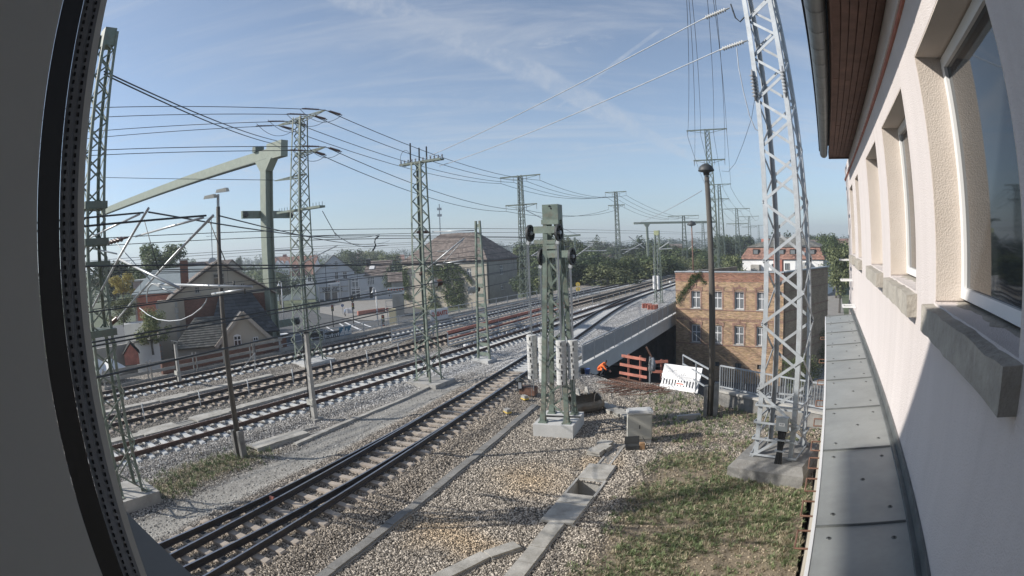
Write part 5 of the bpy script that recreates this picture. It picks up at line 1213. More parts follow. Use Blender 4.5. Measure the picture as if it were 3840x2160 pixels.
MAT['leafd'] = leaf_mat('leaf_dark', (.026, .04, .024), (.05, .07, .036), (.085, .112, .055))
MAT['leafy'] = leaf_mat('leaf_yellow', (.14, .12, .03), (.28, .23, .06), (.42, .36, .11))
MAT['ivy'] = leaf_mat('leaf_ivy', (.05, .075, .03), (.10, .135, .05), (.17, .205, .085))
def leaves(mb, centers, n, size, rr, flat=None):
    """n small leaf faces in clumps at centers [(Vector, radius)]"""
    wts = [r ** 2 for _, r in centers]; 
    for c, r in rr.choices(centers, wts, k=n):
        d = Vector((rr.gauss(0, 1), rr.gauss(0, 1), rr.gauss(0, 1))).normalized(); k = r * (rr.random() ** .4)
        if flat is not None: d = d - flat * d.dot(flat) * .75
        p = c + d * k; nrm = (d + Vector((rr.uniform(-.8, .8), rr.uniform(-.8, .8), rr.uniform(-.3, 1.)))).normalized()
        x = nrm.orthogonal().normalized(); x = (x * math.cos(rr.random() * 6.28) + nrm.cross(x) * math.sin(rr.random() * 6.28)).normalized(); y = nrm.cross(x); s = size * rr.uniform(.6, 1.3)
        v = rr.random(); mb.poly([p - x * s * .5, p + y * s * .35 - x * s * .05, p + x * s * .5, p - y * s * .35 + x * s * .05], 0, (v, v, v))
rr = random.Random(11); mb = MB(); cs = []
for i in range(16): cs.append((fb.o + fb.d * (WID - .2 - i * .15) + fb.n * .15 + Vector((0, 0, 1.2 + (3.75 - 1.2) * (i / 15.) ** .8)), .32))
for i in range(8): cs.append((fb.o + fb.d * (WID - 1.4 - i * .22) + fb.n * .1 + Vector((0, 0, 3.75 - .2 * abs(i - 3))), .26))
leaves(mb, cs, 900, .14, rr, fb.n); tag(mb.build('creeper', MAT['leaf'], None, recalc=False), 'dark green creeper climbing the upper left corner of the yellow brick house', 'creeper')

# --- concrete bridge side with its parapet, abutment
BRG = thing('road_bridge', SV(BR0, -12.7, ZG), 'new grey concrete railway bridge over the sunken street, with panelled railing', 'bridge')
g0, g1 = PG(2165, 1385, .0), PG(2558, 1165, .0)
fbr = Fac(SV(BR0 - 1, -12.62), SV(BR1, -12.62), out=(1, -.5))
mb = MB(); L0 = fbr.L
mb.hexa([fbr(0, -.5, -1.25), fbr(L0, -.5, -1.25), fbr(L0, .0, -1.25), fbr(0, .0, -1.25), fbr(0, -.5, -.3), fbr(L0, -.5, -.3), fbr(L0, 0, -.3), fbr(0, 0, -.3)]); mb.build('edge_beam', MAT['concn'], BRG)
mb = MB(); mb.box(fbr, 0, L0, -.55, .12, -.298, -.12); mb.build('coping', MAT['concn'], BRG)
mb = MB(); mb.box(fbr, 1.5, L0 - 2, -1.0, -.72, -.5, .02); mb.build('ballast_wall', MAT['conc'], BRG)
mb = MB(); mb.box(lambda x, y, z: SV(x, y, z), BR0, BR1, -37, -13.15, -1.5, -.62); mb.build('deck', MAT['conc'], BRG)
mb = MB(); mb.box(lambda x, y, z: SV(x, y, z), BR1 - .6, BR1 + .15, -37, -11.2, ZS, -1.26); mb.build('abutment', MAT['concn'], BRG)
mb = MB(); mb.box(lambda x, y, z: SV(x, y, z), BR0 - 1., BR0 - .2, -37, -12.0, ZS, -1.26); mb.build('abutment', MAT['conc'], BRG)
PANEL = M('mesh_panel_grey', (.32, .33, .34), .6, .2, .12, 3, dirt=(.27, .28, .29), dscale=2); npn = 14; u0, u1 = 1.0, L0 - .2
for i in range(npn):
    a, b = u0 + (u1 - u0) * i / npn, u0 + (u1 - u0) * (i + 1) / npn
    mb = MB(); mb.box(fbr, a + .06, b - .06, .03, .05, -.02, .92); mb.build('railing_panel', PANEL, BRG)
    pbar('railing_post', BRG, MAT['galv'], fbr(a, .04, -.12), fbr(a, .04, 1.0), .07)
pbar('railing_post', BRG, MAT['galv'], fbr(u1, .04, -.12), fbr(u1, .04, 1.0), .07)
pbar('handrail', BRG, MAT['galv'], fbr(u0, .04, 1.02), fbr(u1, .04, 1.02), .09, .07)
# black sheeting hung under the bridge
mb = MB(); fsh = Fac(SV(BR1 - .8, -11.4), SV(BR1 - .75, -20), out=(0, -1))
n = 26; top = [fsh(8.2 * i / n, .1 + .12 * math.sin(i * 1.9) + .06 * math.sin(i * .7), -1.5 - .25 * abs(math.sin(i * .55))) for i in range(n + 1)]; bot = [fsh(8.2 * i / n, .25 + .22 * math.sin(i * 1.7 + .5), -5.6) for i in range(n + 1)]
for i in range(n): mb.poly([bot[i], bot[i + 1], top[i + 1], top[i]])
tag(mb.build('sheeting', MAT['tarp'], None, True), 'dark grey sheeting hanging in folds under the bridge', 'sheeting')

# --- retaining wall with railing
fw_ = Fac(RW1 - (RW2 - RW1).normalized() * .2, RW2 + (RW2 - RW1).normalized() * .3)
T = thing('retaining_wall', RW1, 'low stained concrete wall with grey bar railing along the sunken street', 'wall')
mb = MB(); mb.box(fw_, 0, fw_.L, -.28, 0, ZS, .12); mb.build('wall', MAT['concd'], T)
mb = MB(); mb.box(fw_, -.05, fw_.L, -.34, .06, .122, .22); mb.build('coping', MAT['conc'], T)
zr = (.34, 1.28)
for z in zr: pbar('rail', T, MAT['galv'], fw_(.2, -.14, z), fw_(fw_.L, -.14, z), .06, .06)
k = 0; u = .2
while u < fw_.L:
    big = k % 9 == 0; pbar('post' if big else 'bar', T, MAT['galv'], fw_(u, -.14, .22 if big else zr[0]), fw_(u, -.14, zr[1]), .06 if big else .028); u += .135; k += 1
# green tennis-like fence and hedge in the yard beyond, lower street level
yc = PG(*q5(900, 560), -4.6)
T = thing('bar_railing', PG(*q5(-60, 640), -2.2), 'second long grey railing continuing left of the lamp post', 'railing')
a, b = SV(BR0 - 3.2, -8.6, 0), RW1 + Vector((-.35, .2, 0)); a = Vector((pits[1].x, pits[1].y, 0)); b = Vector((RW1.x - .25, RW1.y + .3, 0))
for z in (.15, .6, 1.05): pbar('rail', T, MAT['galv'], a + Vector((0, 0, z)), b + Vector((0, 0, z)), .05, .07)
for i in range(3): c = a.lerp(b, i / 2.); pbar('post', T, MAT['galv'], c + Vector((0, 0, ZG)), c + Vector((0, 0, 1.08)), .06)

# --- the building site: barriers, worker, rods, digger bucket
def board_barrier(label, p, q, z0, zs, mat, post=.09, name='board_barrier', n=2):
    T = thing(name, p, label, 'barrier'); p, q = Vector(p), Vector(q); d = (q - p).normalized(); x = Vector((d.y, -d.x, 0))
    if x.dot(-p) < 0: x = -x
    for z in zs: pbar('board', T, mat, p + Vector((0, 0, z)) + x * .05 - d * random.uniform(0, .25), q + Vector((0, 0, z + random.uniform(-.05, .05))) + x * .05 + d * random.uniform(0, .2), .035, .15, (0, 0, 1) )
    for i in range(n):
        c = p.lerp(q, (i + .5) / n if n > 1 else .5); pbar('post', T, MAT['wood'] if False else mat, c + Vector((0, 0, z0)), c + Vector((0, 0, max(zs) + .12)), post)
    return T
bp0, bp1 = PG(*t4(1170, 470), ZG), PG(*t4(1405, 510), ZG)
board_barrier('red-painted three-board barrier by the crouching worker', (bp0.x, bp0.y, ZG), (bp1.x, bp1.y, ZG), 0, (.25, .72, 1.2), MAT['redbar'])
bp2 = PG(*t4(1560, 500), ZG); board_barrier('short red board barrier half hidden behind the white panel', (bp2.x - .3, bp2.y + .3, ZG), (bp2.x + .35, bp2.y + .1, ZG), 0, (.45, .95), MAT['redbar'], n=1)
pbar_T = thing('prop_pole', PG(*t4(1480, 300), ZG - 1), 'rusty steel prop leaning under the bridge edge', 'prop')
q0 = PG(*t4(1480, 310), ZG); dq = math.hypot(q0.x, q0.y); pbar('pole', pbar_T, MAT['rust'], PY(*t4(1475, 300), dq + 1), PY(*t4(1405, 165), dq + 1), .11)
# white plastic barrier leaning back
wq = [PG(*t4(1540, 570), ZG), PG(*t4(1920, 630), ZG)]; w0, w1 = wq
d_ = (w1 - w0).normalized(); nb_ = Vector((-d_.y, d_.x, 0)); nb_ = nb_ if nb_.dot(w0) > 0 else -nb_
WB = thing('plastic_barrier', w0, 'leaning white plastic road barrier with slots and dark dots beside the lamp post', 'barrier')
LW = (w1 - w0).length; upv = (Vector((0, 0, 1)) * .93 + nb_ * .36).normalized(); fwb = lambda u, w, z: w0 + d_ * u - nb_ * w + upv * z
HW = 1.22
mb = MB(); mb.box(fwb, 0, LW, -.03, .03, 0, .2); mb.build('bottom_panel', MAT['plaswhite'], WB)
mb = MB(); mb.box(fwb, 0, LW, -.03, .03, .5, HW); mb.box(fwb, -.02, LW + .02, .031, .05, .68, .72); mb.build('top_panel', MAT['plaswhite'], WB)
ns = 13
for i in range(ns):
    u = LW * (i + .5) / ns; w = LW / ns
    mb = MB(); mb.box(fwb, u - w * .28, u + w * .28, -.028, .028, .2, .5); mb.build('slat', MAT['plaswhite'], WB)
mb = MB(); mb.box(fwb, LW * .40, LW * .62, -.025, .025, .26, .4); mb.build('plate', MAT['plaswhite'], WB)
mb = MB(); mb.box(fwb, LW * .42, LW * .60, .028, .032, .3, .36); mb.build('red_mark', MAT['red'], WB)
for i in range(24):
    u = LW * (.05 + .9 * ((i * .618) % 1)); z = (.60, .78, .86, .95)[i % 4]; mb = MB(); mb.lathe(fwb(u, .03, z), [(.018, 0), (.018, .006)], 8, -nb_); mb.build('hole', MAT['steeldark'], WB)
# rusty reinforcing rods and mesh
rc = PG(*t4(1280, 610), ZG); T = thing('rod_pile', rc, 'heap of rusty reinforcing rods lying in front of the white barrier', 'rods'); rr = random.Random(4)
for i in range(44):
    c = PG(*t4(rr.uniform(1000, 1600), rr.gauss(600, 28)), ZG) ; a = rr.gauss(1.35, .35); L = rr.uniform(.5, 1.5); v = Vector((math.sin(a), math.cos(a), rr.uniform(-.04, .06))) * L / 2; c.z = ZG + rr.uniform(.02, .16)
    pbar('rod', T, MAT['rust'], c - v, c + v, .024, .024, (0, 0, 1), 'box')
mc = [PG(*t4(x, y), ZG + .12) for x, y in ((900, 520), (1150, 470), (1560, 570), (1400, 600))]
T = thing('steel_mesh', mc[0], 'rusty wire mesh mat spread on the ground between worker and rods', 'steel mesh')
for i in range(16):
    k = i / 15; pbar('wire', T, MAT['rust'], mc[0].lerp(mc[1], k) + Vector((0, 0, .05 * math.sin(i))), mc[3].lerp(mc[2], k) + Vector((0, 0, .04 * math.cos(i * 2))), .016)
for i in range(18):
    k = i / 17; pbar('wire', T, MAT['rust'], mc[0].lerp(mc[3], k) + Vector((0, 0, .02)), mc[1].lerp(mc[2], k) + Vector((0, 0, .02)), .016)
# digger bucket
bc = PG(*t4(770, 830), ZG); T = thing('digger_bucket', bc, 'worn steel digger bucket lying behind the tension mast', 'digger bucket'); a_ = Vector((.93, .36, 0)); n_ = Vector((-.36, .93, 0))
fd = lambda x, y, z: bc + a_ * x + n_ * y + Vector((0, 0, z)); mb = MB(); n = 14
prof = [(math.cos(t) * .42, .42 + math.sin(t) * .42) for t in np.linspace(math.radians(-200), math.radians(60), n)]
for s0, s1 in zip(prof, prof[1:]): mb.hexa([fd(-.75, s0[0], s0[1]), fd(.75, s0[0], s0[1]), fd(.75, s1[0], s1[1]), fd(-.75, s1[0], s1[1]), fd(-.75, s0[0] * .93, .42 + (s0[1] - .42) * .93), fd(.75, s0[0] * .93, .42 + (s0[1] - .42) * .93), fd(.75, s1[0] * .93, .42 + (s1[1] - .42) * .93), fd(-.75, s1[0] * .93, .42 + (s1[1] - .42) * .93)])
STL = M('worn_bucket_steel', (.20, .19, .17), .55, .3, .35, 4, dirt=(.16, .10, .06), dscale=3, damt=.7)
mb.build('shell', STL, T)
for x in (-.78, .78): mb = MB(); ps = [fd(x, p[0], p[1]) for p in prof]; mb.extrude(ps, a_ * .05 * (1 if x > 0 else -1)); mb.build('cheek', STL, T)
for x in (-.22, .22): mb = MB(); mb.extrude([fd(x, -.1, .84), fd(x, .3, .84), fd(x, .2, 1.12), fd(x, .02, 1.12)], a_ * .06); mb.build('lug', MAT['conc'], T)
for i in range(5): x = -.62 + .31 * i; mb = MB(); mb.hexa([fd(x - .05, prof[-1][0] - .02, prof[-1][1] - .03), fd(x + .05, prof[-1][0] - .02, prof[-1][1] - .03), fd(x + .05, prof[-1][0] + .04, prof[-1][1] + .02), fd(x - .05, prof[-1][0] + .04, prof[-1][1] + .02), fd(x - .03, prof[-1][0] - .17, prof[-1][1] + .06), fd(x + .03, prof[-1][0] - .17, prof[-1][1] + .06), fd(x + .03, prof[-1][0] - .15, prof[-1][1] + .1), fd(x - .03, prof[-1][0] - .15, prof[-1][1] + .1)]); mb.build('tooth', STL, T)
# cabinet
c0 = PG(2354, 1668, ZG); cw = .88; cx = az_vec(96); cn = Vector((-cx.y, cx.x, 0))
fc = lambda x, y, z: Vector((c0.x, c0.y, ZG)) + cx * x + cn * y + Vector((0, 0, z)); hz = PY(2360, 1545, math.hypot(c0.x, c0.y)).z - ZG
T = thing('cabinet', c0, 'plain grey trackside electrical cabinet right of the tension mast', 'cabinet')
mb = MB(); mb.box(fc, .02, cw - .02, .02, .48, -.1, .16); mb.build('plinth', MAT['concn'], T)
mb = MB(); mb.box(fc, 0, cw, 0, .5, .162, hz - .1); mb.build('body', MAT['cabinet'], T)
mb = MB(); mb.box(fc, .03, cw - .03, -.018, -.002, .2, hz - .14); o = mb.build('door', MAT['cabinet'], T)
mb = MB(); mb.box(fc, cw * .46, cw * .5, -.035, -.019, .6, .74); mb.build('handle', MAT['steeldark'], o)
mb = MB(); mb.box(fc, -.03, cw + .03, -.04, .54, hz - .098, hz - .03); mb.box(fc, .03, cw - .03, .02, .5, hz - .029, hz + .01); mb.build('lid', MAT['concn'], T)
tb = PG(*t4(1265, 1195), ZG); bx('x', None, MAT['black'], tb, .01, .01, .01) if False else None
T = thing('tool_box', tb, 'open black tool case standing in front of the cabinet', 'tool box')
ft = lambda x, y, z: tb + cx * x + cn * y + Vector((0, 0, z))
mb = MB(); mb.box(ft, -.24, .24, -.1, .16, 0, .16); mb.build('case', MAT['steeldark'], T); mb = MB(); mb.hexa([ft(-.26, .17, .14), ft(.26, .17, .14), ft(.26, .2, .14), ft(-.26, .2, .14), ft(-.26, .22, .42), ft(.26, .22, .42), ft(.26, .25, .42), ft(-.26, .25, .42)]); mb.build('lid', MAT['steeldark'], T)
q = PG(*t4(1362, 1190), ZG); mb = MB(); mb.box(lambda x, y, z: q + cx * x + cn * y + Vector((0, 0, z)), -.09, .09, -.08, .08, 0, .24); tag(mb.build('cardboard_box', MAT['cardboard']), 'small brown cardboard box at the cabinet foot', 'box')
q = PG(*t4(1430, 1180), ZG); mb = MB(); mb.tube([q, q + Vector((-.22, .1, .42))], .012, 6); tag(mb.build('tool_rod', MAT['steeldark']), 'thin dark rod leaning against the cabinet', 'rod')
# buckets by the worker
for (x, y), mt_, r, lb in ((t4(812, 440), 'blue', .16, 'blue plastic bucket beside the crouching worker'), (t4(768, 435), 'black', .15, 'black bucket left of the blue bucket')):
    q = PG(x, y, ZG); T = thing('bucket', q, lb, 'bucket'); mb = MB(); mb.lathe(q, [(r * .75, 0), (r, .3), (r * 1.06, .3), (r * 1.06, .33), (r * .9, .33), (r * .7, .02)], 16); mb.build('pail', MAT[mt_], T, True)
# crouching worker in orange, built on a skinned skeleton
def skin_body(name, label, loc, joints, edges, mats, facing, zones, lv=2):
    me = bpy.data.meshes.new(name); names = list(joints); me.from_pydata([joints[k][0] for k in names], [(names.index(a), names.index(b)) for a, b in edges], [])
    o = bpy.data.objects.new(name, me); COL.objects.link(o); md = o.modifiers.new('skin', 'SKIN'); md.use_smooth_shade = True
    for i, k in enumerate(names):
        r = joints[k][1]; me.skin_vertices[0].data[i].radius = (r, r) if not isinstance(r, tuple) else r; me.skin_vertices[0].data[i].use_root = (i == 0)
    ss = o.modifiers.new('sub', 'SUBSURF'); ss.levels = lv; ss.render_levels = lv
    dg = bpy.context.evaluated_depsgraph_get(); m2 = bpy.data.meshes.new_from_object(o.evaluated_get(dg)); bpy.data.objects.remove(o)
    m2.materials.clear()
    for m in mats: m2.materials.append(m)
    for p in m2.polygons: p.material_index = zones(p.center); p.use_smooth = True
    ob = bpy.data.objects.new(name, m2); COL.objects.link(ob); ob.location = loc; ob.rotation_euler = (0, 0, facing); WL[ob.name] = Vector(loc); return tag(ob, label, 'person')
J = {'pelvis': ((0, -.05, .30), .15), 'belly': ((0, .04, .45), .15), 'chest': ((0, .18, .62), .17), 'neck': ((0, .32, .74), .07), 'head': ((0, .38, .80), .085), 'crown': ((0, .42, .90), .085),
     'hipL': ((-.11, 0, .30), .10), 'kneeL': ((-.18, .36, .50), .075), 'ankL': ((-.15, .16, .10), .055), 'toeL': ((-.17, .36, .04), .045),
     'hipR': ((.11, 0, .30), .10), 'kneeR': ((.2, .34, .48), .075), 'ankR': ((.16, .12, .10), .055), 'toeR': ((.18, .32, .04), .045),
     'shL': ((-.19, .22, .66), .07), 'elL': ((-.26, .44, .46), .052), 'wrL': ((-.10, .58, .30), .038), 'haL': ((-.06, .66, .24), .036),
     'shR': ((.19, .22, .66), .07), 'elR': ((.26, .44, .44), .052), 'wrR': ((.1, .6, .30), .038), 'haR': ((.06, .68, .24), .036)}
ED = [('pelvis', 'belly'), ('belly', 'chest'), ('chest', 'neck'), ('neck', 'head'), ('head', 'crown'), ('pelvis', 'hipL'), ('hipL', 'kneeL'), ('kneeL', 'ankL'), ('ankL', 'toeL'), ('pelvis', 'hipR'), ('hipR', 'kneeR'), ('kneeR', 'ankR'), ('ankR', 'toeR'), ('chest', 'shL'), ('shL', 'elL'), ('elL', 'wrL'), ('wrL', 'haL'), ('chest', 'shR'), ('shR', 'elR'), ('elR', 'wrR'), ('wrR', 'haR')]
def zw(c):
    if c.z > .78 and c.y > .26: return 2 if c.y > .45 and c.z < .9 else 3
    if c.y > .57 and c.z < .34: return 2
    if c.z > .36 and (c.y < .34 or abs(c.x) > .2 or c.z > .5) and not (c.z < .56 and .12 < abs(c.x) < .27 and c.y > .2): return 0
    return 1
wl = PG(*t4(930, 460), ZG); wl.z = ZG + .02
skin_body('person', 'worker in orange jacket and dark trousers crouching by the bridge railing', wl, J, ED, [MAT['orange'], MAT['denim'], MAT['skin'], MAT['steeldark']], math.radians(-110), zw)
# fence post with coiled hose
q = PG(*t4(1440, 520), ZG); T = thing('hose_post', q, 'grey post draped with a jacket and coiled hose, right of the red barrier', 'post')
pbar('post', T, MAT['galv'], q, q + Vector((0, 0, 1.35)), .07); mb = MB(); mb.tube([q + Vector((.02 + .1 * math.sin(a), -.08, .85 + .38 * math.cos(a))) for a in np.linspace(0, 6.28, 20)], .02, 6); mb.build('hose', MAT['wood'], T)
mb = MB(); n = 8
for i in range(n): pass
mb.tube([q + Vector((.14, -.02, 1.3)), q + Vector((.17, -.05, 1.0)), q + Vector((.16, -.03, .6))], [.07, .13, .12], 8); mb.build('jacket', M('grey_jacket', (.2, .22, .25), .9), T, True)
# bricks on the slope by the distant signal
for i, (x, y) in enumerate((t6(1140, 1060), t6(1195, 1075))):
    q = PG(x, y, ZG); T = thing('brick_pallet', q, ('smaller' if i == 0 else 'larger') + ' stack of red bricks on the gravel near the bridge end', 'bricks')
    for a in range(3):
        for b in range(2 + i):
            for c in range(2): m = Matrix.Translation(q + BN * (a - 1) * .34 + BD * (b * .28) + Vector((0, 0, .12 + c * .24))) @ Matrix.Diagonal((.32, .26, .22, 1)); piece('brick', T, unit(MAT['redbar']), m)
# ------------------------------------------------------------------ left background: fence, station house, shops, houses
def tile_roof(parent, P, Q, R, S, mat, rows, over=.0, jag=.10, name='roof', cell=.30, thick=.05):
    """roof slope P(eave l) Q(eave r) R(ridge r) S(ridge l) laid in stepped tile courses"""
    P, Q, R, S = map(Vector, (P, Q, R, S)); n = (Q - P).cross(S - P).normalized(); n = n if n.z > 0 else -n
    mb = MB(); rr = random.Random(int(P.x * 13 + rows))
    mb.hexa([P - n * .12, Q - n * .12, R - n * .12, S - n * .12, P - n * .01, Q - n * .01, R - n * .01, S - n * .01], 0, (.8, .8, .8))
    for i in range(rows):
        a0, a1 = i / rows, (i + 1.12) / rows; a1 = min(a1, 1.0)
        l0, r0, l1, r1 = P.lerp(S, a0), Q.lerp(R, a0), P.lerp(S, a1), Q.lerp(R, a1); m = max(1, min(60, int((r0 - l0).length / cell)))
        for k in range(m):
            f0, f1 = k / m, (k + .97) / m; t = thick; c = rr.uniform(.72, 1.18)
            mb.hexa([l0.lerp(r0, f0), l0.lerp(r0, f1), l1.lerp(r1, f1), l1.lerp(r1, f0), l0.lerp(r0, f0) + n * t, l0.lerp(r0, f1) + n * t, l1.lerp(r1, f1) + n * .008, l1.lerp(r1, f0) + n * .008], 0, (c, c, c))
    o = mb.build(name, mat, parent, recalc=False); return tag(o, kind='stuff')
def gable_house(name, label, f, u0, u1, depth, z0, ze, zr, wall, roofm, wins=(), rows=16, cat='house', over=.35, ridge='depth', chimney=None, group=None, cell=.32, mf=None, gl=None):
    """f: front facade; ridge 'depth' = gable facing us, 'along' = eaves facing us"""
    T = thing(name, f((u0 + u1) / 2, 0, z0), label, cat, group); um = (u0 + u1) / 2
    ops = [(w[0], w[1], w[2], w[3]) for w in wins]
    wall_with_openings(T, f, u0, u1, z0, ze, ops, wall, .25)
    mb = MB(); mb.box(f, u0, u0 + .25, -depth, -.252, z0, ze); mb.box(f, u1 - .25, u1, -depth, -.252, z0, ze); mb.box(f, u0 + .25, u1 - .25, -depth, -depth + .25, z0, ze); mb.build('back_walls', wall, T)
    if ridge == 'depth':
        mb = MB(); mb.extrude([f(u0, 0, ze + .002), f(u1, 0, ze + .002), f(um, 0, zr)], f(0, -.25, 0) - f(0, 0, 0)); mb.build('gable', wall, T); mb = MB(); mb.extrude([f(u0, -depth + .25, ze + .002), f(u1, -depth + .25, ze + .002), f(um, -depth + .25, zr)], f(0, -.25, 0) - f(0, 0, 0)); mb.build('gable', wall, T)
        k = (zr - ze) / (um - u0); e = over
        for sg, ue in ((-1, u0), (1, u1)):
            pe = lambda w: f(ue + sg * e, w, ze - e * k + .06); pr = lambda w: f(um, w, zr + .06)
            tile_roof(T, pe(.3), pe(-depth - .3), pr(-depth - .3), pr(.3), roofm, rows, cell=cell)
    else:
        e = over; zm = -depth / 2; k = (zr - ze) / (depth / 2)
        for u in (u0, u1 - .25): mb = MB(); mb.extrude([f(u, 0, ze + .002), f(u, -depth, ze + .002), f(u, zm, zr)], f(.25, 0, 0) - f(0, 0, 0)); mb.build('gable', wall, T)
        tile_roof(T, f(u0 - .2, e, ze - e * k + .06), f(u1 + .2, e, ze - e * k + .06), f(u1 + .2, zm, zr + .06), f(u0 - .2, zm, zr + .06), roofm, rows, cell=cell)
        tile_roof(T, f(u0 - .2, -depth - e, ze - e * k + .06), f(u1 + .2, -depth - e, ze - e * k + .06), f(u1 + .2, zm, zr + .06), f(u0 - .2, zm, zr + .06), roofm, rows, cell=cell)
    for w in wins: window(T, f, w[0], w[1], w[2], w[3], mf, .1, max(.05, w[2] * .07), w[4] if len(w) > 4 else True, glass=gl)
    if chimney:
        for (cu, cw, cdp, cz, cm) in chimney:
            mb = MB(); mb.box(f, cu - cw / 2, cu + cw / 2, -cdp - cw / 2, -cdp + cw / 2, ze, cz); c = mb.build('chimney', cm, T)
            mb = MB(); mb.box(f, cu - cw / 2 - .06, cu + cw / 2 + .06, -cdp - cw / 2 - .06, -cdp + cw / 2 + .06, cz + .002, cz + .12); mb.build('chimney_cap', MAT['conc'], c)
    return T
def flat_at(xa, xb, d, y=1080, d2=None):
    a, b = PY(xa, y, d), PY(xb, y, d2 or d); return Fac(a, b)

# board fence beside the fourth track
def v_f(s): return -35.6
T = None
segs = [(t2(120, 700), t2(500, 590)), (t2(500, 590), t2(960, 520)), (t2(960, 520), t2(1320, 480)), (t2(1320, 480), t2(1640, 440)), (t2(1640, 440), t2(1890, 370))]
labs = ['leftmost board fence panel beside the far track, low in front of a yard', 'three-board fence panel before the stucco house corner', 'board fence panel standing before the small brick wall, left of the pole', 'board fence panel right of the slim wooden pole', 'rightmost three-board fence panel next to the portal post']
for (p, q), lb in zip(segs, labs):
    P, Q = PG(*p, -.5), PG(*q, -.5); v0 = -35.5
    sa, sb = P.dot(BD), Q.dot(BD); P, Q = SV(sa, v0, -.5), SV(sb, v0, -.5)
    F = thing('board_fence', P, lb, 'fence', 'board fence panels'); d = (Q - P).normalized()
    for z in (.12, .62, 1.12): pbar('board', F, MAT['wood'], P + d * .02 + Vector((0, 0, z)) + BN * .06, Q - d * .02 + Vector((0, 0, z)) + BN * .06, .04, .2)
    for c in (P + d * .15, Q - d * .15): pbar('post', F, MAT['wood'], c, c + Vector((0, 0, 1.35)), .08)
# brick garden wall behind the fence
fwl = Fac(SV(16.5, -36.6), SV(28.5, -36.9), out=(1, -.4)); WB2 = brickmat('dark_red_brick', fwl, (.20, .085, .06), (.14, .06, .045), (.17, .15, .13))
mb = MB(); mb.box(fwl, 0, fwl.L, -.3, 0, -3, .45); tag(mb.build('brick_wall', WB2), 'low dark red brick wall behind the board fence', 'wall')

# station house: stucco gable over red brick, tile roof
d0 = 50.; a, b = PY(*t7(960, 1000), d0), PY(*t7(1880, 960), 50.5); fst = Fac(a, b); ue, zE = fst.uz(*t7(1000, 1005)); _, zA = fst.uz(*t7(1490, 590)); zE = fst.uz(*t7(1080, 1010))[1]
RB2 = brickmat('station_red_brick', fst, (.20, .085, .06), (.135, .06, .045), (.17, .15, .13))
gable_house('station_house', 'stucco gabled house with brown tile roof behind the tracks at left, red brick below', fst, -.5, fst.L + .4, 11, ZS, zE + .45, zA, MAT['plbeige'], MAT['tilesbrown'],
    [(2.35, zE + .65 - .1, .5, .55, False), (4.3, zE + .6, 1.1, 1.05, True), (6.7, zE + .65, .5, .6, False)] if False else [], 22, over=.45, chimney=[(-.2 + 1.2, .75, 1.0, zA + .35, RB2)], cell=.35)
SHo = bpy.data.objects['station_house']
for (u, z, w, h) in ((2.1, zE + .75, .42, .55), (4.15, zE + 1.35, 1.0, .9), (6.3, zE + .75, .42, .55)):
    mb = MB(); mb.box(fst, u - w / 2 - .08, u + w / 2 + .08, .002, .04, z - .08, z + h + .1); mb.build('window_surround', MAT['plbeige'], SHo); window(SHo, fst, u, z, w, h, MAT['plgrey'], 0., .06, True, glass=MAT['glass'], wo=.13)
for z, h, p in ((zE + .38, .14, .12), (zE + 1.15, .05, .05)): mb = MB(); mb.box(fst, -.55, fst.L + .45, .002, p, z, z + h); mb.build('cornice', MAT['plbeige'], SHo)
mb = MB(); mb.box(fst, .8, fst.L + .3, .003, .06, ZS, zE + .36); mb.build('brick_front', RB2, SHo)
mb = MB(); mb.box(fst, -1.75, .1, -1.2, .55, ZS, zE + .35); cp = mb.build('corner_pier', MAT['plbeige'], SHo)
for i in range(13):
    z = zE + .2 - i * .5
    for u in (-1.72, .06): 
        mb = MB(); mb.box(fst, u - (.18 if i % 2 else .12), u + (.18 if i % 2 else .12), .552, .6, z - .42, z); mb.build('quoin', MAT['conc'], cp)
um = (fst.L - .1) / 2
for sg, uu in ((-1, -.5 - .45), (1, fst.L + .85)):        # raking cornice tiles on the gable edge
    k = 20
    for i in range(k):
        p0 = fst(uu + (um - uu) * i / k, .36, zE + .12 + (zA - zE - .05) * i / k + .14); p1 = fst(uu + (um - uu) * (i + .93) / k, .36, zE + .12 + (zA - zE - .05) * (i + .93) / k + .16)
        pbar('verge_tile', SHo, MAT['slpold'], p0, p1, .55, .09)
# annex with slate roofs and a small arched gable, nearer than the house
an = Fac(PY(*t2(930, 300), 46.), PY(*t2(1960, 260), 46.5)); T = thing('station_annex', an(an.L / 2, 0, ZS), 'small plastered annex with grey slate roofs and an arched gable window', 'annex')
z1 = an.uz(*t2(1000, 330))[1]; zr1 = an.uz(*t2(1240, 110))[1] ; u = lambda x, y: an.uz(*t2(x, y))
mb = MB(); mb.box(an, .3, an.L, -4.5, -.1, ZS, z1); mb.build('wall', MAT['plgrey'], T)
ua, ub = u(1010, 330)[0] - .2, u(1440, 210)[0]
tile_roof(T, an(-.1, .35, z1 - .1), an(ub + .6, .35, z1 - .1), an(ub + .3, -2.2, z1 + 2.0), an(ua + 1.7, -2.2, z1 + 2.0), MAT['slateg'], 13, cell=.28)
zk = u(1340, 0)[1] + .55
tile_roof(T, an(ub - 1.2, -.6, z1 + .5), an(an.L + .6, -.6, z1 + .5), an(an.L - 1.2, -3.9, z1 + 3.6), an(ub + .2, -3.9, z1 + 3.6), MAT['slate'], 12, cell=.4)
gl_, gr_ = u(1400, 280)[0], u(1900, 230)[0]; gz = u(1620, 0)[1]; gb = u(1640, 260)[1] - .8
fg2 = Fac(an(gl_, .5, 0), an(gr_, .5, 0)); GL = fg2.L
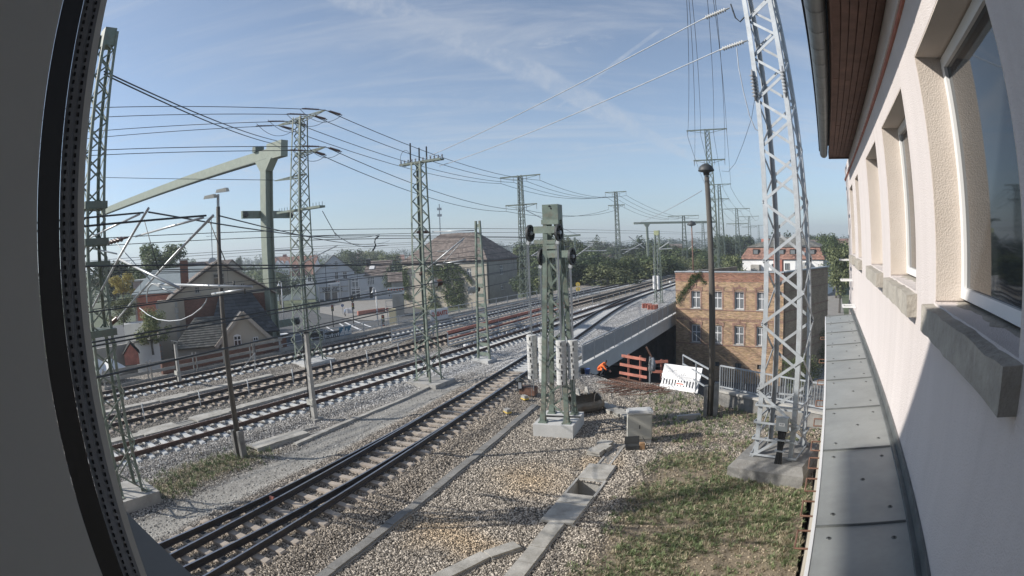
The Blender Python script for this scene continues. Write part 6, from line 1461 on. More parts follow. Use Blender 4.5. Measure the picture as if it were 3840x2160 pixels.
mb = MB(); mb.extrude([fg2(0.15, 0, gb), fg2(GL - .15, 0, gb), fg2(GL - .15, 0, gb + 1.0), fg2(GL / 2, 0, gz), fg2(.15, 0, gb + 1.0)], fg2(0, -3, 0) - fg2(0, 0, 0)); mb.build('gable', MAT['plbeige'], T)
mb = MB(); mb.box(fg2, .0, GL, -3, .05, ZS, gb - .002); mb.build('gable_base', RB2, T)
for sg in (0, 1):
    e = fg2(-.35 if sg == 0 else GL + .35, .25, gb + .55); r = fg2(GL / 2, .25, gz + .22); mb = MB(); mb.bar(e, r, .14, .28); mb.build('verge', MAT['slpold'], T)
    e2, r2 = fg2(-.3 if sg == 0 else GL + .3, -3.2, gb + .62), fg2(GL / 2, -3.2, gz + .2); tile_roof(T, fg2(-.3 if sg == 0 else GL + .3, .2, gb + .62), e2, r2, fg2(GL / 2, .2, gz + .2), MAT['slate'], 9, cell=.4)
window(T, fg2, GL * .36, gb + .45, .62, .85, MAT['white'], 0., .06, True, .6, True, wo=.09, glass=MAT['glass']); window(T, fg2, GL * .72, gb + .3, .42, .75, MAT['white'], 0., .05, True, wo=.09, glass=MAT['glass'])
# grey-roofed house and sheds further left
h2 = Fac(PY(*t7(860, 800), 78), PY(*t7(1200, 760), 76)); zz = h2.uz(*t7(1000, 800))
gable_house('house', 'grey plastered house with brown roof and small red window left of the station gable', h2, 0, h2.L, 9, ZS, h2.uz(*t7(1000, 745))[1], h2.uz(*t7(1000, 615))[1], MAT['plgrey'], MAT['tilesbrown'], [(h2.uz(*t7(965, 770))[0], h2.uz(*t7(965, 780))[1] - .3, .8, .9, False)], 14, cell=.5, gl=MAT['glass'])
h3 = Fac(PY(*t7(1150, 700), 95), PY(*t7(1430, 690), 93))
gable_house('house', 'brown-roofed house with chimney showing above the grey metal shed', h3, -3, h3.L, 10, ZS, h3.uz(*t7(1200, 700))[1], h3.uz(*t7(1200, 600))[1], MAT['plbeige'], MAT['tilesbrown'], [], 14, ridge='along', cell=.5)
sh = Fac(PY(*t7(560, 960), 62), PY(*t7(1000, 900), 60)); T = thing('shed', sh(2, 0, ZS), 'red walled shed with grey sheet-metal lean-to roof left of the station house', 'shed')
zs_ = sh.uz(*t7(800, 900))[1]; mb = MB(); mb.box(sh, 0, sh.L + 3, -7, -.2, ZS, zs_ - .1); mb.build('wall', MAT['redbar'], T)
mb = MB(); mb.hexa([sh(-.4, .3, zs_ - .15), sh(sh.L + 3.3, .3, zs_ - .15), sh(sh.L + 3.3, -7.2, zs_ + 2.2), sh(-.4, -7.2, zs_ + 2.2), sh(-.4, .3, zs_ - .05), sh(sh.L + 3.3, .3, zs_ - .05), sh(sh.L + 3.3, -7.2, zs_ + 2.3), sh(-.4, -7.2, zs_ + 2.3)]); mb.build('roof', M('sheet_roof', (.24, .27, .27), .5, .1, .12, 2), T)
for i in range(3): pbar('pipe', T, MAT['white'], sh(sh.L - .2 + i * .25, .3, zs_ - .2), sh(sh.L - .2 + i * .25, .3, ZS), .14)
sh2 = Fac(PY(*t7(540, 900), 82), PY(*t7(860, 860), 80)); T = thing('shed', sh2(2, 0, ZS), 'pale pinkish flat-roofed shed beside the yellow bush', 'shed'); z_ = sh2.uz(*t7(600, 790))[1]
mb = MB(); mb.box(sh2, 0, sh2.L, -6, 0, ZS, z_); mb.build('wall', M('pink_plaster', (.36, .29, .28), .9), T); mb = MB(); mb.box(sh2, -.3, sh2.L + .3, -6.3, .3, z_ + .002, z_ + .2); mb.build('roof', MAT['concn'], T)
# yard: wall, white container, small garage
yw = Fac(PY(*t2(300, 400), 44), PY(*t2(560, 380), 45)); mb = MB(); zq = yw.uz(*t2(430, 300))[1]; mb.box(yw, -6, yw.L, -.3, 0, ZS, zq); tag(mb.build('yard_wall', MAT['plgrey']), 'pale plastered yard wall left of the tree, behind the fence', 'wall')
gx = Fac(PY(*t2(560, 400), 46), PY(*t2(810, 390), 46)); T = thing('garage', gx(1, 0, ZS), 'small whitewashed garage under the round tree', 'garage'); zq = gx.uz(*t2(600, 275))[1]
mb = MB(); mb.box(gx, 0, gx.L, -4, 0, ZS, zq); mb.build('wall', MAT['plwhite'], T); mb = MB(); mb.box(gx, -.2, gx.L + .2, -4.2, .2, zq + .002, zq + .12); mb.build('roof', MAT['concd'], T)
cx_ = Fac(PY(*t2(455, 240), 58), PY(*t2(560, 240), 58)); mb = MB(); mb.box(cx_, 0, cx_.L + 1.4, -2.2, 0, ZS, cx_.uz(*t2(480, 95))[1]); tag(mb.build('container', MAT['plwhite']), 'white box container half hidden behind the round tree', 'container')
kb = Fac(PY(*t2(450, 455), 43), PY(*t2(520, 450), 43)); T = thing('kennel', kb(.5, 0, -1), 'tiny brown pitched hut on the yard wall', 'hut'); zq = kb.uz(*t2(480, 440))[1]
mb = MB(); mb.extrude([kb(0, 0, zq - .5), kb(1.2, 0, zq - .5), kb(1.2, 0, zq + .3), kb(.6, 0, zq + 1.0), kb(0, 0, zq + .3)], kb(0, -1.5, 0) - kb(0, 0, 0)); mb.build('body', MAT['redbar'], T)
mb = MB(); mb.bar(kb(-.1, -.75, zq + .28), kb(.6, -.75, zq + 1.08), 1.7, .06); mb.bar(kb(1.3, -.75, zq + .28), kb(.6, -.75, zq + 1.08), 1.7, .06); mb.build('roof', MAT['tilesbrown'], T)
tt = PG(*t2(250, 560), -1.5)
for k, (x, y, lb) in enumerate(((t2(190, 560) + ('left white pitched tent top in the yard at far left',)), (t2(300, 545) + ('right white pitched tent top in the yard at far left',)))):
    c = PY(x, y, 40); mb = MB(); b4 = [c + Vector((sx * .9, sy * .9, 0)) for sx, sy in ((-1, -1), (1, -1), (1, 1), (-1, 1))]; ap = c + Vector((0, 0, .8))
    for i in range(4): mb.poly([b4[i], b4[(i + 1) % 4], ap])
    mb.prism([(v.x, v.y) for v in b4], c.z - .35, c.z - .01); tag(mb.build('tent', MAT['white']), lb, 'tent')

# shop building with SERVICE lettering
sv = Fac(PY(*r1(1010, 1170), 157), PY(*r1(1760, 1110), 157)); U = lambda x, y: sv.uz(*r1(x, y))
zE = U(1010, 560)[1]; zA = U(1370, 190)[1]; ug = U(1760, 500)[0]
SV_ = gable_house('shop_building', 'grey gabled shop building with SERVICE lettering above its glass door', sv, 0, ug, 14, ZS, zE, zA, MAT['plblue'], MAT['tilesbrown'],
    [(U(1580, 660)[0], U(1580, 670)[1], 1.15, 1.8, True), (U(1410, 670)[0], U(1410, 680)[1], .9, 1.8, True)], 16, cell=.6, gl=MAT['glass'])
window(SV_, sv, U(1400, 430)[0], U(1400, 435)[1], 1.0, 1.7, MAT['white'], 0., .1, False, wo=.12)
zc = U(1330, 890)[1]; L1 = U(1050, 940)[0]; L2 = U(1660, 920)[0]
for z, h in ((U(1350, 945)[1], .25), (U(1350, 845)[1], .25)): mb = MB(); mb.box(sv, L1, L2, .003, .18, z, z + h); mb.build('fascia_band', MAT['plgrey'], SV_)
text3('SERVICE', sv((U(1205, 900)[0] + U(1440, 885)[0]) / 2, .1, zc + .05), sv.d, (0, 0, 1), 1.55, MAT['black'], 'lettering', SV_, .05, bold=.03)
du = (U(1200, 1100)[0] + U(1410, 1100)[0]) / 2
mb = MB(); mb.box(sv, du - 2.0, du + 2.0, .003, .12, ZS, U(1300, 950)[1]); dr = mb.build('door', MAT['white'], SV_)
for i in (-1, 1): mb = MB(); mb.box(sv, du + i * .95 - .75, du + i * .95 + .75, .122, .14, ZS + .3, ZS + 3.0); mb.build('pane', MAT['glass'], dr)
for x in (1050, 1300, 1480, 1660): pbar('pilaster', SV_, MAT['concn'], sv(U(x, 900)[0], .15, ZS), sv(U(x, 900)[0], .15, U(x, 680)[1] if x > 1050 else U(x, 830)[1]), .3)
mb = MB(); mb.box(sv, -.3, ug + .2, .002, .1, ZS, ZS + .8); mb.build('plinth', MAT['steeldark'], SV_)
# middle and right part of that row
sw_ = Fac(PY(*r1(1765, 1100), 156), PY(*r1(2490, 1060), 154)); U2 = lambda x, y: sw_.uz(*r1(x, y))
um1 = U2(1960, 600)[0]; T = thing('annex_building', sw_(um1 / 2, 0, ZS), 'flat-roofed grey link building with crenellated parapet between shop and roofed house', 'building')
zp = U2(1860, 600)[1]; mb = MB(); mb.box(sw_, 0, um1, -9, -.0, ZS, zp); mb.build('wall', MAT['plblue'], T)
for i in range(5): mb = MB(); x = um1 * (i + .5) / 5; mb.box(sw_, x - .45, x + .45, -.3, .03, zp + .002, zp + .45); mb.build('merlon', MAT['plblue'], T)
window(T, sw_, U2(1785, 800)[0], U2(1785, 875)[1], 2.0, 2.9, MAT['white'], 0., .16, True, .7, wo=.12); window(T, sw_, U2(1800, 1000)[0], U2(1800, 1090)[1], 2.6, 3.4, MAT['white'], 0., .16, True, .7, wo=.12, glass=MAT['glass'])
zE2, zR2 = U2(2300, 590)[1], U2(2200, 320)[1]
T = gable_house('house', 'grey house with wide brown tiled roof and skylight, right of the shop', sw_, um1, sw_.L, 12, ZS, zE2, zR2, MAT['plblue'], MAT['tilesbrown'], [(U2(2065, 745)[0], U2(2065, 795)[1], 1.0, 2.0, True), (U2(2130, 740)[0], U2(2130, 785)[1], 1.0, 2.0, True)], 14, ridge='along', cell=.6, chimney=[(um1 + .6, 1.0, 4, zR2 + .6, MAT['slate'])])
q = U2(2080, 500); k = (zR2 - zE2) / 6.; pz = lambda w: zE2 - w * k + .2
mb = MB(); mb.hexa([sw_(q[0] - .7, -2.0, pz(-2.0)), sw_(q[0] + .7, -2.0, pz(-2.0)), sw_(q[0] + .7, -3.4, pz(-3.4)), sw_(q[0] - .7, -3.4, pz(-3.4)), sw_(q[0] - .7, -2.0, pz(-2.0) + .15), sw_(q[0] + .7, -2.0, pz(-2.0) + .15), sw_(q[0] + .7, -3.4, pz(-3.4) + .15), sw_(q[0] - .7, -3.4, pz(-3.4) + .15)]); mb.build('skylight', MAT['white'], T)
# white building behind the pylon, with pointed dormers
sx_ = Fac(PY(*r1(60, 1100), 175), PY(*r1(1000, 1050), 172)); U3 = lambda x, y: sx_.uz(*r1(x, y)); zE3 = U3(500, 560)[1] - .5; zR3 = U3(500, 230)[1]
T = gable_house('town_house', 'long white town house with red roof and pointed white dormers, behind the pylon', sx_, 0, sx_.L, 12, ZS, zE3, zR3, MAT['plwhite'], MAT['tilesred'], [(U3(x, 800)[0], ZS + 5.2, 1.1, 1.9, True) for x in (430, 640, 870, 960)], 14, ridge='along', cell=.6, gl=MAT['glass'])
for x in (205, 290, 395, 1005):
    uu = U3(x, 400)[0]; zt_ = U3(x, 310)[1]; mb = MB(); mb.extrude([sx_(uu - .8, .05, zE3), sx_(uu + .8, .05, zE3), sx_(uu + .8, .05, zt_ - 1.6), sx_(uu, .05, zt_), sx_(uu - .8, .05, zt_ - 1.6)], sx_(0, -3, 0) - sx_(0, 0, 0)); mb.build('dormer', MAT['white'], T)
mb = MB(); a, b = U3(400, 880), U3(800, 880); mb.box(sx_, a[0], b[0], .0, 2.0, a[1] - .2, a[1] + .6); mb.build('canopy', MAT['white'], T)
hb = Fac(PY(*r1(140, 240), 210), PY(*r1(420, 230), 210)); gable_house('town_house', 'brown roofed town house rising at the left behind the portal post', hb, -4, hb.L, 12, ZS, hb.uz(*r1(300, 330))[1], hb.uz(*r1(300, 225))[1], MAT['plwhite'], MAT['tilesbrown'], [], 8, ridge='along', cell=.9, chimney=[(hb.L - 1, 1.5, 4, hb.uz(*r1(460, 180))[1], MAT['redbar'])])

# big hip-roofed grey house overgrown with ivy
Cn = PY(*t5(1680, 400), 120); Ln = PY(*t5(835, 400), 130); Rn = PY(*t5(1985, 400), 129)
fl = Fac(Ln, Cn); frr = Fac(Cn, Rn, out=(1, -.4)); zEv = fl.uz(*t5(1640, 255))[1]; zRg = fl.uz(*t5(1400, 0))[1] + .5
BG = thing('hip_roofed_house', (Cn.x, Cn.y, ZS), 'large grey plastered house with hipped brown tile roof and ivy on its front', 'house')
V = lambda x, y: fl.uz(*t5(x, y)); V2 = lambda x, y: frr.uz(*t5(x, y))
wl_ = [(V(1500, 380)[0], V(1500, 420)[1], 1.1, 1.7), (V(940, 400)[0], V(940, 430)[1], 1.1, 1.6), (V(1510, 560)[0], V(1510, 600)[1], 1.1, 1.7)]
wr_ = [(V2(1828, 350)[0], V2(1828, 400)[1], 1.2, 2.0), (V2(1835, 520)[0], V2(1835, 555)[1], 1.1, 1.2)]
wall_with_openings(BG, fl, 0, fl.L, ZS, zEv, wl_, MAT['plbeige'], .3); wall_with_openings(BG, frr, .3, frr.L, ZS, zEv, wr_, MAT['plgrey'], .3)
for w in wl_: window(BG, fl, *w, MAT['white'], .12, .09, True)
for w in wr_: window(BG, frr, *w, MAT['white'], .12, .09, True)
c4 = Ln + (Rn - Cn); e = .5
A_, B_, C_, D_4 = [Vector((p.x, p.y, zEv)) for p in (Ln + (Ln - Cn).normalized() * e - fl.n * 0 + fl.n * e, Cn + fl.n * e + frr.n * e, Rn + frr.n * e + (Rn - Cn).normalized() * e, c4 - fl.n * e)]
ctr = (A_ + B_ + C_ + D_4) / 4; rl = (B_ - A_).normalized() * (fl.L * .22); r1p, r2p = Vector((ctr.x, ctr.y, zRg)) - rl, Vector((ctr.x, ctr.y, zRg)) + rl
tile_roof(BG, A_, B_, r2p, r1p, MAT['tilesbrown'], 20, cell=.6); tile_roof(BG, B_, C_, r2p + Vector((.01, 0, 0)), r2p, MAT['tilesbrown'], 20, cell=.6); tile_roof(BG, D_4, A_, r1p, r1p + Vector((.01, 0, 0)), MAT['tilesbrown'], 12, cell=.8); tile_roof(BG, C_, D_4, r1p, r2p, MAT['tilesbrown'], 12, cell=.8)
for f_d, x, y in ((fl, 1200, 190), (frr, 1760, 190)):
    uu, z_ = f_d.uz(*t5(x, y)); mb = MB(); mb.box(f_d, uu - 1.0, uu + 1.0, -4.5, -1.6, z_ - 1.2, z_ + .4); dm = mb.build('dormer', MAT['tilesbrown'], BG); mb = MB(); mb.box(f_d, uu - 1.3, uu + 1.3, -4.6, -1.2, z_ + .402, z_ + .6); mb.build('dormer_roof', MAT['concn'], dm)
    mb = MB(); mb.box(f_d, uu - .55, uu + .55, -1.598, -1.56, z_ - .9, z_ + .2); mb.build('dormer_window', MAT['glass'], dm)
mb = MB(); mb.tube([frr(.35, .12, zEv), frr(.35, .12, ZS)], .09, 8); mb.build('downpipe', MAT['steeldark'], BG)
mb = MB(); mb.box(fl, 0, fl.L + .1, .001, .18, zEv - .35, zEv - .05); mb.box(frr, .2, frr.L, .001, .18, zEv - .35, zEv - .052); mb.build('eaves_board', MAT['soffit'], BG)
lw = Fac(PY(*t5(740, 600), 112), PY(*t5(840, 600), 112)); T = thing('lean_to', lw(0, 0, ZS), 'low lean-to with brown roof at the left side of the hipped house', 'annex'); z_ = lw.uz(*t5(790, 465))[1]
mb = MB(); mb.box(lw, -.3, lw.L, -5, 0, ZS, z_); mb.build('wall', MAT['plgrey'], T); tile_roof(T, lw(-1, .4, z_ - .1), lw(lw.L, .4, z_ - .1), lw(lw.L, -3, z_ + 1.6), lw(-1, -3, z_ + 1.6), MAT['tilesbrown'], 6, cell=.6)
rr = random.Random(21); cs = []
def ivy(name, f_, spots, n, size, label):
    mb = MB(); cs = []
    for (x, y, r) in spots:
        u_, z_ = f_.uz(*t5(x, y)); cs.append((f_(u_, .35, z_), r))
    leaves(mb, cs, n, size, rr, f_.n); tag(mb.build(name, MAT['ivy'], None, recalc=False), label, 'ivy')
ivy('ivy', fl, [(rr.uniform(1080, 1420), rr.uniform(300, 760), rr.uniform(.9, 1.6)) for _ in range(60)] + [(1400 + i * 14, 330 + i * 16, .7) for i in range(10)], 3800, .42, 'broad green ivy curtain on the front of the hipped house')
ivy('ivy', fl, [(rr.gauss(860, 22), rr.uniform(330, 640), .8) for _ in range(30)], 1100, .42, 'narrow dark ivy column at the left corner of the hipped house')
# mast-like antennas and far blocks
hx = Fac(PY(*t5(385, 250), 330), PY(*t5(560, 240), 330)); gable_house('far_house', 'distant grey-brown gabled house above the tree tops left of centre', hx, -4, hx.L, 12, ZS, hx.uz(*t5(480, 245))[1], hx.uz(*t5(480, 175))[1], MAT['plgrey'], MAT['tilesbrown'], [], 6, ridge='along', cell=1.5)
hx = Fac(PY(*t5(750, 270), 300), PY(*t5(850, 265), 300)); gable_house('far_house', 'distant small house with orange-red roof left of the hipped house', hx, 0, hx.L, 10, ZS, hx.uz(*t5(800, 255))[1], hx.uz(*t5(800, 205))[1], MAT['plwhite'], MAT['tilesred'], [], 6, ridge='along', cell=1.5)
hx = Fac(PY(*t5(340, 270), 290), PY(*t5(420, 265), 290)); gable_house('far_house', 'distant low red roof between the trees above the shop', hx, 0, hx.L, 10, ZS, hx.uz(*t5(380, 270))[1], hx.uz(*t5(380, 238))[1], MAT['plwhite'], MAT['tilesred'], [], 6, ridge='along', cell=1.5)
hx = Fac(PY(*t5(575, 235), 480), PY(*t5(730, 230), 480)); T = thing('far_block', hx(5, 0, ZS), 'distant long grey flat-roofed block on the skyline', 'building'); z_ = hx.uz(*t5(640, 200))[1]
mb = MB(); mb.box(hx, 0, hx.L, -15, 0, ZS, z_); mb.build('wall', MAT['plblue'], T); mb = MB(); mb.box(hx, 1, hx.L - 1, .0, .1, z_ - 3, z_ - 1.5); mb.build('window_band', MAT['glass'], T)
# right background: yellow block, villa, mansard house
hx = Fac(PY(*t6(575, 440), 330), PY(*t6(815, 430), 330)); T = thing('far_block', hx(8, 0, ZS), 'cream-yellow stepped block on the skyline, left of the far mast', 'building'); z_ = hx.uz(*t6(650, 395))[1]
mb = MB(); mb.box(hx, 0, hx.L * .62, -14, 0, ZS, z_); mb.build('wall', MAT['cream'], T); mb = MB(); mb.box(hx, hx.L * .622, hx.L, -14, 0, ZS, hx.uz(*t6(770, 415))[1]); mb.build('wing', MAT['concn'], T)
for i in range(6): window(T, hx, hx.L * .62 * (i + .6) / 6.3, hx.uz(*t6(650, 440))[1], 2.2, 2.4, MAT['white'], 0, .25, False, sill=False, wo=.2)
hx = Fac(PY(*t6(595, 560), 190), PY(*t6(835, 545), 190)); T = gable_house('villa', 'villa with brown hipped roof and dormers among the trees right of the tension mast', hx, 0, hx.L, 12, ZS, hx.uz(*t6(700, 560))[1] - 1.5, hx.uz(*t6(700, 520))[1], MAT['plgrey'], MAT['tilesbrown'], [(hx.L * .5, hx.uz(*t6(700, 620))[1], 1.5, 2, True)], 10, ridge='along', cell=.8)
hx2 = Fac(PY(*t6(715, 600), 182), PY(*t6(845, 590), 182)); gable_house('villa_wing', 'pale gabled wing of the villa among the trees', hx2, 0, hx2.L, 9, ZS, hx2.uz(*t6(780, 590))[1], hx2.uz(*t6(780, 525))[1], MAT['plbeige'], MAT['tilesbrown'], [(hx2.L * .5, hx2.uz(*t6(780, 600))[1], 1.3, 1.8, True)], 8, cell=.8)
hx = Fac(PY(*t6(565, 720), 120), PY(*t6(735, 715), 120)); T = thing('flat_shed', hx(3, 0, ZS), 'dark flat-roofed sheds with pale edges below the villa', 'shed')
for z, w in ((hx.uz(*t6(640, 715))[1], 0), (hx.uz(*t6(640, 770))[1], 3)): mb = MB(); mb.box(hx, -w, hx.L + w * .4, -6 + w, w, ZS, z - .3); mb.build('wall', MAT['concd'], T); mb = MB(); mb.box(hx, -w - .3, hx.L + w * .4 + .3, -6 + w, w + .3, z - .298, z); mb.build('roof', MAT['conc'], T)
hx = Fac(PY(*t6(1365, 470), 260), PY(*t6(1500, 465), 260)); gable_house('far_house', 'distant house with pink gable and grey roof between masts', hx, 0, hx.L, 9, ZS, hx.uz(*t6(1400, 440))[1], hx.uz(*t6(1400, 418))[1], MAT['redbar'], MAT['tilesbrown'], [], 6, ridge='along', cell=1.2)
# mansard house
mA, mB_ = PY(*t8(1215, 760), 134), PY(*t8(2330, 745), 128); fm_ = Fac(mA, mB_); X = lambda x, y: fm_.uz(*t8(x, y))
MH = thing('mansard_house', fm_(fm_.L / 2, 0, ZS), 'white house with red-brown mansard roof behind the yellow brick house', 'house'); ze = X(1700, 760)[1]; zu = X(1700, 595)[1]; zt2 = X(1650, 505)[1] + .6; Lm = fm_.L
wins = [(X(1660, 890)[0], X(1660, 905)[1], 1.3, 1.4), (X(1835, 880)[0], X(1835, 900)[1], 1.3, 1.4)]
wall_with_openings(MH, fm_, .3, Lm - .3, ZS, ze, wins, MAT['plwhite']); mb = MB(); mb.box(fm_, .3, .6, -11, -.31, ZS, ze); mb.build('side_wall', MAT['plwhite'], MH); mb = MB(); mb.box(fm_, Lm - .6, Lm - .3, -11, -.31, ZS, ze); mb.build('side_wall', MAT['plwhite'], MH)
for w in wins: window(MH, fm_, *w, MAT['steeldark'], .12, .1, False)
ins = 1.5
def mp(u, w, z): return fm_(u, w, z)
lo = [mp(-.2, .4, ze), mp(Lm + .2, .4, ze), mp(Lm + .2, -11.4, ze), mp(-.2, -11.4, ze)]; up_ = [mp(ins, -ins + .3, zu), mp(Lm - ins, -ins + .3, zu), mp(Lm - ins, -11 + ins, zu), mp(ins, -11 + ins, zu)]
for i in range(4): tile_roof(MH, lo[i], lo[(i + 1) % 4], up_[(i + 1) % 4], up_[i], MAT['tilesred'], 9, cell=.5, thick=.09)
ap1, ap2 = mp(Lm * .35, -5.5, zt2), mp(Lm * .65, -5.5, zt2); u2 = [mp(ins - .4, -ins + .7, zu + .02), mp(Lm - ins + .4, -ins + .7, zu + .02), mp(Lm - ins + .4, -11 + ins - .4, zu + .02), mp(ins - .4, -11 + ins - .4, zu + .02)]
for P, Q, R_q, S in ((u2[0], u2[1], ap2, ap1), (u2[1], u2[2], ap2, ap2 + Vector((.01, 0, 0))), (u2[2], u2[3], ap1, ap2), (u2[3], u2[0], ap1, ap1 + Vector((.01, 0, 0)))): tile_roof(MH, P, Q, R_q, S, MAT['slateg'], 6, cell=1.0, thick=.03)
for x in (1408, 1752, 1905, 2165):
    uu, z_ = X(x, 700); h = X(x, 625)[1] - z_; mb = MB(); mb.box(fm_, uu - .75, uu + .75, -2.2, -.15, z_, z_ + h); dm = mb.build('dormer', MAT['slate'], MH); mb = MB(); mb.box(fm_, uu - .55, uu + .55, -.148, -.1, z_ + .2, z_ + h - .2); mb.build('dormer_window', MAT['glassc'], dm)
for x, m in ((1435, 'redbar'), (1890, 'redbar')): uu, z_ = X(x, 510); mb = MB(); mb.box(fm_, uu - 1, uu + 1, -7, -5.6, zu, z_ + .4); mb.build('chimney', MAT[m], MH)
mb = MB(); a = X(1370, 830); b = X(1480, 830); mb.box(fm_, a[0], b[0], .0, 1.5, ZS, a[1]); mb.build('porch', MAT['plgrey'], MH); a = X(2060, 800); b = X(2150, 800); mb = MB(); mb.box(fm_, a[0], b[0], 0, 1.5, ZS, a[1]); mb.build('porch', MAT['plgrey'], MH)
hx = Fac(PY(*t8(2070, 540), 200), PY(*t8(2290, 530), 200)); gable_house('far_house', 'grey-red roofed house behind the right end of the mansard roof', hx, 0, hx.L, 9, ZS, hx.uz(*t8(2180, 545))[1], hx.uz(*t8(2180, 500))[1], MAT['redbar'], MAT['tilesbrown'], [], 6, ridge='along', cell=1)
hx = Fac(PY(*t8(2480, 540), 330), PY(*t8(2570, 535), 330)); gable_house('far_house', 'distant pink house at the skyline by the pink wall end', hx, 0, hx.L + 4, 9, ZS, hx.uz(*t8(2520, 510))[1], hx.uz(*t8(2520, 485))[1], M('pink_house', (.5, .36, .3), .9), MAT['tilesred'], [], 6, ridge='along', cell=1)
q = fb(fb.L - 8.2, -7.5, 4.2); T = thing("chimney_stack", q, "small red brick chimney on the yellow brick house roof", "chimney"); mb = MB(); mb.box(lambda x, y, z: q + fb.d * x + fb.n * y + Vector((0, 0, z)), -.45, .45, -.4, .4, -.85, .5); mb.build("stack", MAT["redbar"], T); mb = MB(); mb.lathe(q + Vector((0, 0, .5)), [(.18, 0), (.13, .25), (.22, .4), (.12, .55)], 8); mb.build("pot", MAT["steeldark"], T)
# ------------------------------------------------------------------ barriers and railings on the bridge, small track furniture
def rail_fence(name, label, pts, rails, post_h, step, mats, pw=.07, rw=.06, group=None, rh=None):
    P = [Vector(p) for p in pts]; T = thing(name, P[0], label, 'barrier' if 'barrier' in name else 'railing', group)
    for z, m, h in rails:
        for a, b in zip(P, P[1:]): pbar('rail', T, m, a + Vector((0, 0, z)), b + Vector((0, 0, z)), rw, h)
    for a, b in zip(P, P[1:]):
        n = max(1, int((b - a).length / step))
        for i in range(n): c = a.lerp(b, i / n); pbar('post', T, mats, c, c + Vector((0, 0, post_h)), pw)
    pbar('post', T, mats, P[-1], P[-1] + Vector((0, 0, post_h)), pw); return T
GV = MAT['galv']
f1a, f1b = PG(*t5(550, 1100), -.3), PG(*t5(2130, 690), -.3); sa, sb = f1a.dot(BD), 74.
v1 = -28.9
rail_fence('rail_barrier', 'silver multi-rail barrier along the bridge, in front of the far track', [SV(sa, v1, -.35), SV((sa + sb) / 2, v1 + .2, -.35), SV(sb, v1 + .8, -.35)], [(z, GV, .09) for z in (.25, .5, .75, 1.0, 1.25)], 1.32, 2.4, GV)
p0, p1 = PG(*r5(170, 1060), -.35), PG(*r5(2430, 560), -.35); s0_, s1_ = p0.dot(BD), p1.dot(BD)
rail_fence('rail_barrier', 'low barrier of red-brown beams and pale pipes left of the second track', [SV(s0_, -24.55, -.35), SV((s0_ + s1_) / 2, -24.5, -.35), SV(s1_ + 6, -24.4, -.35)], [(1.05, MAT['redbar'], .2), (.78, GV, .07), (.58, MAT['redbar'], .08), (.38, MAT['concn'], .12), (.15, MAT['concn'], .1)], 1.1, 2.7, GV, .08, .1)
rail_fence('rail_barrier', 'dark beam barrier continuing along the third track beyond the bridge', [SV(60, -23.6, -.3), SV(80, -23.2, -.3), SV(104, -22.8, -.3)], [(.9, MAT['steeldark'], .25), (.45, MAT['steeldark'], .12)], 1.0, 2.2, GV, .06, .08)
rail_fence('bridge_railing', 'outer two-rail bridge railing on the street side carrying the banner', [SV(27, -35.9, -.4), SV(46, -35.5, -.4), SV(68, -34.6, -.4)], [(.55, GV, .05), (1.05, GV, .06), (.12, MAT['conc'], .3)], 1.12, 2.3, GV, .09, .06)
# mirrored banner seen from behind
ba, bb = PG(*t5(1112, 858), -.2), PG(*t5(1285, 820), -.2); sa_, sb_ = ba.dot(BD), bb.dot(BD); vb = -35.2
zb0, zb1 = PV(*t5(1200, 845), vb).z, PV(*t5(1200, 745), vb).z
sa_, sb_ = PV(*t5(1112, 800), vb).dot(BD), PV(*t5(1288, 780), vb).dot(BD)
T = thing('banner', SV(sa_, vb, zb0), 'white banner with red lettering showing through reversed, on the bridge railing', 'banner')
mb = MB(); mb.box(lambda x, y, z: SV(x, y, z), sa_, sb_, vb - .01, vb + .01, zb0, zb1); cl = mb.build('cloth', MAT['white'], T)
text3('STRABAG', SV((sa_ + sb_) / 2, vb + .03, (zb0 + zb1) / 2), -BD, (0, 0, 1), (zb1 - zb0) * .62, MAT['red'], 'lettering', cl, .008, bold=.02)
pbar('pole', T, MAT['steeldark'], SV(sa_ + (sb_ - sa_) * .28, vb + .06, -.4), SV(sa_ + (sb_ - sa_) * .28, vb + .06, zb1 + .15), .06)
# blue site board and dark board behind the fourth track
vq = -36.3
for (xa, ya, xb, yb, h, m, lb) in ((q3(832, 372) + q3(965, 345) + (.85, 'cyan', 'blue site board with pale stripes standing at the track edge, left of the railing')), (q3(610, 408) + q3(828, 375) + (.55, 'steeldark', 'dark low site board left of the blue one'))):
    a, b = PV(xa, ya, vq), PV(xb, yb, vq); T = thing('site_board', a, lb, 'board'); sa2, sb2, z_ = a.dot(BD), b.dot(BD), (a.z + b.z) / 2
    mb = MB(); mb.box(lambda x, y, z: SV(x, y, z), sa2, sb2, vq - .03, vq + .03, z_, z_ + h); mb.build('board', MAT[m], T)
    n = 9
    for i in range(n): mb = MB(); x = sa2 + (sb2 - sa2) * (i + .5) / n; mb.box(lambda a_, b_, c_: SV(a_, b_, c_), x - .07, x + .07, vq + .032, vq + .04, z_ + .1, z_ + h * (.5 + .2 * ((i * 7) % 3 - 1))); mb.build('stripe', MAT['plwhite'], T)
# plank walkway
T = thing('plank_walkway', SV(28, -28.5, -.2), 'fan of grey wooden planks laid between third and fourth track before the barrier', 'planks')
for i in range(8):
    a, b = PG(*t3(455 + i * 34, 362 - i * 4), -.15), PG(*t3(720 + i * 55, 320 - i * 27), -.15); pbar('plank', T, MAT['wood'], a, b, .24, .05)
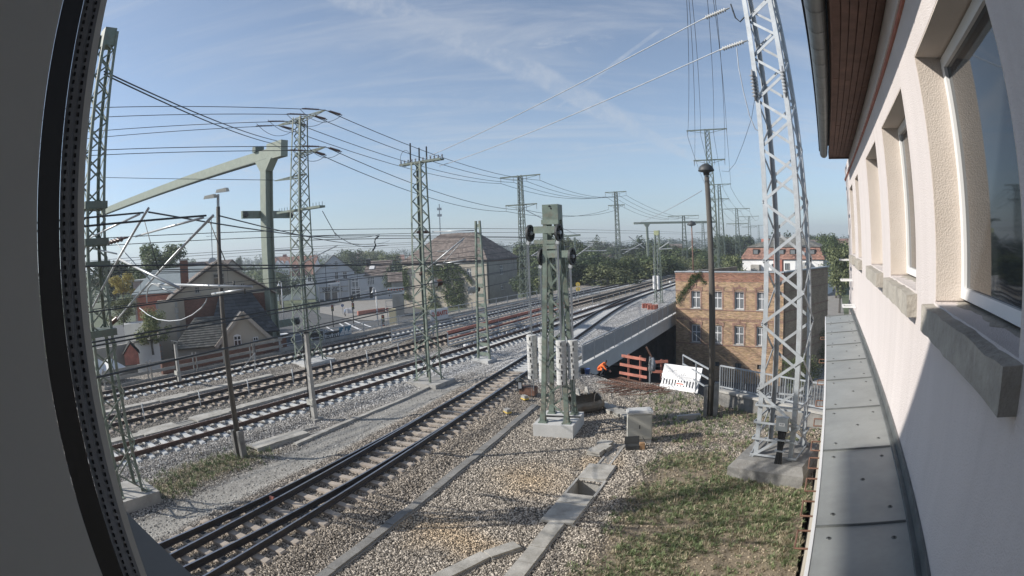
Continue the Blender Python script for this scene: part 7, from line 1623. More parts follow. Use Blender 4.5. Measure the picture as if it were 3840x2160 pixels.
# L-shaped safety posts along the third track
for k, (x, y) in enumerate([t2(655, 1100), t2(1218, 960), t2(1702, 835), t2(2148, 722), t2(2535, 622), t3(125, 610), t3(478, 520), t3(792, 437)]):
    if k == 5: continue
    b = PG(x, y, -.38); T = thing('safety_post', b, ('bent galvanised safety post with white foot bar beside the third track, %s from the left' % ('first', 'second', 'third', 'fourth', 'fifth', '', 'sixth', 'seventh')[k]), 'post', 'safety posts')
    mb = MB(); mb.tube([b + Vector((0, 0, .02)), b + BN * .06 + Vector((0, 0, .3)), b + BN * .0 + BD * .02 + Vector((0, 0, 1.0))], .028, 8); mb.build('post', GV, T, True)
    pbar('foot_bar', T, MAT['white'], b + Vector((0, 0, .02)), b - BN * .62 - BD * .28 + Vector((0, 0, .02)), .05)
# tripod-like stay between third and fourth track
b = PG(*t2(1765, 590), -.38); d_ = math.hypot(b.x, b.y); T = thing('stay_pole', b, 'thin galvanised pole with slanted stay between third and fourth track', 'pole')
for u, v in ((t2(1762, 590), t2(1760, 380)), (t2(1570, 630), t2(1762, 380)), (t2(1765, 585), t2(1915, 630))): pbar('tube', T, MAT['silver'], PY(*u, d_), PY(*v, d_), .045)
q = PY(*t2(1762, 380), d_); mb = MB(); mb.tube([q, q + Vector((0, 0, .55))], [.05, .03], 8); mb.build('insulator', MAT['steeldark'], T)
# row of white stones by the second track
rr = random.Random(9); st = MB(); 
import bmesh
bm = bmesh.new(); bmesh.ops.create_icosphere(bm, subdivisions=1, radius=.16)
for v in bm.verts: v.co *= rr.uniform(.8, 1.15)
wsm = bpy.data.meshes.new('white_stone'); bm.to_mesh(wsm); bm.free(); wsm.materials.append(MAT['white'])
for i in range(44):
    s_ = 34.2 + i * .62; o = piece('white_stone', None, wsm, Matrix.Translation(SV(s_ + rr.uniform(-.1, .1), -23.35 + rr.uniform(-.08, .08), -.25)) @ Matrix.Rotation(rr.random() * 6, 4, 'Z') @ Matrix.Diagonal((1, 1, .8, 1)))
    tag(o, 'white-painted stone in the long row beside the second track on the bridge', 'stone', 'row of white stones')

# ------------------------------------------------------------------ distant masts, portal, lamp
def arm_mast(label, pos, wb, wt, zt, az, arms, near=False, n=14, group='distant power masts', base=None):
    T, cor, d, n_ = lattice('power_mast', label, pos, wb, wt, zt, az, MAT['greend'], n, .11, .06, cat='mast', group=group, pieces=near, zigzag=False)
    ends = []
    for (z, half, cnt) in arms:
        c = Vector((pos[0], pos[1], z)); mb = MB(); mb.bar(c - n_ * half, c + n_ * half, .12, .16); mb.bar(c - n_ * half, c - n_ * .2 - Vector((0, 0, .5)), .05) ; mb.bar(c + n_ * half, c + n_ * .2 - Vector((0, 0, .5)), .05); mb.build('cross_arm', MAT['greend'], T)
        for i in range(cnt):
            x = half * (-.97 + 1.94 * i / (cnt - 1)); q = c + n_ * x; mb = MB(); insulator(mb, q, q - Vector((0, 0, .75)), .07, 5); mb.build('insulator', MAT['insulg'], T); ends.append(q - Vector((0, 0, .78)))
    return T, ends
def mast_px(base_px, d, zb=-.4): q = PY(*base_px, d); return Vector((q.x, q.y, zb))
I_ = mast_px((1968, 1100), 78.2); tI, eI = arm_mast('lattice power mast with two cross arms right of the hipped house', I_, 1.25, .38, 16.2, 24, [(16.1, 2.95, 4), (12.2, 2.3, 4)], True, 18)
J_ = mast_px((2322, 1040), 114); tJ, eJ = arm_mast('lattice power mast with two cross arms rising from bushes by the curving track', J_, 1.3, .4, 16.6, 26, [(16.5, 2.2, 4), (13.9, 1.7, 4)], True, 18)
K1 = mast_px(t8(465, 885), 145); _, e1 = arm_mast('slender lattice mast just left of the small far lamp', K1, 1.5, .5, 12.8, 28, [(12.7, 4.0, 4)], n=12)
K2 = mast_px((2680, 1000), 78, ZS); zK = PY(2653, 485, 78).z; zk2 = PY(2655, 600, 78).z; tK, eK = arm_mast('tall two-armed lattice power mast directly behind the lamp post', K2, 1.7, .4, zK, 27, [(zK - .05, 2.85, 4), (zk2, 2.2, 4)], True, 22)
K3 = mast_px(t8(965, 900), 120); z3_ = PY(*t8(945, -250), 120).z; _, e3 = arm_mast('lattice power mast right of the lamp post, behind the brick house', K3, 1.5, .45, z3_, 29, [(z3_ - .05, 2.6, 4), (PY(*t8(940, -50), 120).z, 2.0, 4)], n=18)
K4 = mast_px(t8(1180, 860), 150); _, e4 = arm_mast('lattice power mast left of the mansard house', K4, 1.5, .45, 14.5, 29, [(14.4, 3.6, 4), (10.6, 2.9, 4)], n=16)
K5 = mast_px(t8(1335, 600), 230); z5 = PY(*t8(1320, 180), 230).z; _, e5 = arm_mast('far lattice power mast above the mansard roof, left one', K5, 1.6, .5, z5, 29, [(z5 - .1, 4.2, 4), (z5 - 4.2, 3.2, 4)], n=14)
K6 = mast_px(t8(1455, 520), 330); z6 = PY(*t8(1450, 300), 330).z; _, e6 = arm_mast('far lattice power mast beside the galvanised mast edge', K6, 1.6, .5, z6, 29, [(z6 - .1, 4.5, 4)], n=12)
K7 = mast_px(t8(712, 640), 210); z7 = PY(*t8(695, 270), 210).z; _, e7 = arm_mast('far lattice mast half hidden left of the lamp post', K7, 1.6, .5, z7, 29, [(z7 - .1, 3.0, 4), (z7 - 3.4, 2.8, 4)], n=14)
# signal-like lattice mast with white weights
SG = PG(*t6(1262, 1010), ZG); sgd = math.hypot(SG.x, SG.y); zs_top = PY(*t6(1237, 320), sgd).z
mS, cS, dS, nS = lattice('lattice_mast', 'small lattice mast with yellow plate and white weights left of the brick house', SG, .95, .4, zs_top, 29.4, MAT['green'], 14, .09, .05, pieces=True)
mb = MB(); c = Vector((SG.x, SG.y, zs_top)); mb.box(lambda x, y, z: c + nS * x + dS * y + Vector((0, 0, z)), -.3, .3, -.25, .25, -.1, .45); mb.build('head_plate', M('head_plate', (.30, .33, .2), .6), mS)
for xx in (t6(1215, 740), t6(1255, 740)):
    a = PY(*xx, sgd - .6); mb = MB(); zt_ = PY(xx[0], t6(0, 735)[1], sgd - .6).z; zb_ = PY(xx[0], t6(0, 870)[1], sgd - .6).z
    for k in range(7): mb.lathe((a.x, a.y, zb_ + (zt_ - zb_) * k / 7), [(.16, 0), (.17, .02), (.17, (zt_ - zb_) / 7 - .03), (.16, (zt_ - zb_) / 7 - .01)], 12)
    mb.build('weight_stack', MAT['white'], mS)
    pbar('rod', mS, GV, (a.x, a.y, zt_), (a.x, a.y, zs_top - 1.2), .05)
# second portal beyond the trees
d2 = 150.; pp = PY(*t6(1150, 400), d2); T = thing('portal_post', (pp.x, pp.y, ZS), 'distant portal post with thin horizontal beam above the trees', 'portal'); zb = PY(*t6(1140, 215), d2).z
pbar('post', T, GM, (pp.x, pp.y, ZS), (pp.x, pp.y, zb), .55); a, b = PY(*t6(1010, 215), d2), PY(*t6(1845, 175), d2 + 6); a.z = b.z = (a.z + b.z) / 2
pbar('beam', T, GM, Vector((a.x, a.y, zb + .28)), Vector((b.x, b.y, zb + .28)), .4, .55); mb = MB(); mb.hexa([Vector((pp.x + x, pp.y + y, z)) for z, w in ((zb - .7, .35), (zb, .8)) for x, y in ((-w, -.35), (w, -.35), (w, .35), (-w, .35))]); mb.build('capital', GM, T)
pL = PY(*t6(415, 350), 105); T = thing('portal_post', (pL.x, pL.y, ZS), 'thin distant post with short beam left of the yellow block', 'portal'); pbar('post', T, GM, (pL.x, pL.y, ZS), (pL.x, pL.y, pL.z), .35); a, b = PY(*t6(300, 340), 105), PY(*t6(475, 325), 105); pbar('beam', T, GM, a, b, .3, .35)
l2 = PY(*t8(570, 895), 100); T = thing('dome_lamp_post', (l2.x, l2.y, -.4), 'small distant lamp post with dark dome shade beside the tracks', 'lamp post'); zl = PY(*t8(555, 300), 100).z
mb = MB(); mb.tube([(l2.x, l2.y, -.4), (l2.x, l2.y, zl)], [.14, .1], 8); mb.build('post', MAT['rust'], T, True); mb = MB(); mb.lathe((l2.x, l2.y, zl), [(.12, -.2), (.8, .0), (.82, .1), (.6, .5), (.1, .75)], 14); mb.build('dome_shade', MAT['steeldark'], T, True)
q = PG(*t6(1378, 850), -.3); T = thing('track_signal', q, 'tiny white round-headed signal at the gravel edge by the brick house', 'signal'); pbar('post', T, GV, q, q + Vector((0, 0, .6)), .06); mb = MB(); mb.lathe(q + Vector((0, 0, .6)), [(.05, 0), (.2, .1), (.2, .25), (.05, .35)], 10); mb.build('head', MAT['white'], T, True)
q = PY(*t6(450, 870), 66); T = thing('signal_post', q, 'small post with yellow numbered signs left of the curving tracks', 'sign'); pbar('post', T, GV, (q.x, q.y, -.5), (q.x, q.y, q.z + .6), .06)
for z in (.0, .55): mb = MB(); mb.lathe(q + Vector((0, 0, z)), [(.26, -.02), (.26, .02)], 12, (q.x, q.y, 0)); mb.build('sign_disc', MAT['yellow'], T)

# far brackets: pale tubes seen on the distant catenary masts
def far_bracket(label, d, tubes):
    T = thing('catenary_bracket', PY(*tubes[0][0], d), label, 'bracket', 'overhead line brackets')
    for u, v in tubes: pbar('tube', T, MAT['silver'], PY(*u, d), PY(*v, d), .07 * d / 40, None, (0, 0, 1), 'tube')
far_bracket('bright bracket tube left of the tension mast pulleys', 30, [(q6(420, 730), q6(710, 540)), (q6(440, 725), q6(550, 715))])
far_bracket('bracket tubes on the far mast right of the tension mast', 70, [(q6(1190, 725), q6(1450, 535)), (t6(510, 485), t6(735, 483))])
far_bracket('bracket tubes crossing the bush with the mast by the track', 112, [(t6(900, 515), t6(1095, 410)), (t6(960, 340), t6(1120, 460)), (t6(880, 475), t6(1060, 460))])
far_bracket('bracket tube above the small mast with white weights', 63, [(t6(1265, 465), t6(1370, 395)), (t6(1265, 470), t6(1400, 460))])
far_bracket('distant bracket pair near the small lamp', 130, [(t6(1560, 470), t6(1630, 415)), (t6(1600, 420), t6(1690, 470))])
far_bracket('bracket tubes at the pylon reaching right over the shop', 39, [(r1(480, 480), r1(1430, 0)), (r1(640, 480), r1(470, 520)), (r1(1110, 460), r1(1340, 365)), (r1(1200, 455), r1(1430, 460)), (r1(150, 510), r1(350, 560)), (r1(140, 110), r1(480, 100))])
far_bracket('slender stay tubes left of the pylon under the portal', 41, [(t7(1955, 540), t7(2100, 660)), (t7(1960, 690), t7(2060, 705)), (t7(1960, 480), t7(2200, 470))])

# ------------------------------------------------------------------ wires
ORD = ('first', 'second', 'third', 'fourth', 'fifth', 'sixth')
nm = ['top left', 'upper', 'middle', 'lower', 'second lowest', 'lowest']
for k, (yl, e) in enumerate(zip((388, 425, 477, 502, 547, 566), (armsT[3], armsT[2], armsT[1], armsT[0], armsT[5], armsT[4]))):
    r = ray(380, yl); el = r.z / math.hypot(r.x, r.y); dd = max((e.z + .2 - CAMZ) / max(el, .05), 20); a = PY(380, yl, dd); far = a + (a - e) * 1.2
    i0 = e + (a - e).normalized() * .3; i1 = e + (a - e).normalized() * 1.7; mb = MB(); insulator(mb, i0, i1, .075, 10); tag(mb.build('tension_insulator', MAT['insul'], None, True), '%s insulator string from the top on the left of the pylon' % ORD[k], 'insulator', 'pylon insulators')
    wire('%s conductor running left from the pylon across the sky' % nm[k], e, far, .25, .018)
order = [0, 1, 2, 3]
for k in range(4):
    s, e = armsT[k], eI[k]; dv = (e - s).normalized(); mb = MB(); insulator(mb, s + dv * .3, s + dv * 1.9, .09, 9); tag(mb.build('tension_insulator', MAT['insul'], None, True), '%s insulator string from the left under the upper pylon arm' % ORD[k], 'insulator', 'pylon insulators')
    wire('%s conductor from the left between upper pylon arm and first middle mast' % ORD[k], s, e, 1.1, .02); wire('%s upper conductor from the left between the two middle power masts' % ORD[k], eI[k], eJ[k], 1.2, .022); wire('%s conductor from the left from bush mast to slender far mast' % ORD[k], eJ[k], e1[k], 1.3, .022)
    mb = MB(); mb.tube(sagpts(s + dv * 1.9, s + (PY(380, 430, 40) - s).normalized() * 1.7, .7, 10), .018, 5); tag(mb.build('jumper_wire', MAT['wire'], None, True), '%s slack jumper wire from the left under the upper pylon arm' % ORD[k], 'wire', 'pylon jumper wires')
for k in range(2):
    s, e = armsT[4 + k], eI[4 + 2 * k]; dv = (e - s).normalized(); mb = MB(); insulator(mb, s + dv * .3, s + dv * 1.9, .09, 9); tag(mb.build('tension_insulator', MAT['insul'], None, True), 'right insulator string at the lower pylon arm, %s one' % ('inner', 'outer')[k], 'insulator', 'pylon insulators')
    wire('%s conductor from lower pylon arm to the next mast' % ('inner', 'outer')[k], s, e, 1.1, .02); wire('%s lower conductor between two middle power masts' % ('inner', 'outer')[k], eI[4 + 2 * k], eJ[4 + 2 * k], 1.1, .022)
    mb = MB(); mb.tube(sagpts(s + dv * 1.9, s + (PY(380, 560, 40) - s).normalized() * 1.2, .6, 10), .018, 5); tag(mb.build('jumper_wire', MAT['wire'], None, True), '%s slack jumper wire under the lower pylon arm' % ('inner', 'outer')[k], 'wire', 'pylon jumper wires')
for k in range(4):
    wire('%s conductor from the left behind the mast by the lamp' % ORD[k], eK[k], e3[k], .8, .02); wire('%s far right conductor from the left between receding power masts' % ORD[k], e3[k], e4[k], .9, .022); wire('%s farthest conductor from the left above the mansard house' % ORD[k], e4[k], e5[k], 1.6, .025)
    x0 = (1724, 1738, 1776, 1791)[k]; r = ray(*p_(x0, -20)); zt_ = 24.; a = C0 + r * ((zt_ - CAMZ) / r.z); wire('%s steep conductor from the left rising behind the lamp to the top edge' % ORD[k], eK[k], a + (a - eK[k]) * .3, 1.0, .016)
    wire('%s lower steep conductor from the left rising behind the lamp' % ORD[k], eK[4 + k], (a + (a - eK[4 + k]) * .3) - Vector((0, 0, 3)), 1.0, .014) if k in (0, 3) else None
# bright twin cables to the galvanised mast
for k, (a, b) in enumerate((((1080, 392), (1835, 20)), ((1105, 418), (1880, 102)))):
    A_ = PY(*p_(*a), cd); B_q = PY(*p_(*b), ed - .4); i0 = B_q + (A_ - B_q).normalized() * 1.1; wire('%s bright cable from the central mast up to the galvanised mast' % ('upper', 'lower')[k], A_, i0, .35, .014, 'wirel')
    mb = MB(); insulator(mb, i0, B_q, .08, 9); tag(mb.build('tension_insulator', MAT['concn'], None, True), 'white insulator of the %s bright cable at the galvanised mast' % ('upper', 'lower')[k], 'insulator')
pts = [PY(*p_(x, y), ed - .3) for x, y in ((1853, 120), (1858, 170), (1870, 230), (1885, 290), (1900, 325), (1910, 330))]; wire('white cord hanging loose beside the galvanised mast', None, None, 0, .012, 'wirel', None, pts=pts, name='loose_cord')
pts = [PY(*p_(x, y), ed - .3) for x, y in ((1838, 10), (1850, 45), (1862, 55), (1880, 35))]; wire('dark jumper loop at the top of the galvanised mast', None, None, 0, .02, 'wire', None, pts=pts, name='jumper_wire')
pts = [PY(*p_(x, y), 70 + (40 - 70) * k / 7) for k, (x, y) in enumerate(((1815, 430), (1832, 432), (1850, 410), (1870, 360), (1890, 300), (1900, 240), (1902, 190), (1904, 150)))]; wire('slack dark cable curving from the mast behind the lamp to the galvanised mast', None, None, 0, .016, pts=pts)
wire('long stay from the galvanised mast side down to the far portal', PY(*p_(1765, 480), 60), PY(*p_(1597, 563), 150), .4, .03, 'wirel')
wire('rope-like cable from far mast down past the tension mast to the small portal', PY(*p_(1325, 530), 60), PY(*p_(1452, 590), 104), .1, .028, 'wirel')
# mast L to portal head
for k, (a, b) in enumerate((((262, 180), (700, 355)), ((262, 187), (690, 362)))): wire('%s of two thick cables from the left mast down to the portal head' % ('upper', 'lower')[k], PY(*p_(*a), math.hypot(LB.x, LB.y)), PY(*p_(*b), gd), .3, .022)
wire('single wire at portal height running left from the pylon', PY(*p_(250, 446), 45), PY(*p_(690, 453), td), .1, .016)
# contact and messenger wires above the tracks
def run(label, z, v, s0, s1, r=.014, sag=0., mat='wire'):
    wire(label, SV(s0, v, z), SV(s1, v, z), sag, r, mat, n=2 if not sag else 16)
# wires traced from the picture: lines parallel to the tracks, their distance from the height of such wires
def track_wire(label, a, b, z, ext0=8, ext1=60, r=.014):
    A_, B_q = PG(*a, z), PG(*b, z); d = (B_q - A_).normalized(); wire(label, A_ - d * ext0, B_q + d * ext1, 0, r, n=2)
def high_wire(label, a, z, s1, r=.016):
    """horizontal wire parallel to the tracks through pixel a at height z"""
    A_ = PG(*a, z); s0, v = toSV(A_); wire(label, SV(s0 - 12, v, z), SV(s1, v, z), 0, r, n=2)
high_wire('upper of two dark feeder wires level across the left half', t7(400, 348), 8.5, 190); high_wire('lower of two dark feeder wires level across the left half', t7(700, 405), 8.2, 190)
for k, (y, z) in enumerate(((520, 7.9), (545, 7.7), (580, 7.5), (610, 7.35))): high_wire('%s thin messenger wire from the top over the far tracks' % ORD[k], t7(1000, y), z, 150, .017)
wire('messenger wire running to the tip of the left bracket', PS(*t7(640, 100), sL + .1) - BD * 14 - Vector((0, 0, .3)), PS(*t7(640, 100), sL + .1), .1, .017); wire('messenger wire leaving the left bracket tip to the right', PS(*t7(690, 95), sL + .1), PY(*t5(600, 0), 60), .5, .017)
wire('messenger wire running to the tip of the right bracket', PS(*t7(1270, 130), sL + .9) - BD * 14 - Vector((0, 0, .3)), PS(*t7(1270, 130), sL + .9), .1, .017); wire('messenger wire leaving the right bracket tip past the portal', PS(*t7(1400, 132), sL + .9), PY(*t5(700, 60), 60), .5, .012)
def lin_wire(label, a, b, v0, v1=None, r=.013, ext=.4):
    A_, B_q = PV(*a, v0), PV(*b, v1 if v1 is not None else v0); wire(label, A_ - (B_q - A_) * .08, B_q + (B_q - A_) * ext, 0, r, n=2)
lin_wire('contact wire over the near track, passing under the brackets', t7(0, 1115), t7(1650, 905), -13.6, -15.6, .014, .9)
lin_wire('contact wire passing before the annex roof', t2(40, 335), t2(1890, 0), -11.2, -13.6, .014, 1.6)
lin_wire('lowest contact wire crossing the board fence', t2(90, 650), t2(2576, 90), -8.6, -12.0, .014, 1.2)
lin_wire('contact wire running up behind the central mast before the ivy', t5(0, 905), t5(1490, 565), -20.2, -20.6, .016, 1.0)
lin_wire('contact wire running past the grey gable wall to the ladder mast', t5(0, 705), t5(1100, 510), -24, -25, .016, 1.2)
lin_wire('thin contact wire over the shop roofs', t5(0, 485), t5(950, 330), -28, -28.5, .014, .5)
lin_wire('thin messenger wire over the shop roofs', t5(0, 460), t5(950, 300), -29.5, -30, .012, .4)
lin_wire('feeder wire ending at the clamp over the central gap', t5(0, 15), t5(2100, 25), -30, -30, .02, .2); lin_wire('second feeder wire just below the clamp', t5(0, 52), t5(1900, 30), -30, -30, .02, .2)
for (x, y, S, lb) in ((1160, 490, 26, 'left'), (1545, 555, 30, 'right')):
    c = PV(*t5(x, y), -20.4); T = thing('section_insulator', c, 'grey and brown barrel insulator in the contact wire, %s one before the ivy house' % lb, 'insulator'); dv = (PV(*t5(1490, 565), -20.6) - PV(*t5(0, 905), -20.2)).normalized()
    mb = MB(); mb.lathe(c - dv * .45, [(.05, 0), (.2, .1), (.24, .4), (.15, .5)], 12, dv); mb.build('barrel', MAT['conc'], T, True)
    for k in range(5): mb = MB(); mb.lathe(c + dv * (.1 + k * .1), [(.06, 0), (.2, .02), (.06, .05)], 12, dv); mb.build('disc', MAT['insul'], T)
pts = [PV(*t5(x, y), -30) for x, y in ((590, 15), (555, 45), (550, 75), (560, 105), (545, 140), (530, 158))]; wire('short dark wire tail hanging from the clamp in the sky', None, None, 0, .05, pts=pts, name='wire_tail', group=None)
pts = [PV(*t5(x, y), -34) for x, y in ((150, -20), (200, 30), (280, 75), (370, 110), (450, 122), (560, 118), (690, 105))]; wire('thin slack wire sagging over the far trees', None, None, 0, .018, pts=pts)
wire('wire dropping from pylon platform to the right', PY(*t7(2440, 85), td), PY(*t7(2576, 330), td + 2), .0, .02)
pts = [PY(*q3(0, 0), 30)]

# running contact and messenger wires with droppers, one pair over each track
for c_, nm_, s_end in ((cT(vB), 'second', 150), (cT(vC), 'third', 150), (cT(vD), 'farthest', 150), (cA, 'nearest', 70)):
    ss = np.arange(-14, s_end, 2.75); ct = [c_(x) + Vector((0, 0, 5.45)) for x in ss]; mg_ = [c_(x) + Vector((0, 0, 6.95 - .85 * math.sin(math.pi * (((x - 5.5) / 44.) % 1)))) for x in ss]
    wire('straight contact wire above the %s track' % nm_, None, None, 0, .014, pts=ct, name='contact_wire'); w_ = wire('sagging messenger wire with droppers above the %s track' % nm_, None, None, 0, .014, pts=mg_, name='messenger_wire')
    for k in range(1, len(ss) - 1, 3): pbar('dropper', w_, MAT['wire'], ct[k], mg_[k], .012)
# ------------------------------------------------------------------ street life at left
def lamp_bell(px_base, px_top, d, label):
    b = PY(*px_base, d); t = PY(*px_top, d); b.z = ZS; T = thing('street_lamp', b, label, 'street lamp'); mb = MB(); mb.tube([b, (b.x, b.y, t.z)], [.14, .09], 8); mb.build('post', MAT['white'], T, True)
    mb = MB(); c = Vector((b.x, b.y, t.z)); mb.tube([c + Vector((-.3 + .3 * math.cos(a), 0, .4 * math.sin(a))) for a in np.linspace(0, math.pi, 9)], .06, 6); mb.build('crook', MAT['white'], T, True)
    mb = MB(); mb.lathe(c + Vector((-.6, 0, -.55)), [(.32, 0), (.3, .1), (.14, .32), (.06, .55)], 12); mb.build('shade', MAT['white'], T, True)
lamp_bell(r1(2230, 1449), r1(2200, 900), 100, 'white street lamp with hanging bell shade by the crossing'); lamp_bell(r1(325, 1240), r1(300, 760), 120, 'white street lamp with bell shade left of the pylon legs')
def traffic_light(px, pt, d, label, heads=1):
    b = PY(*px, d); b.z = ZS; t = PY(*pt, d); T = thing('traffic_light', b, label, 'traffic light'); pbar('post', T, MAT['steeldark'], b, (b.x, b.y, t.z), .14)
    for k in range(heads):
        c = Vector((b.x, b.y, t.z - .6 - k * 1.3)) + Vector((.12, -.18, 0)); mb = MB(); mb.box(lambda x, y, z: c + Vector((x, y, z)), -.2, .2, -.15, .15, -.55, .55); h = mb.build('head', MAT['black'], T)
        for j in range(3): mb = MB(); mb.lathe(c + Vector((0, -.151, .35 - j * .35)), [(.12, 0), (.12, -.03)], 8, (0, 1, 0)); mb.build('lamp_lens', MAT[('red', 'yellow', 'green')[j]], h)
    return T
traffic_light(r1(1330, 1449), r1(1300, 1190), 102, 'traffic light left of the pedestrian'); T = traffic_light(r1(1745, 1449), r1(1730, 1000), 101, 'traffic light with long overhead arm right of the pedestrian', 2)
b = PY(*r1(1730, 1000), 101); e = PY(*r1(2100, 890), 101); pbar('mast_arm', T, MAT['concn'], b, e, .16); c = e + Vector((0, 0, -.2)); mb = MB(); mb.box(lambda x, y, z: c + Vector((x, y, z)), -.25, .25, -.2, .2, -1.3, .7); mb.build('head', MAT['black'], T)
traffic_light(q3(1325, 280), q3(1320, 120), 88, 'traffic light with two heads near the kerb curve', 2)
def pedestrian(px, d, label):
    b = PY(*px, d); b.z = ZS
    J = {'pelvis': ((0, 0, .95), .14), 'belly': ((0, 0, 1.1), .13), 'chest': ((0, 0, 1.32), .16), 'neck': ((0, 0, 1.5), .06), 'head': ((0, .02, 1.6), .08), 'crown': ((0, .02, 1.7), .085), 'hipL': ((-.1, 0, .92), .1), 'kneeL': ((-.12, .12, .5), .07), 'ankL': ((-.13, .02, .09), .05), 'toeL': ((-.13, .18, .04), .04), 'hipR': ((.1, 0, .92), .1), 'kneeR': ((.12, .02, .5), .07), 'ankR': ((.13, -.2, .1), .05), 'toeR': ((.13, -.05, .04), .04),
         'shL': ((-.2, 0, 1.42), .065), 'elL': ((-.27, -.05, 1.14), .05), 'wrL': ((-.25, .12, .92), .036), 'haL': ((-.25, .16, .84), .035), 'shR': ((.2, 0, 1.42), .065), 'elR': ((.27, -.08, 1.14), .05), 'wrR': ((.26, .04, .92), .036), 'haR': ((.26, .08, .84), .035)}
    def z(c):
        if c.z > 1.66: return 3
        if c.z > 1.48 and abs(c.x) < .1: return 2
        if c.z < .9 and abs(c.x) > .2: return 2
        return 0 if c.z > .93 else 1
    o = skin_body('person', label, b, J, ED, [M('blue_white_shirt', (.25, .32, .45), .9, 0, .5, 6), MAT['denim'], MAT['skin'], MAT['steeldark']], math.radians(120), z, 1); o.scale = (1.12, 1.12, 1.05); return o
pedestrian(r1(1580, 1400), 118, 'pedestrian in light blue top and dark trousers on the pavement by the shop')
def car(p, az, mat, label, L=4.3, W=1.75, Hc=1.48, name='car'):
    p = Vector(p); d = az_vec(az); n = Vector((d.y, -d.x, 0)); f = lambda x, y, z: p + d * x + n * y + Vector((0, 0, z)); T = thing(name, p, label, 'car')
    prof = [(-L / 2, .35), (-L / 2 + .05, .78), (-L / 2 + .25, .92), (-.9, .98), (.95, .95), (L / 2 - .15, .80), (L / 2, .6), (L / 2 - .05, .3)]
    mb = MB(); a = mb.pts([f(x, -W / 2, z) for x, z in prof]); b = mb.pts([f(x, W / 2, z) for x, z in prof]); m = len(prof); mb.face(a[::-1]); mb.face(b)
    for j in range(m): mb.face((a[j], a[(j + 1) % m], b[(j + 1) % m], b[j]))
    mb.build('body', mat, T); w = W / 2
    mb = MB(); mb.hexa([f(-L / 2 + .2, -w + .05, .93), f(1.15, -w + .05, .93), f(1.15, w - .05, .93), f(-L / 2 + .2, w - .05, .93), f(-L / 2 + .55, -w + .22, Hc), f(.35, -w + .22, Hc), f(.35, w - .22, Hc), f(-L / 2 + .55, w - .22, Hc)]); mb.build('windows', MAT['glass'], T)
    mb = MB(); mb.box(f, -L / 2 + .58, .33, -w + .2, w - .2, Hc + .002, Hc + .05); mb.build('roof', mat, T)
    for x in (-L / 2 + .8, L / 2 - .85):
        for y in (-w + .08, w - .08): mb = MB(); mb.lathe(f(x, y - .1, .31), [(.31, 0), (.31, .2)], 14, n); o = mb.build('wheel', MAT['black'], T); mb = MB(); mb.lathe(f(x, y - .115, .31), [(.18, 0), (.18, .23)], 10, n); mb.build('rim', GV, o)
    for y in (-w + .3, w - .3):
        mb = MB(); mb.box(f, L / 2 - .08, L / 2 + .005, y - .18, y + .18, .58, .72); mb.build('headlight', MAT['white'], T); mb = MB(); mb.box(f, -L / 2 - .005, -L / 2 + .1, y - .15, y + .15, .65, .82); mb.build('tail_light', MAT['red'], T)
pc_ = PY(*q3(620, 235), 88); car((pc_.x, pc_.y, ZS + .01), 100, MAT['black'], 'dark car partly hidden behind the pylon legs')
pc_ = PY(*q3(200, 180), 80); car((pc_.x, pc_.y, ZS + .01), 140, MAT['white'], 'white van parked between portal post and pylon', 5.2, 1.95, 2.1, 'van')
# site barriers and signs near the shop
def panel(px, d, w, h, mats, label, name='site_barrier', az=None):
    q = PY(*px, d); q.z = ZS; f = Fac(q, q + Vector((1, .25, 0))); T = thing(name, q, label, 'barrier'); n = 6; mb = MB(); mb.box(f, 0, w, -.1, 0, .25, h); mb.build('panel', MAT['white'], T)
    for i in range(n): mb = MB(); mb.box(f, w * (i + .25) / n, w * (i + .7) / n, .001, .01, h - .5, h - .2); mb.build('red_patch', MAT[mats], T)
    for x in (.2, w - .3): mb = MB(); mb.box(f, x, x + .15, -.3, .2, 0, .249); mb.build('foot', MAT['black'], T)
panel(r1(1265, 1285), 128, 2.7, 1.25, 'red', 'wide red and white site barrier in front of the shop'); 
panel(t5(700, 925), 88, 2.6, 1.3, 'orange', 'short orange and white barrier at the kerb near the banner')
for (x, y), lb in ((r1(1600, 1310), 'left white plastic water tank beside the site barrier'), (r1(1680, 1275), 'right white plastic water tank beside the site barrier')):
    q = PY(x, y, 124); q.z = ZS; mb = MB(); mb.hexa([q + Vector((a, b, c)) for c, k in ((0, 1.), (1.1, .75)) for a, b in ((-.5 * k, -.5 * k), (.5 * k, -.5 * k), (.5 * k, .5 * k), (-.5 * k, .5 * k))]); tag(mb.build('water_tank', MAT['plaswhite']), lb, 'tank')
q = PY(*r1(1525, 1210), 122); T = thing('road_sign', (q.x, q.y, ZS), 'round blue road sign behind the pedestrian', 'sign'); pbar('post', T, GV, (q.x, q.y, ZS), (q.x, q.y, q.z + .3), .08); mb = MB(); mb.lathe((q.x, q.y, q.z), [(.32, -.02), (.32, .02)], 16, (-q.x, -q.y, 0)); mb.build('disc', MAT['blue'], T)
q = PY(*r1(2430, 1290), 98); T = thing('road_sign', (q.x, q.y, ZS), 'round red and white road sign right of the crossing', 'sign'); pbar('post', T, GV, (q.x, q.y, ZS), (q.x, q.y, q.z), .1); mb = MB(); mb.lathe((q.x, q.y, q.z), [(.3, -.02), (.3, .02)], 16, (-q.x, -q.y, 0)); o = mb.build('disc', MAT['red'], T); mb = MB(); mb.box(lambda x, y, z: q + Vector((x, y, z)), -.2, .2, -.06, -.03, -.05, .05); mb.build('bar', MAT['white'], o)
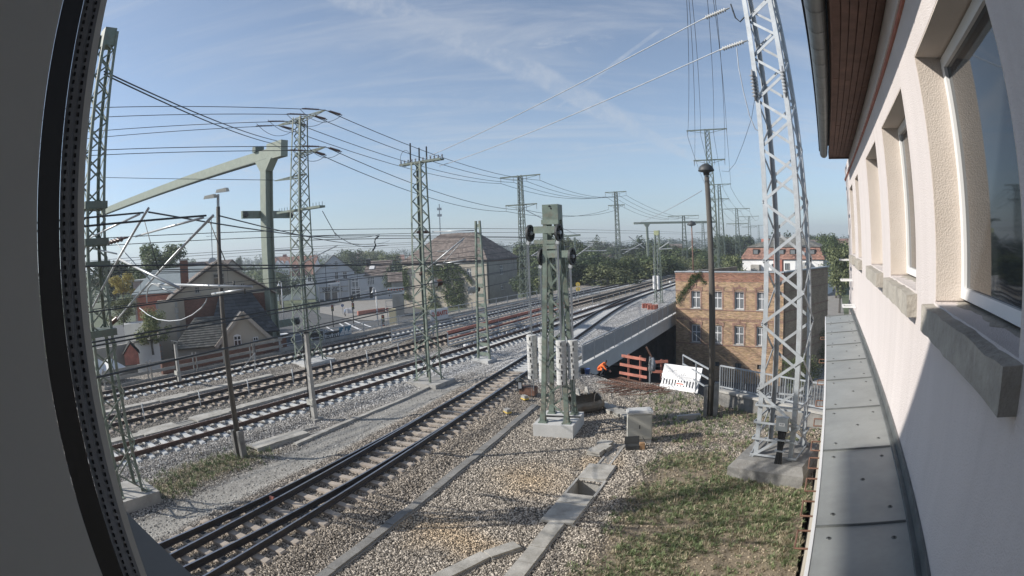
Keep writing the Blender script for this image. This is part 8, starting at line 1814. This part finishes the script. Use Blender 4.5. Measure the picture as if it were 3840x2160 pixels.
q = PY(*t5(735, 860), 86); tw = PY(*t5(733, 745), 86); T = thing('sign_pillar', (q.x, q.y, ZS), 'cream advertising pillar at the street corner before the ivy', 'pillar'); mb = MB(); mb.box(lambda x, y, z: Vector((q.x + x, q.y + y, z)), -.5, .5, -.3, .3, ZS, tw.z); mb.build('pillar', MAT['cream'], T)
for k, (x, y) in enumerate((t5(650, 700), t5(790, 705))): pass
kw = Fac(PY(*r1(1840, 1320), 118), PY(*r1(2380, 1220), 122)); mb = MB(); mb.box(kw, 0, kw.L, -.4, 0, ZS, ZS + .9); tag(mb.build('garden_wall', MAT['redbar']), 'low dark brick wall of the terrace beside the shop', 'wall')
lv = Fac(PY(*t5(660, 640), 128), PY(*t5(860, 620), 128)); rail_fence('yard_railing', 'grey railing at the yard between shop and ivy house', [lv(0, 0, ZS), lv(lv.L, 0, ZS)], [(.6, GV, .1), (1.8, GV, .12)], 1.9, 1.6, GV, .1, .08)

# ------------------------------------------------------------------ trees
def tree_proto(i, kind='round', n=2300, size=.50, lobes=16):
    rr = random.Random(300 + i); mb = MB(); cs = []
    if kind == 'conifer':
        for k in range(26): z = .16 + .82 * k / 25; r = .30 * (1 - (z - .1)) ** .9 + .02; a = k * 2.4; cs.append((Vector((math.cos(a) * r * .6, math.sin(a) * r * .6, z)), r * .62))
    elif kind == 'column':
        for k in range(22): z = .2 + .75 * k / 21; a = rr.random() * 6.28; r = .13 * math.sin(math.pi * min(z * .95, 1)) + .03; cs.append((Vector((math.cos(a) * r * .5, math.sin(a) * r * .5, z)), r + .04))
    else:
        base = .12 if kind == 'bush' else .32
        for k in range(lobes):
            a = rr.random() * 6.28; z = base + (.95 - base) * rr.random(); R_c = .40 * math.sqrt(max(1 - ((z - (base + .45 * (1 - base))) / (.62 * (1 - base))) ** 2, .08)); r = R_c * math.sqrt(rr.random()) * .95
            cs.append((Vector((math.cos(a) * r, math.sin(a) * r, z)), rr.uniform(.09, .19)))
        cs.append((Vector((0, 0, base + .4 * (1 - base))), .24))
    # unit tree: height 1
    leaves(mb, cs, n, size * .1, rr)
    crown = mb
    tk = MB(); hh = .75 if kind != 'bush' else .4
    tk.tube([(0, 0, 0), (.01, .005, .2), (-.005, .01, hh)], [.026, .02, .006], 7)
    for k in range(7): c, r = cs[(k * 5) % len(cs)]; tk.tube([(0, 0, .16 + .05 * k), tuple(c * .95)], [.010, .003], 5)
    return crown, tk
PROT = {}
def proto(key):
    if key not in PROT:
        kind, idx, lm, n, sz = key; cr, tk = tree_proto(idx, kind, n, sz); PROT[key] = (cr.mesh('crown', MAT[lm]), tk.mesh('trunk', MAT['polewood']))
    return PROT[key]
TN = {}
def tree(label, top_px, d, width, kind='round', lm='leaf', zb=None, idx=None, n=2300, sz=.5, group='background trees', name=None):
    q = PY(*top_px, d); zb = ZS if zb is None else zb; h = max(q.z - zb, 1.2); b = Vector((q.x, q.y, zb)); nat = {'round': .80, 'bush': .80, 'conifer': .50, 'column': .36}[kind]
    idx = int(abs(q.x * 3.7 + q.y)) % 3 if idx is None else idx; cr, tk = proto((kind, idx, lm, n, sz)); k = width / nat
    T = thing(name or {'round': 'tree', 'bush': 'bush', 'conifer': 'conifer', 'column': 'slender_tree'}[kind], b, label, 'bush' if kind == 'bush' else 'tree', group)
    m = Matrix.Translation(b) @ Matrix.Rotation((q.x * 1.3 + q.y * .7) % 6.28, 4, 'Z') @ Matrix.Diagonal((k, k, h, 1)); piece('crown', T, cr, m); piece('trunk', T, tk, m); return T
tree('large round green tree at left, behind the silver brackets', t7(765, 425), 95, 9.4, zb=PY(*t7(765, 425), 95).z - 8.5, n=5200, sz=.42, idx=0)
tree('dark broad tree left of the large round one', t7(330, 610), 90, 8.5, zb=PY(*t7(330, 610), 90).z - 7, lm='leafd', n=4200, sz=.42, idx=1)
tree('darker tree at the right foot of the large round one', t7(900, 590), 110, 8.0, zb=PY(*t7(900, 590), 110).z - 7, lm='leafd', idx=2, n=3500, sz=.42)
tree('low dark tree filling the gap under the large round one', t7(600, 650), 105, 10.5, zb=PY(*t7(600, 650), 105).z - 7, lm='leaf', idx=1, n=4200, sz=.42)
tree('round yellow-leaved shrub beside the pink shed', t7(420, 715), 72, 3.5, 'bush', 'leafy', zb=PY(*t7(420, 715), 72).z - 3.3, idx=0, n=3600, sz=.42)
tree('olive bush under the crossing brackets', t7(420, 965), 60, 4.6, 'bush', 'leafo', zb=PY(*t7(420, 965), 60).z - 2.8, idx=1, n=4200, sz=.36)
tree('small round tree with forked stems in front of the white garage', t7(690, 1075), 45.5, 3.4, 'round', 'leafo', zb=PY(*t2(730, 405), 45.5).z, idx=2, n=4600, sz=.36)
for i, (x, y, d, w, lm) in enumerate(((1080, 570, 170, 6, 'leaf'), (1600, 560, 260, 4, 'leafd'))): tree(('small skyline tree above the grey house', 'small dark skyline tree over the station roof')[i], t7(x, y), d, w, lm=lm)
for i, (x, y, d, w, lm, lb) in enumerate(((1560, 150, 235, 12, 'leafd', 'round dark tree above the shop gable, left one'), (1780, 105, 215, 14, 'leaf', 'taller round tree above the link building'), (1720, 400, 160, 6.5, 'leaf', 'slim tree squeezed behind the shop gable'), (2130, 125, 250, 12, 'leafo', 'tree beside the distant gabled house'), (2450, 190, 210, 12, 'leafo', 'pale tree left of the hipped house'), (2560, 380, 150, 8, 'leafd', 'dark tree right of the tiled house'), (280, 620, 150, 13, 'leafd', 'dark tree behind the street lamp at left'), (230, 480, 160, 8, 'leaf', 'green tree before the white dormers'))): tree(lb, r1(x, y), d, w, lm=lm)
TR = [(t5(2010, 140), 150, 9, 'leafo', 'first tree right of the hipped house'), (t5(2150, 95), 145, 11, 'leaf', 'tall green tree behind the tension rods, left one'), (t5(2330, 55), 140, 12, 'leaf', 'tall green tree behind the tension mast'), (t5(2480, 70), 150, 11, 'leafo', 'light green tree right behind the tension mast'),
      (t5(2080, 380), 118, 8, 'leafd', 'dark low tree beside the hipped house'), (t5(2250, 330), 112, 9, 'leafd', 'dark low tree behind the weights'), (t5(2420, 300), 112, 9, 'leaf', 'bushy tree low behind the tension mast'),
      (t6(320, 365), 140, 9, 'leafo', 'light tree right of the tension mast'), (t6(440, 420), 135, 9, 'leaf', 'mid green tree left of the villa'), (t6(560, 500), 128, 9, 'leaf', 'green tree touching the villa roof'), (t6(480, 560), 105, 9, 'leafd', 'dark tree mass below, left of the sheds'), (t6(360, 600), 100, 9, 'leafd', 'dark tree mass next to the pulley'),
      (t6(700, 420), 230, 14, 'leafd', 'far dark tree under the yellow block'), (t6(770, 470), 200, 12, 'leafd', 'dark tree right of the yellow block'), (t6(900, 470), 190, 12, 'leafd', 'dark tree behind the bush mast'), (t6(980, 440), 180, 11, 'leafd', 'dark tree right of the bush mast'), (t6(1180, 430), 170, 11, 'leafd', 'tree behind the far portal post'),
      (t6(1290, 430), 165, 11, 'leaf', 'tree behind the small mast head'), (t6(1420, 460), 160, 12, 'leaf', 'tree right of the small mast head'), (t6(1560, 470), 160, 12, 'leaf', 'tree beside the slender lattice mast'), (t6(1660, 480), 165, 11, 'leaf', 'tree left of the lamp post'),
      (t6(690, 545), 132, 6, 'leafd', 'dark tree covering the villa corner'), (t6(780, 640), 97, 9, 'leafo', 'olive bush low by the sheds'), (t6(920, 560), 108, 10, 'leaf', 'round bush by the bush mast foot'), (t6(1040, 545), 110, 10, 'leafo', 'round olive bush right of the bush mast'), (t6(1160, 560), 112, 9, 'leaf', 'round bush left of the small mast'), (t6(1290, 545), 118, 10, 'leaf', 'round bush right of the small mast'), (t6(1400, 560), 126, 9, 'leafo', 'olive bush before the slender mast'), (t6(1620, 560), 135, 10, 'leafo', 'olive bush before the lamp post'), (t6(1720, 520), 140, 9, 'leaf', 'green bush right behind the lamp post'),
      (t8(900, 480), 175, 10, 'leafd', 'dark tree right of the lamp post'), (t8(1020, 445), 190, 11, 'leaf', 'tree between two right masts'), (t8(1240, 460), 210, 12, 'leafd', 'dark tree left of the mansard roof'), (t8(1080, 720), 120, 6, 'leafo', 'small olive bush beside the far rails'), (t8(1000, 700), 128, 7, 'leaf', 'bush behind the brick house parapet'),
      (t8(2120, 455), 260, 9, 'leafd', 'dark tree above the mansard roof end'), (t8(2370, 450), 150, 9, 'leaf', 'large tree right of the mansard house'), (t8(2480, 530), 125, 9, 'leaf', 'tree near the pink wall end'), (t8(2530, 620), 100, 7, 'leafo', 'lowest street tree beside the pink wall end'), (t8(2230, 480), 240, 10, 'leafd', 'dark skyline tree right of the mansard house')]
for px, d, w, lm, lb in TR: tree(lb, px, d, w * 1.05, 'bush' if 'bush' in lb else 'round', lm, n=4200, sz=.42)
for px, d, w, lb in ((t6(640, 325), 260, 7, 'dark conifer on the skyline by the yellow block'), (t6(1070, 330), 170, 6, 'dark conifer left of the far portal post'), (t6(1165, 360), 172, 6, 'dark conifer right of the far portal post'), (t8(1680, 345), 175, 8, 'left dark conifer over the mansard roof'), (t8(1825, 375), 175, 7, 'right dark conifer over the mansard roof')): tree(lb, px, d, w, 'conifer', 'leafd', n=1800, sz=.5)
tree('green climbing shrub in the yard beside the galvanised mast', q5(1190, 270), 46, 3.4, 'bush', 'leafo', n=3000, sz=.34, idx=0); tree('small shrub in the sunken yard behind the railing', q5(1010, 330), 47, 2.6, 'bush', 'leaf', n=2000, sz=.34, idx=1)
tree('street shrub at the corner right of the brick house', PY and (3095, 1225), 58, 2.6, 'bush', 'leafo', n=1600, sz=.36, idx=2)
# low scrub along the embankment and far woods: masses nobody could count
MAT['leafhazed'] = leaf_mat('leaf_far_hazed', (.05, .065, .05), (.075, .095, .07), (.105, .125, .09))  # far leaves lightened and greyed: distance haze put into their colour
rr = random.Random(77); mb = MB(); cs = []
for i in range(150): x = rr.uniform(60, 1400); cs.append((PY(*t6(x, 790 - (x - 60) * .075 + rr.uniform(-8, 12)), 100 + x * .03), rr.uniform(.5, 1.2)))
leaves(mb, cs, 5200, .45, rr); tag(mb.build('scrub', MAT['leafo'], None, recalc=False), 'low green scrub along the far embankment edge', 'scrub', kind='stuff')
mb = MB(); cs = []
for i in range(620):
    a = math.radians(rr.uniform(-52, 44)); d = rr.uniform(380, 900); cs.append((Vector((math.sin(a) * d, math.cos(a) * d, rr.uniform(-5, 2.5 + d * .004))), rr.uniform(4, 7.5)))
leaves(mb, cs, 60000, 1.9, rr); tag(mb.build('distant_wood', MAT['leafhazed'], None, recalc=False), 'hazy belt of distant trees along the horizon', 'wood', kind='stuff')
mb = MB(); cs = []
for i in range(260):
    a = math.radians(rr.uniform(-50, -12)); d = rr.uniform(180, 330); cs.append((Vector((math.sin(a) * d, math.cos(a) * d, rr.uniform(-4, 2.5))), rr.uniform(3, 5)))
leaves(mb, cs, 9000, 1.6, rr); tag(mb.build('distant_gardens', MAT['leaf'], None, recalc=False), 'mixed garden greenery between the distant houses at left', 'greenery', kind='stuff')
# antenna masts above the roofs
for px, pt, d, lb in ((t5(565, 0), (1647, 765), 230, 'slim antenna mast with short arms over the hipped roof ridge'), ):
    b = PY(px[0], px[1], d); t_ = PY(1647, 765, d); T = thing('antenna_mast', (t_.x, t_.y, ZS), lb, 'antenna'); pbar('mast', T, GV, (t_.x, t_.y, ZS), (t_.x, t_.y, t_.z), .35)
    for z in (2, 4.5): pbar('antenna', T, GV, (t_.x - .9, t_.y, t_.z - z), (t_.x + .9, t_.y, t_.z - z), .3, 1.0)
ca = PY(*t7(1335, 600), 77); T = thing('satellite_dish', ca, 'white satellite dish with antenna on the chimney of the grey house', 'dish'); mb = MB(); mb.lathe(ca, [(.05, 0), (.5, .08), (.62, .16)], 16, (-ca.x * .01 + .3, -1, .3)); mb.build('dish', MAT['concn'], T); pbar('pole', T, GV, ca - Vector((0, 0, 1.5)), ca + Vector((0, 0, 6)), .08)
for z, w in ((5.8, 1.3), (3.4, .9)): pbar('antenna', T, GV, ca + Vector((-w, 0, z)), ca + Vector((w, 0, z)), .05)

# ------------------------------------------------------------------ air: thin even haze round the whole place
mb = MB(); mb.box(ID, -1400, 1400, -60, 1600, ZS - 1.2, 44)
hz_o = mb.build('haze', None); hz_o.data.materials.clear()
hm_ = bpy.data.materials.new('haze_air'); N, L = nodes_of(hm_); N.remove(N['Principled BSDF']); pv = N.new('ShaderNodeVolumePrincipled'); pv.inputs['Color'].default_value = (.80, .87, .95, 1); pv.inputs['Density'].default_value = .0007; pv.inputs['Anisotropy'].default_value = .2
L.new(pv.outputs[0], N['Material Output'].inputs['Volume']); hz_o.data.materials.append(hm_); tag(hz_o, 'thin pale haze over the whole place', 'haze', kind='stuff')
scene.cycles.volume_bounces = 0
